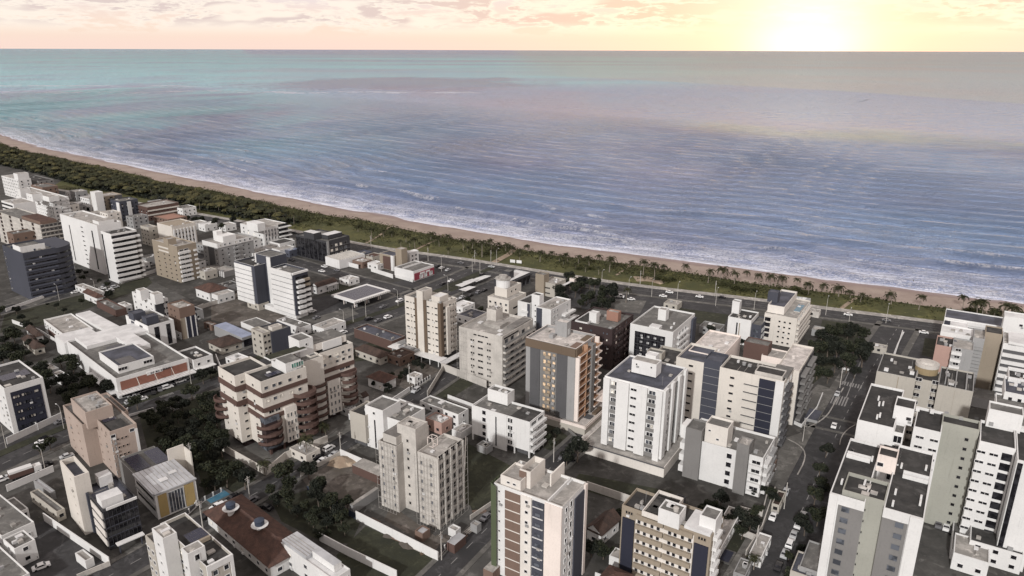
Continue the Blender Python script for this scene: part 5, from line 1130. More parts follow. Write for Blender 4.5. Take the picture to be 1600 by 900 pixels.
# ---- slab complex at the right edge
b = Bd('apartment_complex', 'large complex of white and grey towers with black flat roofs, right of the dark street', (1444, 811), 31.9, 58)
q = b.blk((1444, 811), -33, (1381, 789), 31.9, 0, 'white', 'roof_dark', .7, rim='white')
q.piece('grey_recess', 'B', .35, 1.0, 0, 29.4, .06, 'grey_mid'); q.piece('white_pillar', 'B', 0, .33, 0, 31.9, .6, 'white'); 
for z in Z(1, 10, 2.9): q.win('B', [.55], [z + 1.5], 1.7, 1.4, 'glass_mid', 'grey_mid', d=.06)
c_ = b.box(q.x + 1.5, q.y + q.V, 9, 9.0, 32.6, 0, 'grey_green', 'roof_dark', .9); c_.win('B', [.5], Z(2, 10, 3.0), 1.8, .6, 'glass_dark', 'grey_green')
k = b.blk((1402, 717), -5, (1372, 710), 35.6, 31, 'rosy', 'roof_dark', .5, 'lift_house'); k.win('B', [.8], [33.0], 1.3, 1.0, 'glass_dark'); b.plain('roof_link', k.x + 5, k.y - .4, 9, k.V, 31, 31.6, 'white', 'roof_dark')
l_ = b.blk((1352, 785), -30, (1297, 767), 31.9, 0, 'white', 'roof_dark', .7, rim='white'); l_.piece('grey_recess', 'B', .0, .72, 0, 29.4, .06, 'grey_mid'); l_.piece('white_pillar', 'B', .76, 1, 0, 31.9, .6, 'white')
for z in Z(1, 10, 2.9): l_.win('B', [.5], [z + 1.5], 1.7, 1.4, 'glass_mid', 'grey_mid', d=.06)
r_ = random.Random(4)
for bb in (q, l_):
    for i in range(6): x, y = bb.x + r_.uniform(2, bb.U - 4), bb.y + r_.choice([1.0, bb.V - 1.8]); b.plain('roof_vent', x, y, 1.2, .45, 31.2, 32.3, 'white')
b.plain('roof_beam', q.x + 17, q.y + .3, .4, 5.5, 31.2, 32.2, 'white'); b.plain('roof_beam', q.x + 18.6, q.y + .3, .4, 5.5, 31.2, 32.4, 'white'); b.plain('roof_beam', l_.x + 20, l_.y + l_.V - 6, .4, 5.5, 31.2, 32.4, 'white'); b.plain('roof_beam', l_.x + 21.6, l_.y + l_.V - 6, .4, 5.5, 31.2, 32.2, 'white'); c_.clutter(4, 'ad')
# tall grey slab and window wall
s_ = b.blk((1531, 672), -6, (1472, 659), 32.4, 0, 'grey_green', 'roof_dark', .8); s_.win('B', [.28], Z(2.2, 10, 2.95), .9, .9, 'glass_dark', 'grey_green')
w_ = b.blk((1588, 702), -14, (1531, 688), 31.4, 0, 'white', 'roof_dark', .8); 
for z in Z(1.8, 10, 2.95): w_.win('B', [.90, .55], [z], 1.9, .7, 'glass_dark', 'white'); w_.piece('dark_bay', 'B', .06, .34, z - .9, 2.1, .08, 'glass_dark')
e_ = b.blk((1640, 730), -20, (1590, 706), 31.4, 0, 'white', 'roof_dark', .8); e_.piece('dark_gap', 'B', .80, .97, 0, 30.6, .08, 'glass_dark')
u_ = b.blk((1471, 676), -14, (1428, 664), 31.4, 0, 'white', 'roof_dark', .8); u_.win('B', [.2, .72], Z(2.0, 10, 2.95), 1.9, .7, 'glass_dark', 'white')
v_ = b.blk((1412, 678), -6, -2.5, 30.6, 0, 'white', 'roof_grey', .5, 'balcony_stack')
for z in Z(1, 10, 2.95): v_.win('B', [.5], [z + 1.0], 1.9, 2.0, 'glass_dark', 'white')
g_ = b.blk((1397, 669), -28, (1340, 655), 31.9, 0, 'white', 'roof_dark', .7, rim='white'); k = b.blk((1429, 640), -7, (1398, 632), 35.2, 30, 'white', 'roof_dark', .5, 'lift_house'); k.win('B', [.2], [32], 1.2, 1.0, 'glass_dark')
for i in range(5): b.plain('roof_vent', g_.x + r_.uniform(3, 20), g_.y + r_.uniform(2, g_.V - 3), 1.2, .45, 31.2, 32.3, 'white')
for i in range(9): b.plain('roof_kerb', s_.x + 5 + r_.uniform(0, 3), s_.y - 14 + i * 3.6, 1.2, 1.0, 31.2, 32.2 + .01 * i, r_.choice(['white', 'grey', 'roof_dark']))
b.blk((1600, 650), -6, -8, 36, 30, 'white', 'roof_grey', .5, 'lift_house')
# ---- two tan walled blocks and ochre round tower
b = Bd('apartment_building', 'tan walled block with black patched roofs and a round ochre stair tower in its middle', (1521, 612), 24, 58)
q = b.blk((1521, 612), (1523, 580), (1466, 604), 24, 0, 'beige', 'roof_dark', .6, rim='grey'); q.piece('joint', 'B', .5, .505, 0, 23.4, .05, 'tan'); q.clutter(6, 'ad'); q.pipes(5)
k = b.blk((1431, 592), -20, (1370, 584), 24, 0, 'beige', 'roof_dark', .6, rim='grey'); k.piece('joint', 'B', .42, .44, 0, 23.4, .05, 'tan'); k.clutter(8, 'adp')
mx, my = b.loc((1448, 575), 25.5); MB().cyl(mx + 3, my, 0, 25.2, 3.6, None, 24).build('round_tower', 'ochre', b.root); MB().cyl(mx + 3, my, 25.2, 26.4, 3.75, None, 24).cyl(mx + 3, my, 26.4, 27.0, 2.6, 2.2, 20).build('tower_cap', 'concrete', b.root)
c_ = b.box(q.x + 3.2, q.y + q.V, 10, max(3, k.y - q.y - q.V), 23.4, 0, 'beige', 'roof_dark', .6, 'recess_wall')
for z in Z(1, 8, 2.9): c_.piece('balcony', 'B', .02, .24, z, 1.1, 1.0, 'beige'); c_.piece('balcony', 'B', .76, .98, z, 1.1, 1.0, 'beige'); c_.win('B', [.13, .87], [z + 1.9], 1.8, 1.2, 'glass_dark')
for i in range(3): b.plain('roof_beam', q.x + 1 + i * .9, q.y + q.V * (.2 + .3 * i), 14, .3, 23.3, 24.4 + .01 * i, 'grey')
# ---- pink end wall block behind with white terraces
b = Bd('apartment_building', 'block with a plain pink end wall and small white balconies, behind the ochre tower', (1500, 545), 20, 58)
q = b.blk((1500, 545), -12, (1462, 540), 20, 0, 'pink', 'roof_dark', .6); q.clutter(8, 'adt'); w_ = b.blk((1521, 548), -12, -7, 21, 0, 'grey', 'roof_light', .6)
for z in Z(.8, 7, 2.9): w_.piece('balcony', 'B', .5, 1, z, 1.2, 1.0, 'white'); w_.win('B', [.7], [z + 2.0], 1.8, 1.0, 'glass_dark')
k = b.blk((1520, 526), -10, (1470, 515), 21, 0, 'white', 'roof_white', .5); k.clutter(6, 'ad'); k.win('B', [.8], Z(2, 6, 3), 1.2, 1.2, 'glass_dark')
# ---- beach front hotel with long white roofs
b = Bd('hotel', 'long white beachfront building with layered terraces, a tan slab and louvred white wall', (1567, 523), 24, 58, 'hotel')
s_ = b.blk((1567, 523), -9, (1540, 519), 25, 0, 'tan', 'roof_dark', .5, 'tan_slab')
w_ = b.blk((1640, 548), -16, (1568, 530), 23.5, 0, 'white', 'roof_light', .7)
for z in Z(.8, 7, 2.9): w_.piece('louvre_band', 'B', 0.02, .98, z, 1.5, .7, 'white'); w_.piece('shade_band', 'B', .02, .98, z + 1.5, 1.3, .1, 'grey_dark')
w2 = b.blk((1539, 530), -12, (1521, 523), 23, 0, 'grey', 'roof_light', .6)
for z in Z(.8, 7, 2.9): w2.piece('balcony', 'B', 0, 1, z, 1.1, .9, 'grey')
f_ = b.blk((1640, 522), -14, (1476, 500), 16, 0, 'white', 'roof_blue', .5, 'front_wing', rim='roof_white'); f_.piece('white_band', 'B', 0, 1, 14, 1.4, .6, 'white')
g_ = b.blk((1512, 512), -7, (1478, 503), 20, 0, 'white', 'roof_white', .4, 'corner_house'); b.plain('blue_panel', g_.x - .4, g_.y + g_.V - 1.5, 4, 2.2, 15, 20.5, 'navy')
b.blk((1610, 500), -8, -9, 24, 15, 'white', 'roof_white', .4, 'stair_house').win('B', [.3], [21], 1.2, 1, 'glass_dark'); b.plain('terrace', w_.x, w_.y + 4, 12, 9, 23.0, 24.4, 'white', 'roof_white'); b.plain('dark_band', f_.x - .3, f_.y + 4, .2, f_.V - 12, 11, 13, 'glass_dark')
b.plain('podium', w_.x - 12, w_.y + 14, 10, 16, 0, 4, 'grey', 'roof_grey')
# ---- green panelled white block, right edge
b = Bd('apartment_building', 'white block with a pale green panel and railed dark roof terrace, at the right edge', (1606, 668), 27, 58)
q = b.blk((1606, 668), -22, (1556, 645), 27, 0, 'white', 'roof_grey', .5); q.piece('green_panel', 'B', .62, .92, 18, 8, .1, 'glass_pale'); q.win('B', [.4], Z(3, 8, 3), 1.6, .8, 'glass_dark')
k = b.blk((1612, 620), -14, (1570, 612), 29, 25, 'white', 'roof_blue', 1.0, 'terrace_block'); k.win('B', [.4, .75], [27], 1.0, 1.0, 'glass_dark'); k.clutter(5, 'ad'); b.blk((1612, 596), -10, (1576, 590), 29.5, 10, 'white', 'roof_dark', 1.2, 'upper_terrace').clutter(5, 'da')
# ---- cream building with roof pool
b = Bd('apartment_building', 'cream block with a rooftop pool and slate penthouse box, by the beach road', (1246, 498), 14.4, 58)
q = b.blk((1246, 498), (1267, 472), (1195, 484), 14.4, 0, 'cream', 'roof_light', .6); q.win('B', [.20, .36, .52], Z(1.6, 5, 2.5), .9, .8, 'glass_dark', 'cream'); q.piece('open_bay', 'B', .80, .98, 2.5, 10, .05, 'glass_dark')
for z in Z(1.2, 5, 2.6): q.piece('floor_edge', 'B', .78, 1.0, z + 1.0, .7, .2, 'cream'); q.piece('balcony', 'A', .02, .98, z - .2, 1.1, 1.1, 'cream'); q.win('A', [.12, .3, .5, .7, .88], [z + 1.6], 2.4, 1.2, 'glass_dark')
b.plain('pool', q.x + q.U * .36, q.y + 1.2, q.U * .38, 2.8, 13.85, 14.1, 'cream', 'pool'); k = b.blk((1226, 480), (1246, 461), (1200, 475), 17.8, 14, 'white_warm', 'roof_blue', .9, 'penthouse'); b.blk((1216, 458), -4.6, -4.6, 22, 17, 'slate', 'roof_blue', .2, 'slate_box')
b.plain('glass_rail', q.x + q.U - .3, q.y + .2, .1, q.V - .4, 14.4, 15.6, 'glass_pale'); q.clutter(4, 'da', 3)
# ---- white slim block next to it
b = Bd('apartment_building', 'slim white block with raised tower box, left of the block with roof pool', (1174, 501), 12.6, 58)
q = b.blk((1174, 501), (1186, 485), (1138, 491), 12.6, 0, 'white', 'roof_dark', .6, rim='white'); q.piece('dark_slot', 'B', .56, .62, 1, 9.4, .1, 'glass_dark'); q.piece('dark_slot', 'B', .46, .5, 1, 9.4, .1, 'tan'); b.blk((1156, 472), -3.6, -3.4, 18, 12, 'white', 'roof_grey', .6, 'stair_tower'); q.clutter(4, 'da'); q.pipes(3)
k = b.box(q.x + q.U * .1, q.y - 4.4, q.U * .9, 4.4, 10.6, 0, 'slate', 'roof_grey', .4); k.win('A', [.2, .5, .8], Z(1.6, 3, 3), 1.8, 1.6, 'glass_dark'); k.win('B', [.5], Z(1.6, 3, 3), 2.4, 1.6, 'glass_mid', 'slate')
# ---- beige building with round crown
b = Bd('apartment_building', 'beige block stepping up to a round white crowned turret, behind the grey rendered tower', (795, 470), 12.5, 56)
q = b.blk((795, 470), (822, 455), (762, 468), 12.5, 0, 'cream', 'roof_light', .6); q.cwin('B', 4, 2.8, 1.6, 1.5, frame='cream'); q.piece('dark_band', 'A', .25, .5, 3, .9, .06, 'glass_dark'); q.piece('dark_band', 'A', .25, .5, 7, .9, .06, 'glass_dark')
k = b.blk((792, 452), -13, (773, 447), 16.5, 12, 'cream', 'roof_light', .6, 'upper_block'); k.win('A', [.3, .6], [14.4], 1.4, .9, 'glass_dark', 'cream')
MB().cyl(k.x + 4, k.y + 5, 16, 20.2, 3.6, None, 18).build('turret', 'white', b.root); MB().cyl(k.x + 4, k.y + 5, 20.2, 20.7, 4.1, 4.0, 18).cyl(k.x + 4, k.y + 5, 20.7, 22.0, 2.2, 2.2, 14).build('turret_cap', 'roof_light', b.root)
# ---- white block with slate strips
b = Bd('apartment_building', 'white block with two dark strips and a cracked pale roof, left of the dark trees', (861, 484), 14.5, 56)
q = b.blk((861, 484), (892, 468), (838, 478), 14.5, 0, 'white', 'roof_light', .6); q.piece('dark_strip', 'B', .6, .98, 0, 14, .2, 'slate'); q.win('A', [.15, .3, .8], Z(2, 5, 2.7), 1.0, 1.0, 'glass_dark'); q.piece('balcony', 'A', .55, 1.1, 8.2, 1.0, 2, 'white'); q.piece('balcony', 'A', .55, 1.1, 4.2, 1.0, 2, 'white'); q.clutter(5, 'ad'); q.pipes(4)
k = b.blk((843, 462), -4, -4.4, 18.5, 0, 'white', 'roof_dark', .5, 'stair_tower'); k.win('B', [.5], Z(2, 5, 2.8), .7, .7, 'glass_dark'); l_ = b.blk((828, 474), -12, (809, 468), 14, 0, 'white', 'roof_dark', .6); l_.piece('balcony', 'B', .1, .7, 3, .8, .8, 'white'); l_.piece('balcony', 'B', .1, .7, 6, .8, .8, 'white'); l_.piece('balcony', 'B', .1, .7, 9, .8, .8, 'white'); l_.piece('dark_strip', 'B', 0, .2, 0, 13.6, .2, 'slate')
# ---- black restaurant with white roof
b = Bd('restaurant', 'low black walled building with white roof and black box on top', (795, 440), 6.5, 56, 'restaurant')
q = b.blk((795, 440), (829, 426), (772, 437), 6.5, 0, 'charcoal', 'roof_white', .2, rim='roof_white'); q.piece('glass_band', 'A', .05, .95, 1, 3.6, .1, 'glass_dark'); q.piece('beam', 'A', 0, 1, 5.4, .6, 1.2, 'charcoal'); b.blk((796, 425), -4.5, -5, 10.5, 6, 'charcoal', 'roof_grey', .2, 'black_box')
for i in range(6): q.piece('pier', 'A', i * .19, i * .19 + .02, 0, 5.4, .3, 'grey_dark')
# ---- beige small blocks next to the trees
b = Bd('apartment_building', 'small beige block with a brown stair box, in front of the dune', (867, 444), 8, 56)
q = b.blk((867, 444), (884, 430), (845, 441), 8, 0, 'beige', 'roof_light', .5); q.win('B', [.5], [2, 5], 3.0, .8, 'glass_dark', 'beige'); q.win('A', [.3, .6], [2, 5], 1.4, 1.1, 'glass_dark', 'beige'); q.clutter(4, 'ad'); b.blk((850, 430), -5.5, -5.5, 12.5, 0, 'tan', 'roof_grey', .3, 'stair_box'); b.plain('awning', q.x + 8, q.y - 1.8, 8, 1.8, 5.4, 5.6, 'roof_white')
b = Bd('small_building', 'small pinkish hut by the pavement of the beach road, right of the dark trees', (897, 436), 5, 56); b.blk((897, 436), -5, -3, 6, 0, 'rosy', 'roof_light', .2).cwin('AB', 1)
# ---- far left district
def simple(name, label, N, R, L, h, ang=53, wall='white', roof='roof_light', cat='building', wins=True, cl=3, n=None, par=.7, glass='glass_dark', rim=None):
    b = Bd(name, label, N, h, ang, cat); q = b.blk(N, R, L, h, 0, wall, roof, par, rim=rim)
    if wins: q.cwin('AB', n, 2.9, 1.7, 1.8, glass=glass, frame=wall)
    if cl: q.clutter(cl, 'ad')
    return b, q
b, q = simple('apartment_tower', 'white tower with dark window bands cut by the left edge of the photo', (21, 319), -14, -22, 24, wins=False)
for z in Z(1, 8, 2.9): q.piece('glass_band', 'B', .1, 1, z, 1.3, .06, 'glass_dark')
b, q = simple('apartment_building', 'white far block with two roof houses and a slate roof, before the coconut wood', (81, 311), (107, 305), (23, 306), 21, glass='glass')
for z in Z(1, 7, 2.9): q.piece('balcony', 'B', .1, .45, z, 1.0, .8, 'white'); q.piece('balcony', 'A', .5, 1, z, 1.0, .8, 'white')
b.blk((50, 304), -7, -11, 25.5, 20, 'white', 'roof_light', .3, 'roof_house').win('B', [.3, .7], [23], .8, .8, 'glass_dark'); b.blk((76, 308), -7, -12, 23.8, 20, 'white', 'roof_light', .3, 'roof_house'); b.blk((31, 296), -7, -5, 28, 20, 'white', 'roof_light', .3, 'water_tower')
b, q = simple('apartment_building', 'far white building with a cube on its roof at the edge of the coconut wood', (28, 281), (48, 277), (2, 277), 18); b.blk((27, 272), -9, -9, 23, 17, 'white', 'roof_light', .2, 'roof_cube')
simple('apartment_building', 'dark roofed far block with a grey roof wall, next to the coconut wood', (60, 283), (84, 277), (30, 279), 15, wall='grey_mid', roof='roof_dark')
simple('apartment_building', 'brown far block with open window frames in front of the coconut wood', (66, 293), (90, 286), (48, 292), 16, wall='brick', roof='roof_grey')
b, q = simple('unfinished_building', 'unfinished concrete frame with brick infill behind the slate blue tower', (62, 352), (98, 344), (-8, 352), 22, wall='concrete', roof='roof_grey', wins=False)
for z in Z(0, 8, 2.8): q.piece('floor_slab', 'A', 0, 1, z, .35, .4, 'concrete'); q.piece('floor_slab', 'B', 0, 1, z, .35, .4, 'concrete'); q.win('A', [.12, .3, .48, .66, .84], [z + 1.5], 2.6, 1.7, 'glass_dark', 'concrete'); q.win('B', [.15, .4, .65, .88], [z + 1.5], 3, 1.7, 'glass_dark', 'brick')
b.plain('roof_tiles', q.x + 2, q.y + 4, q.U - 4, q.V * .4, 21, 23.4, 'brick', 'tile')
b, q = simple('apartment_building', 'tan block with white box on top and dark stacked balconies, by the wood', (156, 308), (190, 303), (141, 304), 18, wall='tan', wins=False)
for z in Z(.6, 6, 2.8): q.piece('balcony', 'A', .35, .65, z, 1.1, 1.2, 'grey_dark'); q.win('A', [.5, .15, .85], [z + 1.9], 2.0, 1.0, 'glass_dark', 'grey_mid')
q.piece('dark_end', 'A', .66, 1, 0, 17.6, .3, 'grey_dark'); b.blk((148, 301), -6, -8, 22.5, 0, 'white', 'roof_white', .3, 'white_shaft'); simple('apartment_building', 'pale low block left of the tan block by the wood', (139, 311), -12, (125, 306), 12, wall='white')
b, q = simple('apartment_building', 'slate grey block with two white vertical fins, right of the tan block', (186, 315), (215, 307), (172, 311), 16, wall='slate', roof='roof_grey'); q.piece('white_fin', 'B', 0, .3, 0, 15, .5, 'white'); q.piece('white_fin', 'A', .4, .6, 0, 15, .5, 'white')
b, q = simple('apartment_building', 'brown walled block under a wide flat grey roof, in front of the dune wood', (230, 324), (279, 316), (210, 318), 11, wall='brown', roof='roof_light', rim='roof_light'); q.piece('cream_band', 'A', 0, 1, 4, 1, .5, 'cream'); q.piece('cream_band', 'A', 0, 1, 7.4, 1, .5, 'cream')
simple('low_building', 'low brown roofed building between the flat roofed block and the cream fluted block', (262, 343), (292, 336), (240, 339), 6, wall='brick', roof='brick_orange', cl=0)
b, q = simple('apartment_building', 'cream fluted block with a tan flat roof, behind the tan brick tower', (268, 354), (305, 345), (245, 350), 16, wall='cream', roof='tan', wins=False, rim='tan')
for i in range(7): q.piece('rib', 'A', .04 + i * .14, .10 + i * .14, 0, 13.6, .7, 'white'); 
q.win('A', [.07 + i * .14 + .07 for i in range(6)], Z(1.7, 4, 2.9), 1.0, 1.3, 'glass_dark', 'cream')
simple('apartment_building', 'beige block in the gap between the white wedge tower and the tan brick tower', (232, 356), (246, 351), (219, 352), 13, wall='beige')
simple('low_building', 'low pale building with long windows between the grey block and the tan brick tower', (322, 385), (338, 378), (303, 381), 6, wall='grey')
b, q = simple('parking_annex', 'low pillared annex running in front of the grey block with white crown', (350, 425), -9, (322, 411), 3.4, wall='grey_mid', roof='roof_light', wins=False)
for i in range(10): q.piece('pillar', 'B', i * .105, i * .105 + .03, 0, 3.3, .5, 'white')
for (N, R, L, h, wl, rf, lb) in [((20, 366), -14, -10, 17, 'brick', 'roof_grey', 'brick red wall strip behind the slate blue tower at the left edge'),
    ((108, 300), -10, -8, 7, 'white', 'roof_light', 'small white villa among trees between the far white blocks'), ((122, 318), -10, -9, 7, 'white', 'roof_white', 'white low villa left of the tan block'),
    ((240, 316), -10, -10, 6, 'grey', 'roof_light', 'low grey villa on the wood side of the flat roofed brown block'), ((300, 350), -12, -9, 5, 'white', 'roof_light', 'white bungalow by the beach road behind the cream fluted block'),
    ((320, 352), -10, -9, 5, 'white', 'roof_white', 'small white bungalow between dark trees left of the fluted white block'), ((352, 352), -9, -9, 5, 'white', 'roof_light', 'little bungalow just left of the fluted white block'),
    ((110, 325), -12, -10, 9, 'grey', 'roof_grey', 'grey low block with patched roof behind the wedge tower'), ((452, 392), -8, -8, 4.5, 'bluegrey', 'blue_metal', 'small blue roofed shed before the black glass block'),
    ((395, 396), -12, -10, 6, 'white', 'roof_light', 'white low block behind the striped office tower'), ((418, 398), -7, -9, 5, 'roof_light', 'roof_grey', 'low grey roofed shop between the striped office and the black block')]:
    simple('small_building', lb, N, R, L, h, 53, wl, rf, cl=2)
# ---- middle left: shops, houses
b = Bd('tiled_house', 'white two storey house with a wide red brown hip roof beside the striped office tower', (326, 458), 5.2, 52, 'house'); b.house((326, 458), (357, 447), (302, 448), 5.2, 2.6, 'white', 'tile', .8); k = b.blk((340, 462), (366, 452), -6, 4.6, 0, 'white', 'roof_light', .5, 'front_wing'); k.cwin('AB', 3, 2.8, 1.6, 1.5)
b = Bd('tiled_house', 'low brown tiled house behind the blue roofed hall', (344, 544), 3.6, 50, 'house'); b.house((344, 544), (381, 529), (322, 529), 3.6, 2.4, 'beige', 'tile_dark', .7)
b, q = simple('warehouse', 'open hall with a pale blue metal roof beside the beige and slate block', (378, 528), (397, 519), (334, 514), 5, 50, 'grey', 'blue_metal', wins=False, par=0, cl=0); q.piece('opening', 'A', .1, .9, .3, 3.4, .08, 'glass_dark')
b, q = simple('office_building', 'beige box with a slate wing, standing behind the cream twin towers', (410, 521), (422, 516), (392, 514), 12, 50, 'beige', 'roof_light', cl=0, n=2); k = b.box(q.x + q.U, q.y - .5, 10, q.V + 1, 11.4, 0, 'slate', 'roof_grey', .5, 'slate_wing'); b.blk((425, 512), -5, -3, 12.6, 0, 'cream', 'roof_light', .4, 'roof_room')
simple('warehouse', 'low hall with a plain grey roof and white front wall behind the blue roofed hall', (412, 518), (437, 503), (376, 499), 5, 50, 'white', 'roof_grey', wins=False, cl=0, par=.3)
b, q = simple('shop', 'two storey white fronted shop with dark roof sheets right of the orange fronted store', (302, 563), (332, 546), (276, 553), 7, 50, 'white', 'roof_dark', cl=4); q.piece('glass_band', 'A', .05, .95, .4, 2.4, .1, 'glass_dark'); q.piece('shop_canopy', 'A', 0, 1, 2.9, .25, 2.4, 'white')
b = Bd('store', 'large store with orange panelled front, long white canopy and grey roof', (181, 592), 8.6, 47, 'store')
q = b.blk((181, 592), (294, 551), (104, 560), 8.6, 0, 'white', 'roof_grey', .8, rim='white'); q.par = .8
for i in range(4): q.piece('orange_panel', 'A', .045 + i * .232, .27 + i * .232, 3.3, 3.6, .15, 'orange')
q.piece('sign_board', 'A', .40, .62, 6.3, 1.3, .3, 'white')
r_ = random.Random(2); mb = MB(); x0 = q.x + q.U * .45
for i in range(9): w1 = r_.uniform(.35, .8); mb.box(x0 + i * 1.0, q.y - .36, 6.6, x0 + i * 1.0 + w1, q.y - .31, 6.6 + r_.choice([.45, .6])); mb.box(x0 + i * 1.0, q.y - .36, 6.62, x0 + i * 1.0 + .13, q.y - .30, 7.2)
mb.build('sign_lettering', 'charcoal', b.root)
q.piece('canopy', 'A', -.04, 1.04, 2.9, .25, 4.2, 'roof_white'); q.piece('shop_window', 'A', .04, .96, .3, 2.4, .1, 'glass_dark')
for i in range(3): MB().tube([(q.x + q.U * (.26 + .24 * i), q.y - .2, 6.8), (q.x + q.U * (.26 + .24 * i), q.y - 3.6, 3.2)], [.1, .1], 5).build('tie_rod', 'cream', b.root)
for i in range(26): b.plain('canopy_rib', q.x + i * q.U / 25.5, q.y - 4.3, .12, 4.0, 3.151, 3.22, 'concrete')
q.piece('side_canopy', 'B', 0, .5, 2.6, .25, 2.6, 'roof_white')
k = b.blk((184, 572), (240, 545), (154, 551), 11.2, 7.8, 'white', 'roof_blue', .5, 'upper_block'); k.par = .5; b.plain('skylight', k.x + 1.5, k.y + 1, k.U * .45, k.V * .35, 10.7, 10.95, 'glass_dark'); k.win('A', [.12, .82], [9.6], 3.4, 1.2, 'glass_dark'); b.plain('white_roof', q.x + q.U * .12, q.y + q.V * .74, q.U * .9, q.V * .26, 7.8, 9.4, 'white', 'roof_white'); b.plain('white_roof', q.x + q.U * .55, q.y + q.V * .42, q.U * .25, q.V * .33, 7.8, 9.9, 'white', 'roof_white')
b.plain('white_roof', q.x - 1, q.y + q.V, q.U * .5, 13, 0, 8.0, 'white', 'roof_white'); q.clutter(5, 'da', 6); b.plain('plant_screen', q.x + q.U * .3, q.y + q.V * .55, 6, 3, 7.8, 9.6, 'grey_dark')
b, q = simple('warehouse', 'warehouse with a broad plain white roof behind the orange fronted store', (168, 518), (191, 505), (118, 501), 7, 50, 'white', 'roof_white', wins=False, par=0, cl=0)
b, q = simple('house', 'white and dark red two storey house with a mustard panel, left of the white warehouse', (101, 524), (146, 511), (68, 509), 6.5, 47, 'white', 'roof_light', 'house', cl=5); q.piece('red_wall', 'B', 0, .85, 0, 3.0, .15, 'brown'); q.piece('mustard_panel', 'A', .6, .85, 2.6, 3.2, .15, 'yellow'); q.piece('red_panel', 'A', 0, .25, 0, 6, .12, 'brown')
b = Bd('tiled_house', 'small brown tiled house in the trees below the white and red house', (55, 527), 3.4, 47, 'house'); b.house((55, 527), (70, 520), (38, 519), 3.4, 2, 'white', 'tile_dark', .6)
b = Bd('tiled_house', 'lower brown tiled house among the dark trees at left', (52, 546), 3.2, 47, 'house'); b.house((52, 546), (72, 540), (32, 538), 3.2, 2, 'beige', 'tile_dark', .6)
b = Bd('tiled_house', 'white house with a red roof and curved wall above the white warehouse', (150, 466), 4, 52, 'house'); b.house((150, 466), (163, 458), (128, 460), 4, 2, 'white', 'tile', .6)
b, q = simple('house', 'low house with a dark red parapet next to the red roofed house', (180, 485), (197, 476), (150, 478), 3.6, 50, 'brown', 'roof_grey', 'house', wins=False)
b, q = simple('apartment_building', 'white block with slate roof boxes and dark vertical windows right of the warehouse', (231, 510), (271, 500), (196, 497), 11.5, 50, 'white', 'roof_grey', cl=5, wins=False)
q.piece('dark_strip', 'A', .22, .4, .6, 9.6, .1, 'glass_dark'); q.piece('dark_strip', 'A', .68, .84, .6, 9.6, .1, 'glass_dark'); q.piece('dark_strip', 'B', .25, .38, .6, 9.6, .1, 'glass_dark'); q.piece('dark_strip', 'B', .62, .76, .6, 9.6, .1, 'slate'); b.blk((228, 497), -5.5, -4.5, 14.6, 11, 'slate', 'roof_blue', .3, 'slate_box'); b.blk((208, 491), -5.5, -5.5, 14.4, 11, 'slate', 'roof_blue', .3, 'slate_box')
b, q = simple('apartment_building', 'narrow stepped white block with two roof towers and a black end', (240, 471), (262, 462), (206, 458), 12.4, 50, 'white', 'roof_dark', cl=2, n=4)
b.blk((219, 455), -4, -5, 17, 12, 'white', 'roof_light', .2, 'roof_tower'); b.blk((241, 461), -4, -5, 17, 12, 'white', 'roof_light', .2, 'roof_tower'); q.piece('black_end', 'A', .05, .6, 0, 12, .8, 'charcoal')
b, q = simple('apartment_building', 'brown walled block with navy and white stripes on its right face', (279, 482), (303, 474), (261, 467), 15.5, 50, 'brick', 'roof_light', wins=False)
q.piece('brown_top', 'A', 0, 1, 10.6, 4.9, .3, 'brick');
for f0, f1, m_ in ((.0, .3, 'tan'), (.3, .37, 'white'), (.37, .62, 'navy'), (.62, .7, 'white'), (.7, .93, 'navy'), (.93, 1, 'white')): q.piece('stripe', 'A', f0, f1, 0, 10.6, .2, m_)
for z in Z(1, 5, 2.9): q.piece('navy_balcony', 'C', 0, .3, z, 1.2, .8, 'navy'); q.win('B', [.4, .7], [z + .8], .8, .8, 'glass_dark', 'brick')
b = Bd('gas_station', 'filling station canopy with dark solar roof and dented white rim on slim columns', (554, 472), 5.2, 52, 'gas station')
x, y = b.loc((554, 472), 5.2); U = b.span((554, 472), 610, 5.2, 'x'); V_ = b.span((554, 472), 517, 5.2, 'y')
b.plain('canopy', x, y, U, V_, 4.3, 5.2, 'white'); b.solar(x + 2, y + 2, U - 4, V_ - 4, 5.21, 12, 8); 
for i in range(3):
    for j in range(2): b.plain('column', x + U * (.15 + .33 * i), y + V_ * (.25 + .45 * j), .5, .5, 0, 4.3, 'rosy'); b.plain('fuel_pump', x + U * (.15 + .33 * i) + 1.4, y + V_ * (.25 + .45 * j), .5, .9, 0, 1.6, 'white')
for i in range(20): b.plain('fascia_rib', x + i * U / 20, y - .08, .3, .079, 4.35, 5.15, 'roof_light')
b.blk((548, 462), -14, -8, 3.4, 0, 'white', 'roof_light', .3, 'station_shop')
b, q = simple('restaurant', 'brown walled restaurant with blue grey roof left of the cream striped tower', (612, 533), (633, 520), (553, 520), 4.6, 52, 'brown', 'roof_blue', 'restaurant', wins=False, cl=4, rim='roof_light'); q.piece('white_wall', 'A', 0, 1, 0, 3.1, .2, 'white')
b = Bd('tiled_house', 'wide dark brown tiled roof between the restaurant and the cream twin towers', (594, 560), 3.6, 52, 'house'); b.house((594, 560), (613, 546), (552, 540), 3.6, 2, 'beige', 'tile_dark', .6)
b = Bd('tiled_house', 'white house with a red brown hip roof beside the sandy yard', (600, 599), 4.2, 54, 'house'); b.house((600, 599), (622, 588), (571, 579), 4.2, 2.2, 'white', 'tile', .7)
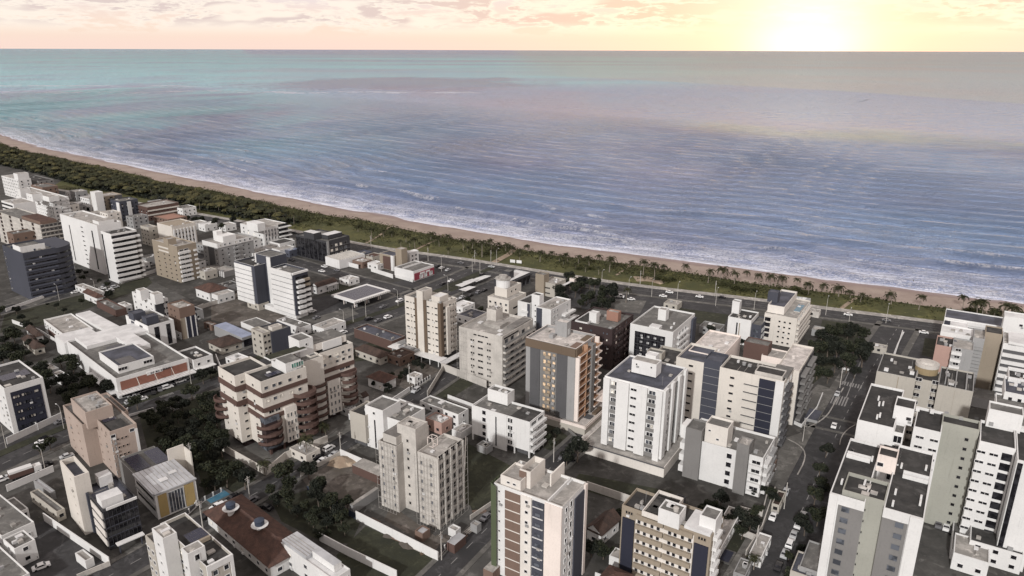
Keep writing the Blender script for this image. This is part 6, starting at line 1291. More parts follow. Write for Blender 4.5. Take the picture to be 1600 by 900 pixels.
b = Bd('house', 'tiny white gabled annex with one dark window by the twin towers', (568, 622), 3.4, 54, 'house'); b.house((568, 622), (577, 614), (558, 618), 3.4, 1.4, 'white', 'tile_dark', .2, 'gx')
b = Bd('long_house', 'long white house with a brown roof and columned porch beside the striped office', (496, 449), 4.4, 54, 'house'); q = b.house((496, 449), (528, 431), (484, 440), 4.4, 1.8, 'white', 'tile_dark', .5, 'gx')
for i in range(6): b.plain('column', q.x + q.U * (.45 + .1 * i), q.y - 1.6, .3, .3, 0, 3.4, 'white')
b.plain('porch_roof', q.x + q.U * .42, q.y - 1.8, q.U * .58, 1.9, 3.4, 3.6, 'white')
for (N, R, L, h, wl, rf, lb) in [((590, 414), -7, -9, 3.6, 'white', 'roof_white', 'white roofed kiosk with blue side between low houses by the red shop'), ((566, 410), -8, -9, 4, 'brick', 'roof_light', 'small brick house with pale roof patches'), ((582, 402), -9, -8, 4, 'beige', 'tile', 'small tan roofed house behind the white kiosk'),
      ((560, 399), -12, -8, 3.5, 'bluegrey', 'roof_blue', 'blue grey roofed shed between the concrete hall and the brown block'), ((741, 498), (763, 479), (714, 486), 4, 'white', 'roof_blue', 'low building with blue grey roof behind the cream striped tower'), ((723, 481), -10, -8, 3.5, 'white', 'roof_white', 'thin white roofed shed by the canopies of the car park'),
      ((716, 648), (732, 637), (656, 627), 6, 'white', 'roof_grey', 'low white house with grey flat roof and a small stair hut'), ((660, 652), (678, 642), (603, 629), 5.4, 'grey', 'roof_dark', 'low house with dark flat roof terrace behind the concrete tower'), ((690, 662), (706, 652), (665, 652), 4.6, 'pink', 'roof_light', 'small pinkish house squeezed between the concrete tower and the flat roofed house'),
      ((720, 676), (738, 663), (706, 670), 2.8, 'white', 'roof_light', 'thin white garage next to the white block on stilts'), ((628, 640), -6, -7, 6, 'white', 'roof_light', 'white roof room beside the narrow white tower'),
      ((88, 800), (101, 793), (47, 772), 3.4, 'beige', 'roof_grey', 'low hall with a brown grey roof left of the cream shaft'), ((133, 877), (146, 869), (117, 868), 2.6, 'white', 'roof_light', 'tiny white guard hut in the walled yard'),
      ((2, 838), (53, 812), -26, 5, 'white', 'roof_grey', 'flat roofed building with a white rim at the left edge'), ((-20, 928), (46, 892), -24, 5, 'white', 'roof_grey', 'grey flat roofed shed in the bottom left corner'), ((22, 858), -5, -7, 6, 'white', 'roof_grey', 'white roof room at the left edge above the parking yard'),
      ((1058, 477), (1066, 470), (1037, 469), 3.2, 'beige', 'roof_light', 'small beige kiosk on the square beside the beach road'), ((1310, 905), -12, -9, 9, 'grey', 'roof_grey', 'low block with patched roofs at the bottom edge below the white towers'), ((1360, 925), -10, -9, 10, 'grey', 'roof_light', 'low grey roofed block in front of the grey recess, bottom edge'),
      ((1275, 905), -9, -6, 8, 'beige', 'roof_blue', 'small beige block with a blue roof terrace, bottom edge'), ((1546, 880), -10, -8, 5, 'white', 'roof_light', 'small white building beside the parking yard, bottom right'), ((1600, 868), -9, -12, 6, 'white', 'roof_dark', 'long low wing with dark roof at the bottom right corner'),
      ((1205, 735), -8, -7, 3.4, 'brick', 'tile', 'low red roofed annex between the slim stair tower and the curved yard'), ((1124, 862), (1160, 842), -4, 3.2, 'white', 'roof_light', 'small terrace house with white rim right of the tan block')]:
    b, q = simple('small_building' if h > 3 else 'hut', lb, N, R, L, h, 54 if N[0] < 900 else 58, wl, rf, cl=3, par=.4)
b = Bd('tiled_house', 'brown roofed house between the white netted tower and the tan banded block', (940, 838), 4, 50, 'house'); b.house((940, 838), (972, 794), (913, 786), 4, 2.2, 'white', 'tile_dark', .6, 'gx')
b = Bd('tiled_house', 'brown roof corner at the bottom edge, left of the tan banded block', (968, 925), 4, 55, 'house'); b.house((968, 925), (990, 898), (930, 905), 4, 1.6, 'white', 'tile', .6)
b, q = simple('carport', 'long thin white roofed carport below the tan banded block', (1018, 893), -4, (952, 869), 2.8, 58, 'white', 'roof_light', 'carport', wins=False, cl=0, par=.2)
b, q = simple('site_shed', 'grey roofed site shed along the wall below the concrete tower', (551, 790), (592, 760), (546, 786), 3, 56, 'grey', 'roof_light', 'shed', wins=False, cl=0, par=0)
b, q = simple('site_shed', 'grey roofed shed beside the sand yard of the construction site', (592, 744), -5, (550, 724), 3, 56, 'brown', 'roof_light', 'shed', wins=False, cl=0, par=0)
b, q = simple('site_shed', 'crooked sheet roofed shed at the street corner below the concrete tower', (710, 852), (728, 832), (698, 848), 2.8, 56, 'brown', 'metal_roof', 'shed', wins=False, cl=0, par=0)
b, q = simple('site_shed', 'small pale shed at the foot of the white netted tower', (770, 895), (790, 880), (755, 888), 2.8, 56, 'brick', 'roof_light', 'shed', wins=False, cl=0, par=0)
# shade canopies of the car park
for i, (px, py) in enumerate([(722, 455), (733, 450), (745, 447), (728, 462), (753, 444)]):
    x, y = gp(px, py); r_ = thing('shade_canopy', 'white stretched shade sail over parked cars beside the black restaurant', 'canopy', (x, y, 0), math.radians(54), 'shade sails of the car park')
    mb = MB(); mb.quad((0, 0, 2.6), (9, 0, 2.9), (9, 5, 2.4), (0, 5, 2.7)); mb.quad((0, 0, 2.5), (0, 0, 2.6), (0, 5, 2.7), (0, 5, 2.6)); mb.build('sail', 'roof_white', r_); MB().box(0, 2.3, 0, .14, 2.44, 2.6).box(8.8, 2.3, 0, 8.94, 2.44, 2.6).build('posts', 'steel', r_)
# ================================================================ LOTS, WALLS, TREES, CARS, LAMPS
def lot(px, m_, z=.006, name='lot'): sheet(name, px, m_, z)
lot([(525, 868), (575, 818), (688, 874), (655, 915), (560, 925)], 'grass', .012, 'lawn'); lot([(470, 745), (532, 710), (594, 742), (594, 765), (547, 795), (515, 785), (488, 770)], 'dirt', .014, 'sand_yard')
lot([(425, 785), (480, 765), (565, 812), (548, 850), (500, 845), (440, 815)], 'grass', .010, 'scrub_lot'); lot([(726, 690), (812, 735), (788, 775), (735, 812), (722, 780)], 'grass', .013, 'grass_lot')
lot([(856, 660), (900, 690), (880, 712), (850, 700)], 'grass', .011, 'grass_lot'); lot([(905, 740), (1050, 768), (1030, 800), (890, 760)], 'grass', .012, 'grass_lot'); lot([(800, 655), (856, 662), (850, 700), (815, 690)], 'grass', .009, 'grass_lot')
lot([(660, 610), (725, 570), (740, 600), (700, 625)], 'grass', .007, 'grass_lot'); lot([(600, 590), (650, 560), (690, 580), (640, 612)], 'dirt', .009, 'sand_yard')
lot([(1210, 690), (1252, 676), (1262, 700), (1240, 745), (1195, 755)], 'pavement', .011, 'yard'); lot([(1240, 640), (1278, 600), (1312, 612), (1290, 660), (1250, 668)], 'pavement', .015, 'corner_pavement')
lot([(1040, 478), (1140, 492), (1130, 510), (1040, 500)], 'grass', .013, 'park_lawn'); lot([(1285, 500), (1345, 508), (1335, 550), (1270, 560)], 'grass', .0135, 'park_lawn'); lot([(1360, 512), (1410, 520), (1396, 556), (1345, 545)], 'lot_concrete', .018, 'play_court')
lot([(1445, 528), (1468, 530), (1462, 560), (1440, 555)], 'grass', .016, 'lawn'); lot([(940, 465), (1010, 470), (1000, 490), (930, 482)], 'pavement', .0125, 'pavement_island')
lot([(690, 448), (745, 425), (760, 430), (705, 456)], 'grass', .03, 'traffic_island'); lot([(10, 480), (230, 430), (240, 445), (60, 510), (0, 520)], 'grass', .005, 'rough_ground')
lot([(215, 640), (340, 600), (350, 720), (420, 760), (330, 800), (310, 740), (230, 700)], 'grass', .004, 'wood_floor'); lot([(330, 470), (380, 455), (470, 490), (400, 515), (330, 500)], 'dirt', .005, 'sand_yard')
lot([(350, 700), (415, 738), (520, 690), (640, 625), (560, 600), (360, 680)], 'pavement', .007, 'forecourt'); lot([(30, 830), (72, 812), (170, 882), (120, 930), (20, 920)], 'asphalt', .02, 'parking_yard'); lot([(1440, 820), (1500, 830), (1480, 930), (1400, 930)], 'lot_concrete', .02, 'parking_yard')
lot([(680, 895), (735, 845), (790, 790), (770, 920)], 'lot_concrete', .008, 'building_yard'); lot([(0, 740), (95, 700), (118, 720), (40, 790), (0, 790)], 'lot_concrete', .006, 'yard'); lot([(1270, 600), (1300, 575), (1320, 560), (1250, 540)], 'grass', .009, 'park_lawn')
lot([(640, 470), (700, 480), (760, 500), (700, 560), (640, 560)], 'lot_concrete', .005, 'yard')
for (a, c_, n, w_) in [((1346, 562), (1322, 622), 1, .3), ((1336, 560), (1318, 600), 1, .3)]:
    P = curve([a, c_], 5, 1); dashes(P, 0, 30, .1, .35, z=.05)
def zebra(px, deg, n, ln, wd=.5):
    x, y = gp(*px); a = math.radians(deg); c, s_ = math.cos(a), math.sin(a); mb = MB()
    for i in range(n):
        q = [(i * wd * 2, 0), (i * wd * 2 + wd, 0), (i * wd * 2 + wd, ln), (i * wd * 2, ln)]; mb.poly([(x + u * c - v * s_, y + u * s_ + v * c, .045) for u, v in q])
    tag(mb.build('crossing', 'road_paint'), kind='structure')
zebra((1288, 628), -32, 8, 9); zebra((1310, 600), -32, 9, 4); zebra((252, 622), 50, 9, 8, .3); zebra((272, 642), 50, 9, 6, .3); zebra((700, 440), 0, 4, 3)
ribbon('kerb', curve([(1262, 668), (1290, 655), (1304, 630), (1318, 606)], 3, 2), -.2, .2, 'roof_light', 0, .16)
ribbon('kerb', curve([(1215, 650), (1240, 662), (1262, 668)], 3, 2), -.2, .2, 'roof_light', 0, .16); ribbon('kerb', curve([(1232, 686), (1256, 694), (1262, 712), (1246, 742)], 3, 2), -.2, .2, 'roof_light', 0, .16)
ribbon('kerb', curve([(1312, 695), (1316, 672), (1336, 664)], 3, 2), -.15, .15, 'roof_light', 0, .16); ribbon('kerb', curve([(1396, 556), (1404, 535), (1412, 519)], 3, 1), -.3, .3, 'roof_white', 0, .2)
# walls
for px, lb, h, m_ in [([(70, 814), (172, 884)], 'long white wall running down the right side of the parking yard, bottom left', 2.6, 'white'), ([(12, 768), (84, 737)], 'white panelled wall along the avenue behind the low hall', 2.2, 'white'), ([(12, 694), (97, 654)], 'white wall with gates before the navy fronted block', 2.4, 'white'),
    ([(346, 703), (416, 743)], 'cream forecourt wall on the left of the twin towers', 2.6, 'cream'), ([(418, 742), (446, 718), (512, 691)], 'cream forecourt wall of the twin towers facing the street', 2.6, 'cream'), ([(557, 812), (684, 876)], 'long white wall between the lawn and the construction site', 2.8, 'white'),
    ([(500, 845), (543, 868), (620, 905)], 'white wall from the metal roofed house along the lawn', 2.6, 'white'), ([(917, 764), (988, 788), (1030, 800)], 'pale wall between the grass lot and the brown roofed house', 2.6, 'concrete'), ([(690, 578), (715, 588), (760, 606)], 'stained grey wall at the corner before the grey rendered tower', 3.2, 'concrete'),
    ([(668, 620), (692, 580)], 'concrete wall along the street by the dark grass lot', 2.4, 'concrete'), ([(532, 712), (568, 728)], 'short white wall beside the beige slab', 2.4, 'white'), ([(172, 884), (122, 905)], 'low pale wall across the bottom of the parking yard', 1.4, 'concrete'),
    ([(60, 672), (30, 640)], 'white garden wall at the side of the navy fronted block', 2.2, 'white'), ([(617, 433), (645, 441)], 'short white wall before the red shop', 1.6, 'white'), ([(580, 424), (614, 435)], 'white wall in front of the dark red panelled block', 2.4, 'white'), ([(528, 412), (560, 420)], 'white wall below the concrete hall along the street', 2.6, 'white'),
    ([(310, 484), (372, 464), (400, 478)], 'grey wall round the sandy yard left of the striped office', 2, 'concrete'), ([(1308, 575), (1326, 580)], 'short white wall by the park trees', 1, 'white'), ([(238, 752), (240, 775)], '', 1, 'white'), ([(100, 424), (110, 440), (90, 458), (10, 487)], 'curved white wall round the slate blue tower', 1.6, 'white'),
    ([(245, 425), (190, 443)], 'long white wall under the white wedge tower', 2, 'white'), ([(470, 745), (532, 712)], 'low concrete wall along the street side of the sand yard', 1.6, 'concrete'), ([(930, 905), (985, 925)], 'white wall at the very bottom beside the brown roof corner', 2, 'white'),
    ([(1155, 835), (1190, 850)], 'pale garden wall right of the tan banded block', 2, 'concrete'), ([(1225, 655), (1252, 668), (1276, 640), (1285, 618)], 'low white wall round the corner garden of the cream complex', 1.2, 'white')]:
    if lb: lotwall(px, lb, h, m_)
fence([(308, 790), (346, 770)], 'white fence with grey panels in front of the yellow panelled hall'); fence([(286, 812), (306, 793)], 'white fence with grey panels left of the yellow panelled hall gate')
fence([(640, 612), (672, 592)], 'slanted white panel fence along the street behind the cream twin towers', 1.8, 'white', 1.6); fence([(705, 848), (685, 872)], 'dark railed fence at the street side of the construction site')
b = Bd('swimming_pool', 'small blue garden pool behind the white fence beside the yellow panelled hall', (328, 790), .3, 50, 'pool'); x, y = b.loc((328, 790), .3); b.plain('rim', x, y, 8, 6, 0, .3, 'lot_concrete'); b.plain('water', x + .8, y + .8, 6.2, 4.2, .3, .33, 'pool')
b = Bd('swimming_pool', 'dark blue pool in the terrace right of the tan banded block', (1140, 882), .3, 57, 'pool'); x, y = b.loc((1140, 882), .3); b.plain('rim', x, y, 6, 6, 0, .3, 'lot_concrete'); b.plain('water', x + .5, y + .5, 5, 5, .3, .33, 'navy')
for (px, py, lb) in [(480, 768, 'blue hoarding panel at the upper edge of the scrub lot'), (508, 784, 'longer blue hoarding panel in the middle of the scrub lot edge'), (545, 806, 'blue hoarding panel nearest the site shed')]:
    x, y = gp(px, py); tag(link('hoarding_panel', MB().box(0, 0, 0, 5.5, .1, 2).mesh('hoarding_panel', 'blue_metal' if px == 1 else 'plastic_blue'), None, (x, y, 0), math.radians(-33)), lb, 'hoarding')
for (px, py, lb) in [(797, 411, 'white notice board at the start of the widest sand path'), (807, 412, 'smaller white notice board beside the path sign')]:
    x, y = gp(px, py); r_ = thing('notice_board', lb, 'sign', (x, y, 0), math.radians(-20)); MB().box(0, 0, .5, 3.4, .1, 2.4).build('board', 'white', r_); MB().box(.3, -.05, 0, .42, 0, .5).box(2.9, -.05, 0, 3.02, 0, .5).build('legs', 'steel', r_)
# trees in groves
grove([(215, 655), (325, 612), (345, 650), (350, 700), (300, 745), (255, 715)], 36, 2.03, 3.61, 'dark broadleaf tree in the wood between the peach block and the cream twin towers', 'trees between the peach block and the twin towers', 1)
grove([(300, 720), (340, 705), (385, 745), (390, 775), (330, 790), (300, 760)], 12, 2.03, 3.61, 'dark tree in the thicket below the left wall of the twin towers', 'thicket below the twin towers wall', 2)
grove([(60, 600), (85, 560), (150, 595), (185, 615), (160, 650), (90, 650)], 20, 1.87, 3.44, 'dark tree in the grove beside the orange fronted store', 'grove beside the orange fronted store', 3)
grove([(-20, 500), (40, 488), (70, 545), (75, 590), (60, 640), (-20, 570)], 27, 1.87, 3.61, 'dark green tree in the wood at the left edge above the navy fronted block', 'wood at the left edge', 4)
grove([(868, 452), (900, 440), (958, 462), (965, 482), (930, 492), (875, 478)], 28, 2.4, 3.8, 'dark dense tree in the grove beside the beach road car park', 'grove by the beach road car park', 5)
grove([(1262, 540), (1310, 520), (1350, 530), (1362, 560), (1330, 600), (1270, 600)], 26, 2.5, 4.0, 'large dark tree in the park at the corner of the dark street', 'park trees at the street corner', 6)
grove([(418, 770), (480, 740), (500, 770), (560, 808), (550, 830), (430, 790)], 12, 1.56, 2.92, 'tree on the scrub lot left of the sand yard', 'trees on the scrub lot', 7)
grove([(430, 790), (510, 800), (555, 845), (500, 845)], 16, 1.01, 2.06, 'low dark bush tree in the scrub lot above the lawn', 'bushes in the scrub lot', 8)
grove([(1090, 800), (1110, 788), (1170, 800), (1185, 835), (1150, 845), (1100, 830)], 12, 1.56, 2.75, 'very dark tree behind the tan banded block', 'trees behind the tan banded block', 9)
grove([(905, 862), (935, 845), (960, 868), (935, 880)], 4, 1.25, 2.24, 'dark garden tree between the brown roofed houses', 'garden trees by the brown roofs', 10)
grove([(1262, 770), (1280, 745), (1296, 770), (1270, 860), (1230, 930), (1215, 910)], 14, 1.40, 2.58, 'dark street tree in the row between the dark street and the white towers', 'street trees beside the white towers', 11)
grove([(1175, 760), (1205, 745), (1225, 765), (1190, 830), (1170, 810)], 8, 1.09, 2.06, 'small dark tree in the garden strip left of the dark street', 'garden strip trees', 12)
grove([(575, 608), (625, 590), (655, 570), (665, 582), (610, 618)], 11, 1.17, 2.24, 'garden tree near the red brown hip roofed house', 'garden trees by the hip roofed house', 13)
grove([(60, 482), (180, 448), (190, 455), (90, 498)], 6, 0.94, 1.89, 'small tree on the rough ground above the white and red house', 'trees on the rough ground', 14)
grove([(225, 335), (250, 330), (330, 350), (370, 350), (360, 366), (300, 350)], 20, 1.56, 2.92, 'dark tree between the beach road and the far white blocks', 'trees near the far beach road', 15)
grove([(85, 315), (125, 312), (160, 335), (130, 345), (100, 335)], 11, 1.56, 2.75, 'dark tree behind the wedge balconied tower', 'trees behind the wedge tower', 16)
grove([(102, 425), (150, 432), (175, 452), (120, 440)], 6, 1.25, 2.24, 'dark tree at the foot of the broad white tower', 'trees at the foot of the broad white tower', 17)
grove([(245, 790), (290, 775), (300, 790), (262, 812)], 6, 1.25, 2.24, 'street tree in front of the yellow panelled hall', 'street trees before the hall', 18)
grove([(1150, 520), (1180, 525), (1170, 545), (1135, 545), (1100, 520)], 7, 1.56, 2.58, 'dark tree in the gap before the slim white block', 'trees by the slim white block', 19)
grove([(850, 705), (870, 705), (880, 690), (858, 680)], 3, 1.40, 2.06, 'dark tree beside the white block on stilts', 'trees beside the stilts block', 20)
grove([(720, 475), (770, 462), (790, 475), (740, 500)], 5, 1.09, 2.06, 'small dark tree behind the shade sails', 'trees behind the shade sails', 21)
grove([(980, 820), (962, 838), (955, 822), (968, 808)], 3, 1.09, 1.72, 'shrubby tree at the left foot of the tan banded block', 'trees at the foot of the tan block', 22)
grove([(1590, 500), (1640, 505), (1640, 530), (1600, 525)], 4, 1.56, 2.58, 'dark tree behind the beachfront building', 'trees behind the beachfront building', 23)
for px, py, r_m, lb, v in [(902, 722, 3.6, 'round dark tree beside the stained podium of the white pilastered tower', 1), (885, 728, 2.4, 'smaller dark bush touching the round tree by the podium', 3), (445, 758, 4.0, 'big green tree at the corner below the cream forecourt wall', 0), (500, 775, 3.0, 'spreading tree on the edge of the sand yard', 2),
    (215, 640, 3.0, 'tree at the left end of the shop car park', 4), (64, 712, 2.2, 'pale flowering street tree on the avenue below the navy fronted block', 6), (80, 704, 2.0, 'second pale street tree, just right of the flowering one', 6), (292, 725, 2.0, 'pale tipped tree above the metal roofed hall', 6), (480, 445, 1.6, 'small tree at the corner before the black glass block', 1), (600, 412, 1.4, 'small tree beside the white kiosk', 1),
    (330, 592, 2.6, 'tree in the avenue strip below the white fronted shop', 1), (318, 600, 2.8, 'round tree at the right end of the store car park', 3), (275, 770, 2.2, 'tree behind the yellow panelled hall', 2), (1290, 715, 2.6, 'dark tree at the left corner of the white tower complex', 1), (1210, 790, 2.2, 'dark tree by the street wall, right of the slim stair tower', 1), (170, 470, 2.4, 'dark round tree inside the curved wall by the red roofed house', 1)]:
    tree_px(px, py, r_m, lb, None, v)
# cars
ORD = 'first second third fourth fifth sixth seventh eighth ninth tenth eleventh twelfth thirteenth fourteenth fifteenth sixteenth seventeenth eighteenth nineteenth twentieth'.split()
def nth(i):
    if i < 20: return ORD[i]
    t_, u = divmod(i + 1, 10); return ({2: 'twent', 3: 'thirt', 4: 'fort', 5: 'fift', 6: 'sixt'}[t_] + ('y-' + ORD[u - 1] if u else 'ieth'))
def cars(L, lab, group=None):
    for i, (px, py, dg, cl, kd) in enumerate(sorted(L)): car_px(px, py, dg, cl, '%s %s, %s from left %s' % (cl, 'van' if kd == 'van' else 'car', nth(i), lab.split(' ', 1)[1]), kd, group)
car_px(1303, 672 - 5, 60, 'white', 'white car driving up the dark street beside the corner garden')
car_px(514, 703, 57, 'white', 'white car parked furthest up the street beside the twin towers', 'suv'); car_px(523, 712, 57, 'silver', 'silver car beside the white one near the beige slab', 'car'); car_px(497, 716, 57, 'black', 'black car parked across the street from the silver one')
car_px(348, 792, 56, 'white', 'white car with dark roof parked by the small garden pool', 'suv', z=.03); car_px(325, 808, 56, 'black', 'black car behind the white one near the garden pool'); car_px(417, 795, 150, 'black', 'dark car parked under the trees beside the big tiled house')
car_px(988, 711 - 10, 57, 'white', 'white car parked in the street beside the podium tower'); car_px(888, 722, 20, 'black', 'black car in the yard of the white block on stilts', 'suv'); car_px(880, 716, 60, 'grey', 'grey car in the yard of the white block on stilts')
car_px(950, 402 + 55, -25, 'white', 'white car next to the dark grove by the beach road'); car_px(968, 465, -20, 'white', 'white van in the beach road car park', 'van'); car_px(986, 469, 10, 'white', 'small white car right of the white van'); car_px(1036, 464, -25, 'white', 'white car turning off the beach road near the kiosk'); car_px(1046, 458, -25, 'white', 'white car on the beach road above the kiosk'); car_px(1093, 465, -25, 'white', 'white car on the beach road right of the kiosk'); car_px(1325, 493, -25, 'white', 'lone white car on the beach road above the park')
car_px(768, 418, -25, 'silver', 'silver car at the foot of the widest sand path'); car_px(503, 425, -30, 'white', 'white car turning at the corner before the black glass block'); car_px(455, 408, -30, 'black', 'black car on the street behind the striped office'); car_px(1443, 521, -25, 'white', 'white car at the far crossing near the beachfront building')
car_px(1466, 822, 58, 'grey', 'grey car parked at the foot of the grey slab'); car_px(1478, 826, 58, 'white', 'white car parked right of the grey one at the slab foot'); car_px(1488, 832, 58, 'black', 'dark car parked third at the slab foot')
car_px(65, 888, 40, 'white', 'white car in the walled parking yard'); car_px(44, 876, 40, 'grey', 'grey car in the walled parking yard', 'suv'); car_px(38, 866, 40, 'silver', 'silver car at the back of the walled parking yard')
car_px(66, 693, 46, 'white', 'white car on the avenue below the navy block', 'car'); car_px(105, 715, 46, 'silver', 'silver car on the avenue beside the peach block'); car_px(3, 752, 46, 'white', 'white car queueing on the avenue at the left edge', 'suv'); car_px(14, 748, 46, 'silver', 'silver car ahead of the white one at the left edge')
car_px(64, 732, 46, 'grey', 'grey car right of the red lorry on the avenue'); car_px(72, 728, 46, 'black', 'black car further right of the red lorry')
cars([(222, 625, 46, 'white', 'car'), (262, 607, 46, 'white', 'suv'), (250, 610, 120, 'grey', 'car'), (282, 597, 46, 'white', 'car'), (290, 593, 46, 'silver', 'car'), (240, 615, 120, 'black', 'car'), (205, 630, 46, 'silver', 'suv'), (190, 640, 46, 'black', 'car')], 'car parked in front of the orange fronted store', 'cars before the orange fronted store')
cars([(684, 417, 60, 'black', 'car'), (690, 420, 60, 'white', 'car'), (671, 424, 54, 'black', 'suv'), (664, 431, 54, 'white', 'car'), (640, 438, 120, 'black', 'car'), (652, 437, 54, 'grey', 'car'), (700, 423, 60, 'silver', 'car')], 'car parked before the red shop', 'cars before the red shop')
cars([(735, 463, 60, 'black', 'car'), (722, 466, 60, 'silver', 'car'), (748, 458, 60, 'grey', 'suv'), (757, 455, 60, 'black', 'car'), (713, 470, 60, 'white', 'car')], 'car parked under or beside the shade sails', 'cars at the shade sails')
cars([(575, 466, 54, 'black', 'car'), (590, 462, 54, 'white', 'car'), (560, 474, 54, 'silver', 'car'), (536, 470, 54, 'black', 'suv'), (480, 480, 50, 'black', 'car'), (488, 488, 50, 'white', 'car'), (495, 498, 50, 'grey', 'car')], 'car standing around the filling station', 'cars around the filling station')
cars([(1254, 808, 58, 'silver', 'car'), (1247, 822, 58, 'white', 'car'), (1240, 838, 58, 'silver', 'car'), (1234, 852, 58, 'white', 'suv'), (1226, 868, 58, 'silver', 'car'), (1216, 888, 58, 'black', 'car')], 'car parked along the right kerb of the dark street', 'cars along the dark street')
cars([(172, 455, 54, 'white', 'car'), (180, 450, 54, 'silver', 'suv'), (160, 452, 30, 'white', 'car'), (150, 456, 54, 'silver', 'car'), (118, 458, 54, 'white', 'car'), (165, 447, 54, 'grey', 'car')], 'car parked between the slate and white towers', 'cars between the slate and white towers')
cars([(1128, 466, -25, 'black', 'car'), (930, 445, -25, 'black', 'car'), (720, 412, -25, 'grey', 'car'), (1385, 502, -25, 'grey', 'car')], 'dark driving along the beach road', 'dark cars on the beach road')
# lorry
x, y = gp(38, 744); r_ = thing('lorry', 'red lorry with a white covered load on the avenue at left', 'lorry', (x, y, .03), math.radians(46)); MB().box(-4, -1.2, .9, 2.6, 1.2, 2.5).build('load_bed', 'brown', r_); MB().box(-3.9, -1.1, 2.5, 2.5, 1.1, 3.2).build('load_cover', 'white', r_)
MB().prism([(2.8, -1.15), (4.9, -1.15), (4.9, 1.15), (2.8, 1.15)], .6, 2.6).build('cab', 'white', r_); MB().box(4.86, -1.0, 1.7, 4.95, 1.0, 2.4).build('windscreen', 'glass_dark', r_)
for sx in (-3, -1.8, 3.8):
    for sy in (-1.1, 1.1): link('wheel', CK['van'][2], r_, (sx, sy, .45)).scale = (1.35, 1.4, 1.35)
# lamps and poles
for i, (px, py) in enumerate(sorted([(150, 462), (93, 470), (215, 437), (372, 462), (400, 460)])): lamp(px, py, 145, nth(i) + ' from left of the slim street lamps on the street through the left district', 'lamps of the left district')
for px, py, d_ in [(538, 512, 145), (572, 495, 145), (622, 478, 145), (552, 503, -35), (700, 455, 145), (470, 540, 145), (300, 608, -35), (100, 670, 145), (72, 740, 145), (10, 700, 145)]: lamp(px, py, d_, 'street lamp on the avenue with planted median, foot near %s' % ('the filling station' if px > 500 else 'the peach block' if px < 200 else 'the store'), 'lamps of the avenue')
for i, (px, py) in enumerate(sorted([(738, 425), (940, 448), (982, 460), (1018, 464), (1058, 468), (1118, 478), (1290, 492), (1325, 512), (1384, 505), (690, 424), (776, 412), (1178, 484)])): lamp(px, py, 60, nth(i) + ' from left of the tall lamps beside the beach road', 'lamps beside the beach road', 1.05)
for i, (px, py) in enumerate(sorted([(742, 412), (767, 412), (750, 428), (669, 408), (1000, 446), (1117, 463), (440, 372), (580, 388)])): upole(px, py, 60, nth(i) + ' from left of the concrete crossarm poles along the beach road', 'poles on the dune side')
for px, py, lb in [(391, 785, 'utility pole at the corner above the big tiled house'), (317, 825, 'utility pole at the kerb above the big tiled house'), (690, 875, 'utility pole at the site wall corner below the concrete tower'), (865, 722, 'thin utility pole in the yard of the white block on stilts'), (533, 712, 'utility pole beside the short white wall by the beige slab'), (1312, 606, 'utility pole on the corner by the zebra crossing'), (1254, 690, 'utility pole in front of the curved yard'),
    (1225, 795, 'utility pole halfway down the dark street'), (1180, 865, 'utility pole at the lower end of the dark street'), (300, 730, 'utility pole in the wood beside the metal roofed hall'), (640, 600, 'utility pole by the slanted white fence')]: upole(px, py, 60, lb)
# kiosk goalposts and bollards on the promenade are too small to read; people on the sand
def person_mesh(top, leg, skin):
    mb = MB()
    for sx in (-.1, .1): mb.tube([(sx * 1.4, .12 if sx > 0 else -.12, 0), (sx * 1.2, .02, .45), (sx, 0, .88)], [.05, .07, .09], 6, 1)
    mb.tube([(0, 0, .82), (0, 0, 1.1), (0, 0, 1.35), (0, 0, 1.48)], [.15, .15, .19, .08], 8, 0)
    for sx in (-1, 1): mb.tube([(sx * .2, 0, 1.42), (sx * .26, .05 * sx, 1.12), (sx * .24, .1 * sx, .86)], [.05, .045, .035], 6, 2)
    mb.tube([(0, 0, 1.46), (0, 0, 1.55), (0, .01, 1.66), (0, .01, 1.75), (0, 0, 1.80)], [.055, .07, .105, .095, .03], 8, 2)
    return mb.mesh('person', [top, leg, skin])
for px, py, t_, l2, lb in [(262, 273, 'charcoal', 'charcoal', 'dark clad person walking at the water line, far left'), (1427, 439, 'charcoal', 'navy', 'dark clad person wading in the surf at right'), (484, 322, 'navy', 'charcoal', 'person standing on the sand above the long concrete hall')]:
    x, y = gp(px, py); tag(link('person', person_mesh(t_, l2, 'tan'), None, (x, y, -.75)), lb, 'person')

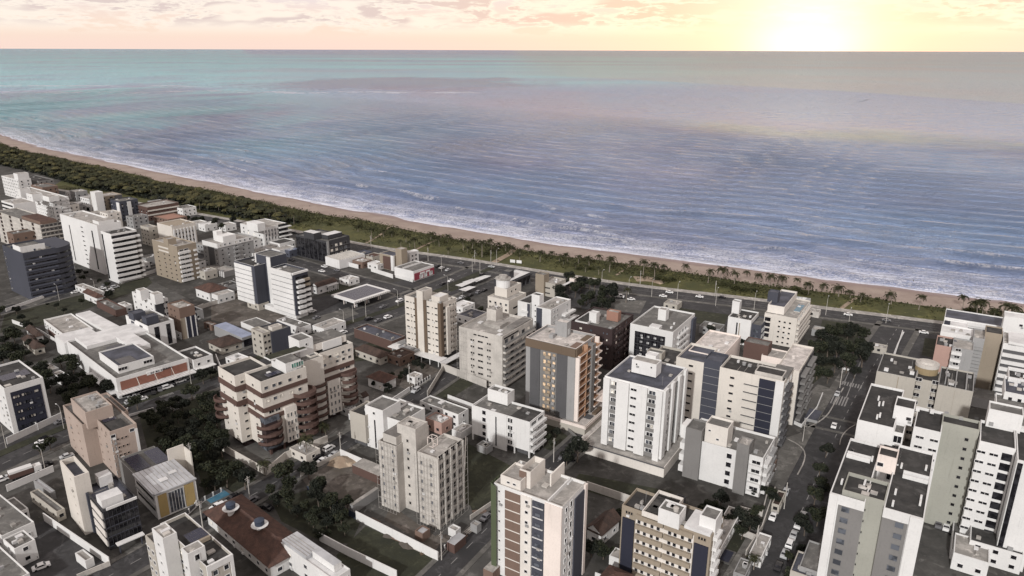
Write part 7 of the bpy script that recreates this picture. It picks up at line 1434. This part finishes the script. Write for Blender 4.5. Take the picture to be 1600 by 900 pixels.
# ================================================================ INFILL: small things between the big ones
for (N, R, L, h, wl, rf, lb) in [((300, 488), (317, 476), (264, 470), 5, 'grey', 'roof_dark', 'dark roofed low building behind the brown and navy striped block'), ((150, 458), (163, 448), (117, 450), 3.4, 'white', 'roof_light', 'long white entrance pavilion at the foot of the broad white tower'),
      ((372, 566), (392, 556), (352, 558), 3, 'white', 'roof_white', 'white roofed carport between the tiled house and the cream twin towers'), ((506, 514), (540, 487), (488, 505), 4, 'white', 'roof_light', 'low podium annex with pale roof right of the striped office tower'), ((470, 512), (486, 500), (432, 500), 4.4, 'white', 'roof_grey', 'low annex with grey roof in front of the striped office tower'),
      ((78, 770), (86, 762), (52, 758), 2.8, 'grey', 'metal_roof', 'thin metal roofed shelter beside the avenue wall'), ((30, 800), (44, 790), (8, 788), 3.2, 'white', 'roof_grey', 'low grey roofed shed left of the hall by the cream shaft'), ((1218, 790), (1228, 772), (1206, 785), 3, 'beige', 'tile_dark', 'small brown roofed annex along the garden strip of the dark street'),
      ((1190, 872), (1206, 848), (1170, 868), 3.2, 'white', 'roof_light', 'pale roofed low house left of the lower dark street'), ((1165, 900), (1176, 884), (1146, 893), 3, 'grey', 'roof_grey', 'grey roofed hut at the bottom edge beside the dark pool'), ((404, 476), (420, 466), (386, 470), 3.4, 'beige', 'roof_light', 'little beige store under the left wing of the striped office'),
      ((282, 520), (292, 512), (268, 514), 3.4, 'white', 'roof_grey', 'white shed at the foot of the brown and navy striped block'), ((330, 508), (338, 500), (318, 503), 3, 'brick', 'roof_light', 'brick shed at the edge of the sandy yard'), ((196, 478), (206, 472), (184, 474), 4, 'white', 'roof_light', 'white garden house left of the stepped white block'),
      ((75, 580), (92, 572), (60, 574), 4, 'grey', 'roof_light', 'pale roofed shed in the trees left of the big store'), ((94, 590), (108, 584), (80, 585), 3.4, 'white', 'metal_roof', 'metal roofed shed touching the left wall of the big store'), ((218, 462), (226, 457), (206, 459), 4, 'beige', 'roof_grey', 'beige hut behind the stepped white block'),
      ((540, 545), (552, 536), (520, 536), 3.4, 'white', 'roof_grey', 'white flat roofed house hidden behind the right twin tower'), ((648, 590), (660, 582), (636, 584), 3, 'white', 'roof_light', 'white shed between the carport and the sandy yard'), ((545, 640), (556, 630), (530, 634), 3.2, 'white', 'roof_grey', 'white flat roofed gatehouse below the right twin tower'),
      ((478, 712), (500, 697), (452, 706), 3.2, 'cream', 'roof_light', 'cream gatehouse of the twin towers on the street'), ((700, 545), (712, 534), (690, 538), 3.4, 'grey', 'roof_grey', 'grey shed squeezed between the cream striped and grey rendered towers'), ((905, 500), -6, -6, 4, 'white', 'roof_white', 'white hut left of the dark brick block'),
      ((1125, 515), -8, -10, 3.6, 'grey', 'roof_grey', 'grey low block on the lawn before the slim white block'), ((1300, 520), -6, -9, 3.2, 'grey', 'roof_light', 'pale roofed pavilion right of the roof pool block'), ((1280, 488), -5, -7, 3.2, 'concrete', 'roof_light', 'pergola like pavilion beside the beach road near the roof pool block'),
      ((1385, 545), -5, -6, 3, 'beige', 'roof_light', 'small sand coloured stage on the play court'), ((760, 700), (770, 692), (745, 696), 2.6, 'grey', 'roof_grey', 'grey shed beside the stilts block garden'), ((1500, 862), (1512, 846), (1486, 858), 3, 'white', 'roof_grey', 'guard hut of the parking yard at the slab foot'),
      ((660, 835), (672, 828), (648, 830), 2.6, 'brick', 'metal_roof', 'brick site hut behind the long white wall'), ((745, 822), (752, 812), (735, 818), 2.6, 'grey', 'roof_light', 'site container with pale top beside the concrete tower'), ((712, 830), (720, 822), (700, 826), 2.4, 'white', 'roof_light', 'white site container at the street corner'),
      ((1008, 800), (1020, 792), (994, 796), 2.8, 'brick', 'roof_grey', 'low brick outhouse under the podium wall corner'), ((1062, 790), (1072, 776), (1048, 784), 3, 'grey_dark', 'roof_dark', 'dark flat roofed house behind the tan banded block')]:
    simple('small_building' if h > 3 else 'hut', lb, N, R, L, h, 54 if N[0] < 900 else 58, wl, rf, cl=2, par=.35)
for (N, R, L, h, wl, rf, lb) in [((140, 336), -12, -12, 10, 'beige', 'roof_light', 'beige mid-rise behind the broad white tower, left of the slate finned block'), ((207, 340), -12, -10, 9, 'grey', 'roof_grey', 'grey mid-rise between the slate finned block and the beige gap block'), ((168, 334), -10, -12, 12, 'white_warm', 'roof_light', 'off-white mid-rise just below the white shaft of the tan block'),
      ((285, 326), -12, -12, 7, 'white', 'roof_grey', 'low white block right of the wide flat grey roof'), ((118, 300), -10, -12, 8, 'grey', 'roof_light', 'pale grey villa above the far white blocks'), ((98, 322), -12, -12, 13, 'white_warm', 'roof_grey', 'off-white block right of the two roof houses'), ((8, 338), -14, -16, 20, 'grey', 'roof_light', 'grey block under the banded tower at the left edge'), ((214, 414), -8, -8, 4, 'white', 'roof_light', 'low white shop between the broad white and tan towers'),
      ((228, 404), -10, -8, 5, 'grey', 'roof_grey', 'grey low shop behind the tan tower foot'), ((320, 425), -8, -9, 5, 'beige', 'roof_light', 'beige shop in front of the pillared annex'), ((300, 412), -9, -8, 6, 'white', 'roof_grey', 'white shop at the right foot of the tan tower'), ((352, 448), -9, -8, 4, 'grey', 'roof_dark', 'dark roofed shop between the annex and the striped office'), ((395, 375), -9, -9, 6, 'white', 'roof_light', 'small white block below the fluted block'),
      ((545, 438), -8, -8, 3.6, 'white', 'roof_light', 'white pavilion in the garden above the filling station'), ((520, 560), -10, -10, 5, 'white', 'roof_light', 'white low house behind the right twin tower wall'), ((648, 548), -9, -10, 4, 'grey', 'metal_roof', 'metal roofed store left of the white carport'), ((625, 560), -9, -8, 3.8, 'brick', 'tile_dark', 'brick house beside the white carport')]:
    simple('mid_rise_block' if h > 8 else 'small_building', lb, N, R, L, h, 54, wl, rf, cl=4, par=.5)
for px, lb, h, m_ in [([(640, 612), (610, 632)], 'white wall continuing the slanted fence behind the twin towers', 2, 'white'), ([(270, 498), (300, 488), (318, 480)], 'pale wall behind the striped block', 2, 'concrete'), ([(385, 575), (350, 590), (338, 560)], 'white yard wall beside the twin towers carport', 2, 'white'),
    ([(700, 625), (740, 640)], 'white wall closing the dark grass lot', 2.2, 'white'), ([(728, 690), (724, 790)], 'site wall between the concrete tower and the grass lot', 2, 'concrete'), ([(735, 812), (790, 775)], 'low wall at the lower end of the grass lot', 1.4, 'concrete'), ([(855, 640), (905, 690)], 'dark kerb wall of the grass lot at the brown topped tower', 1, 'grey_mid'),
    ([(1155, 800), (1190, 810), (1200, 770)], 'garden wall below the slim stair tower', 2, 'concrete'), ([(1210, 770), (1190, 830), (1165, 870)], 'long garden wall along the left pavement of the dark street', 2, 'concrete'), ([(200, 640), (188, 655), (240, 640)], 'low rail wall of the store car park', .8, 'white'),
    ([(20, 505), (62, 520), (95, 540)], 'garden wall above the brown tiled houses in the trees', 1.8, 'white'), ([(640, 470), (690, 480)], 'white wall behind the cream striped tower', 2, 'white'), ([(430, 462), (470, 478)], 'white wall between the annex and the filling station', 1.6, 'white'), ([(1410, 519), (1398, 556)], 'pale rail wall of the play court', 1, 'white'),
    ([(20, 790), (8, 812)], 'short yard wall at the far left edge', 2, 'white'), ([(600, 640), (560, 662), (545, 655)], 'white wall along the street below the right twin tower', 2.2, 'white')]:
    lotwall(px, lb, h, m_)
lot([(556, 815), (592, 772), (640, 760), (735, 790), (742, 815), (700, 868), (684, 872)], 'lot_concrete', .02, 'site_slab'); lot([(600, 812), (612, 790), (692, 846), (680, 860)], 'dirt', .026, 'site_slab')
lot([(900, 694), (912, 698), (950, 655), (944, 640)], 'roof_pink', .15, 'tower_pavement'); lot([(100, 425), (165, 440), (180, 455), (110, 462)], 'pavement', .028, 'forecourt'); lot([(5, 470), (48, 480), (100, 458), (96, 440)], 'pavement', .027, 'forecourt')
lot([(240, 440), (300, 470), (270, 498), (205, 470)], 'lot_concrete', .009, 'yard'); lot([(340, 590), (392, 572), (400, 560), (350, 548), (330, 575)], 'lot_concrete', .011, 'yard'); lot([(555, 565), (600, 560), (640, 545), (620, 520), (550, 545)], 'grass', .008, 'garden')
lot([(1100, 800), (1165, 800), (1200, 830), (1160, 900), (1120, 870)], 'grass', .008, 'garden'); lot([(480, 500), (545, 480), (560, 490), (500, 515)], 'pavement', .031, 'forecourt'); lot([(520, 440), (560, 450), (530, 465), (500, 455)], 'grass', .012, 'garden')
# mounds and pallets on the building site
for px, py, s_, lb in [(640, 850, 1.6, 'heap of rubble behind the long white wall'), (612, 836, 1.2, 'smaller heap of rubble near the site shed'), (690, 842, 1.3, 'earth heap at the street corner of the site'), (535, 722, 2.6, 'pale sand heap at the top of the sand yard'), (812, 888, 1.4, 'rubble heap at the foot of the netted tower')]:
    x, y = gp(px, py); rr = random.Random(px); mb = MB(); n = 12; ring = [(0, 0, 1.0)]
    R1 = [(math.cos(2 * PI * i / n) * rr.uniform(.5, .8), math.sin(2 * PI * i / n) * rr.uniform(.5, .8), rr.uniform(.45, .75)) for i in range(n)]; R2 = [(math.cos(2 * PI * i / n) * rr.uniform(1.3, 1.9), math.sin(2 * PI * i / n) * rr.uniform(1.3, 1.9), -.05) for i in range(n)]
    for i in range(n): j = (i + 1) % n; mb.poly([(0, 0, 1.0), R1[i], R1[j]]); mb.quad(R1[i], R2[i], R2[j], R1[j])
    o = tag(link('rubble_heap', mb.mesh('rubble_heap', 'dirt' if s_ < 2 else 'path_sand'), None, (x, y, 0)), lb, 'heap'); o.scale = (s_ * 1.3, s_, s_ * .8)
for i, (px, py, dg) in enumerate([(585, 815, -34), (600, 826, -34), (622, 842, -30), (655, 858, -34), (668, 862, 20), (720, 842, 56), (735, 828, 56), (750, 800, 10)]):
    x, y = gp(px, py); r_ = random.Random(i); mb = MB()
    for k in range(6): mb.box(-2 + r_.uniform(-.3, .3), -.9 + k * .3, .0 + .14 * (k % 2), 2 + r_.uniform(-.3, .3), -.72 + k * .3, .14 + .14 * (k % 2))
    tag(link('timber_stack', mb.mesh('timber_stack', r_.choice(['wood', 'brick', 'concrete'])), None, (x, y, .03), math.radians(dg)), nth(i) + ' from left of the timber stacks round the concrete tower', 'timber', 'timber stacks on the site')
# cars standing along the kerbs
def kerb_cars(P, d, s0, s1, prob, where, group, seed, ang_off=0):
    r_ = random.Random(seed); P = np.array(P); seg = np.r_[0, np.cumsum(np.hypot(*np.diff(P, axis=0).T))]; Q_ = offline(P, d); s = s0 * seg[-1]; i = 0
    while s < s1 * seg[-1]:
        if r_.random() < prob:
            x, y = np.interp(s, seg, Q_[:, 0]), np.interp(s, seg, Q_[:, 1]); x2, y2 = np.interp(s + 1, seg, P[:, 0]) - np.interp(s, seg, P[:, 0]), np.interp(s + 1, seg, P[:, 1]) - np.interp(s, seg, P[:, 1])
            cl = r_.choice(['white', 'white', 'silver', 'grey', 'black', 'black', 'grey']); a = math.atan2(y2, x2) + (PI if d > 0 else 0)
            car(x, y, a, cl, '%s car, %s nearest %s' % (cl, nth(i), where), r_.choice(['car', 'car', 'suv']), group, .03); i += 1
        s += r_.uniform(5.6, 8)
kerb_cars(stC, 3.1, .05, .95, .28, 'on left kerb of the twin towers street', 'left kerb of the twin towers street', 1); kerb_cars(stC, -3.1, .1, .95, .25, 'on right kerb of the twin towers street', 'right kerb of the twin towers street', 2)
kerb_cars(stD, 2.7, .1, .9, .22, 'on left kerb of the podium tower street', 'narrow street cars', 3); kerb_cars(stE, 6.2, .05, .6, .2, 'on the left kerb of the dark street', 'left kerb of the dark street', 4)
kerb_cars(aveA, 4.5, .1, .95, .16, 'in the far lanes of the avenue', 'cars in the far lanes', 5); kerb_cars(aveA, -4.5, .1, .95, .16, 'in the near lanes of the avenue', 'cars in the near lanes', 6); kerb_cars(aveA, -9.6, .45, .8, .3, 'at the near kerb of the avenue', 'cars at the near kerb', 7)
kerb_cars(stF, 4.2, .15, .9, .3, 'on the street past the black glass block', 'cars past the black glass block', 8); kerb_cars(aveB, 4.6, .25, .8, .25, 'on the street below the slate tower', 'cars below the slate tower', 9)
kerb_cars(beach_rd, 3.2, .02, .5, .08, 'on the far part of the beach road', 'cars on the far beach road', 10)
# rooftop condensers and pipes are built with each building above
# ================================================================ DUNE VEGETATION, PALMS
beach_s = lambda px, py: gp(px, py)
bx_, by_ = SX, SY
# dune strip between the beach road and the sand: soil sheet and a mass of low scrub
dune_out = offs(-33.0 + 0 * S); i0 = np.argmin(np.hypot(SX - gp(0, 209)[0], SY - gp(0, 209)[1])) - 120; i1 = np.argmin(np.hypot(SX - 286, SY - 373)) + 45
edge_w = -28 + wob(S, 21, 200, 1.6)
OX, OY = SX + NX * edge_w, SY + NY * edge_w
seg = slice(max(0, i0), i1)
rl = offline(beach_rd, 11.6)
def road_pt(x, y):      # nearest point on the road-side edge
    d = np.hypot(rl[:, 0] - x, rl[:, 1] - y); return rl[np.argmin(d)]
dn = MB(); prev = None; DU = []
for i in range(seg.start, seg.stop, 2):
    o = (OX[i], OY[i])
    if o[0] > rl[0][0]: r_ = tuple(road_pt(*o))
    else: r_ = (rl[0][0] + (o[0] - rl[0][0]) * .93 - 12, rl[0][1] + (o[1] - rl[0][1]) * .95 - 55)
    DU.append((r_, o))
    if prev is not None: dn.quad((*prev[0], .016), (*r_, .016), (*o, .034), (*prev[1], .034))
    prev = (r_, o)
tag(dn.build('dune_ground', 'dune_soil'), kind='structure')
DUa = np.array(DU)
r = np.random.RandomState(4); N_ = 110000
k = r.randint(0, len(DUa) - 1, N_); f = r.rand(N_, 1); c_ = (DUa[k] * (1 - f[..., None]) + DUa[k + 1] * f[..., None]); v_ = r.rand(N_, 1) ** .8
P = c_[:, 0] * (1 - v_) + c_[:, 1] * v_
wd_ = np.hypot(*(c_[:, 1] - c_[:, 0]).T)
keep = r.rand(N_) < np.clip(wd_ / 60, .25, 1)
dens = np.sin(P[:, 0] / 11 + 1.3 * np.sin(P[:, 1] / 17)) * np.sin(P[:, 1] / 13 + np.sin(P[:, 0] / 23)) + .5 * np.sin(P[:, 0] / 4.1) * np.sin(P[:, 1] / 3.7)
dens = dens + np.clip((v_[:, 0] - .35) * 2.2, -.4, 1.1) - .9 * (P[:, 0] > 178)
keep &= dens > r.uniform(-.35, .7, N_)
P = P[keep]; dens = np.clip(dens[keep], 0, 2)
hz = np.abs(r.normal(size=len(P))) * (.20 + .75 * np.clip(dens, 0, 1.3)) + .08; hz = np.clip(hz, .05, 2.4)
V, Q = leaf_quads(np.c_[P, hz], .55, r, 1.1)
tag(link('dune_scrub', np_mesh('dune_scrub', V, Q, 'leaf_dune')), kind='stuff')
# bushes that stand out of the scrub
bush = crown_mesh(90, 'leaf_dune', 700, 3.0, 1.6, 1.2)
def shrub(px, py, sc, label, group=None, mt=None):
    x, y = gp(px, py); ob = link('shrub', bush, None, (x, y, 0), random.uniform(0, 6)); ob.scale = (sc, sc, sc * .8); return tag(ob, label, 'shrub', group)
for q_, (px, py, s_) in enumerate([(1028, 437, 1.1), (1040, 440, 1.3), (1052, 438, 1.0), (1150, 452, 1.3), (1163, 455, 1.1), (1245, 455, 1.3), (1256, 460, 1.1), (1130, 447, .9), (1180, 455, .9), (1215, 459, 1.0), (1516, 488, 1.2), (1528, 489, 1.1),
                     (1556, 492, 1.3), (1590, 496, 1.4), (1600, 497, 1.2), (560, 355, 1.0), (515, 352, 1.0), (760, 398, .9), (905, 421, .8), (925, 421, .7), (1230, 458, 1.1)]):
    shrub(px, py, s_, 'rounded green shrub in the dune scrub, %s' % ('behind the white beachfront building' if px > 1500 else 'at the bare sand patch' if px < 1060 and px > 1000 else 'in the thicket left of the roof pool block' if px > 1100 else 'between the low scrub and the palms'), 'shrubs on the dune')
# individual palms along the beach, by the centre of their crowns
pal = [(1569, 476), (1584, 480), (1540, 470), (1508, 462), (1531, 473), (1555, 484), (1439, 463), (1395, 458), (1346, 459), (1330, 455), (1312, 449), (1287, 444), (1265, 443), (1246, 436), (1224, 432), (1204, 431), (1187, 429),
       (1168, 424), (1149, 426), (1127, 420), (1108, 421), (1070, 414), (1039, 415), (1024, 413), (1006, 409), (985, 407), (953, 403), (937, 398), (921, 401), (904, 398), (887, 396), (874, 397), (861, 392), (844, 392), (825, 382),
       (812, 390), (800, 383), (790, 380), (780, 378), (768, 374), (753, 377), (738, 374), (724, 373), (699, 366), (686, 370), (673, 363), (648, 372), (634, 365), (612, 361), (599, 358), (580, 356), (559, 352)]
PX = sorted(p_[0] for p_ in pal)[::-1]
for i, (px, py) in enumerate(pal):
    h = 6 if px > 1480 else random.choice([3, 4, 5, 6]); big = 1.2 if px in (1508, 1540, 1569) else 1.0
    palm_crown_px(px, py + (2 if px < 1000 else 1), h, nth(PX.index(px)) + ' coconut palm from the right in the row along the sand', 'coconut palms along the beach', big * random.choice([1.0, 1.2, 1.3, 1.5, 1.65]))
for (px, py, h, lb) in [(541, 440, 6, 'palm'), (979, 452, 7, 'x')][1:]:
    palm_crown_px(px, py, h, 'coconut palm rising over the dark trees beside the beach road car park', None, 1.1)
for k_, (px, py) in enumerate([(640, 378), (657, 380), (626, 376), (668, 383), (700, 388), (730, 386), (745, 391), (812, 399), (915, 415), (880, 407), (900, 412), (936, 418)]):
    palm_crown_px(px, py, 5, 'slender coconut palm standing inland among the low dune scrub', 'palms inside the dune scrub', random.uniform(.7, .9))
for (px, py, lb, sc) in [(637, 690, 'tall coconut palm over the street wall of the cream and brown towers', 1.5), (452, 0, '', 0), (507, 0, '', 0), (412, 722, 'short palm at the gate corner of the cream and brown towers', 1.0), (508, 664, 'palm beside the forecourt wall left of the two parked cars', 1.0)]:
    if sc and px != 637: palm_crown_px(px, py, 5, lb, None, sc)
palm_crown_px(477, 682, 7, 'tall coconut palm over the forecourt wall of the cream and brown towers', None, 1.25)
palm_crown_px(1180, 870, 5, 'small palm behind the fence of the tan and navy block', None, .8)
# coconut wood at the far left of the dune: one mass, with single palms standing out
def wood_poly(px): return [gp(*p) for p in px]
one = []
fq = MB()
for i in range(9):
    a = i * 2.4; s_, c2 = math.sin(a), math.cos(a); L = 3.0; pts = [(0, 0, 0), (L * .5, 0, .5), (L, 0, -.7)]
    for sg in (1, -1):
        for p0, p1 in zip(pts, pts[1:]):
            q = [p0, p1, (p1[0] + .1, sg * .75, p1[2] - .3), (p0[0] + .2, sg * .75, p0[2] - .3)]
            fq.quad(*[(x * c2 - y * s_, x * s_ + y * c2, z) for x, y, z in q])
TV = np.array(fq.v); TQ = np.arange(len(TV)).reshape(-1, 4)
wood = wood_poly([(-60, 232), (30, 240), (75, 253), (160, 271), (260, 296), (390, 322), (440, 336), (470, 349), (430, 353), (380, 342), (300, 326), (200, 305), (140, 296), (60, 272), (0, 258), (-80, 250)])
xs, ys = zip(*wood); r = np.random.RandomState(8); C = []
rr_ = random.Random(3)
while len(C) < 900:
    x, y = rr_.uniform(min(xs), max(xs)), rr_.uniform(min(ys), max(ys))
    if inside(wood, x, y): C.append((x, y, rr_.uniform(2.5, 8.5), rr_.uniform(0, 6.28), rr_.uniform(.7, 1.5)))
Vs = []
for x, y, z, a, s_ in C:
    c2, s2 = math.cos(a), math.sin(a); Vs.append(np.stack([(TV[:, 0] * c2 - TV[:, 1] * s2) * s_ + x, (TV[:, 0] * s2 + TV[:, 1] * c2) * s_ + y, TV[:, 2] * s_ + z], -1))
V = np.concatenate(Vs[:620]); Q = np.arange(len(V)).reshape(-1, 4); V2 = np.concatenate(Vs[620:]); Q2 = np.arange(len(V2)).reshape(-1, 4)
tag(link('coconut_wood', np_mesh('coconut_wood', V2, Q2, 'leaf_dry')), kind='stuff')
tag(link('coconut_wood', np_mesh('coconut_wood', V, Q, 'leaf_palm')), kind='stuff')
# undergrowth of the wood
pts = []
while len(pts) < 26000:
    x, y = rr_.uniform(min(xs), max(xs)), rr_.uniform(min(ys), max(ys))
    if inside(wood, x, y): pts.append((x, y, abs(rr_.gauss(0, 1.6)) + .1))
V, Q = leaf_quads(np.array(pts), .9, r, .8); tag(link('undergrowth', np_mesh('undergrowth', V, Q, 'leaf_dark')), kind='stuff')
for (px, py) in [(20, 236), (35, 244), (8, 240), (130, 262), (160, 270), (200, 284), (235, 292), (260, 301), (285, 303), (310, 312), (340, 316), (368, 318), (395, 326), (420, 328), (442, 332), (385, 315), (430, 322), (458, 334)]:
    palm_crown_px(px, py, 8, 'coconut palm rising above the dense coconut wood at the far end of the beach', 'palms over the coconut wood', random.uniform(.9, 1.15))
# sandy footpaths through the dune
def path(px, w_, label=None): ribbon('footpath', curve(px, 5, 1), -w_ / 2, w_ / 2, 'path_sand', .06)
path([(572, 380), (592, 369), (603, 360), (612, 351)], 2.0); path([(648, 391), (668, 381), (685, 374), (694, 366)], 1.9)
path([(772, 410), (786, 402), (800, 395), (803, 388)], 4.5); path([(963, 430), (975, 422), (985, 413)], 1.5); path([(1312, 484), (1325, 474), (1338, 465)], 2.2)
ribbon('bare_sand', curve([(992, 436), (1010, 434), (1028, 437), (1040, 442)], 5, 1), -5, 5, 'path_sand', .055)
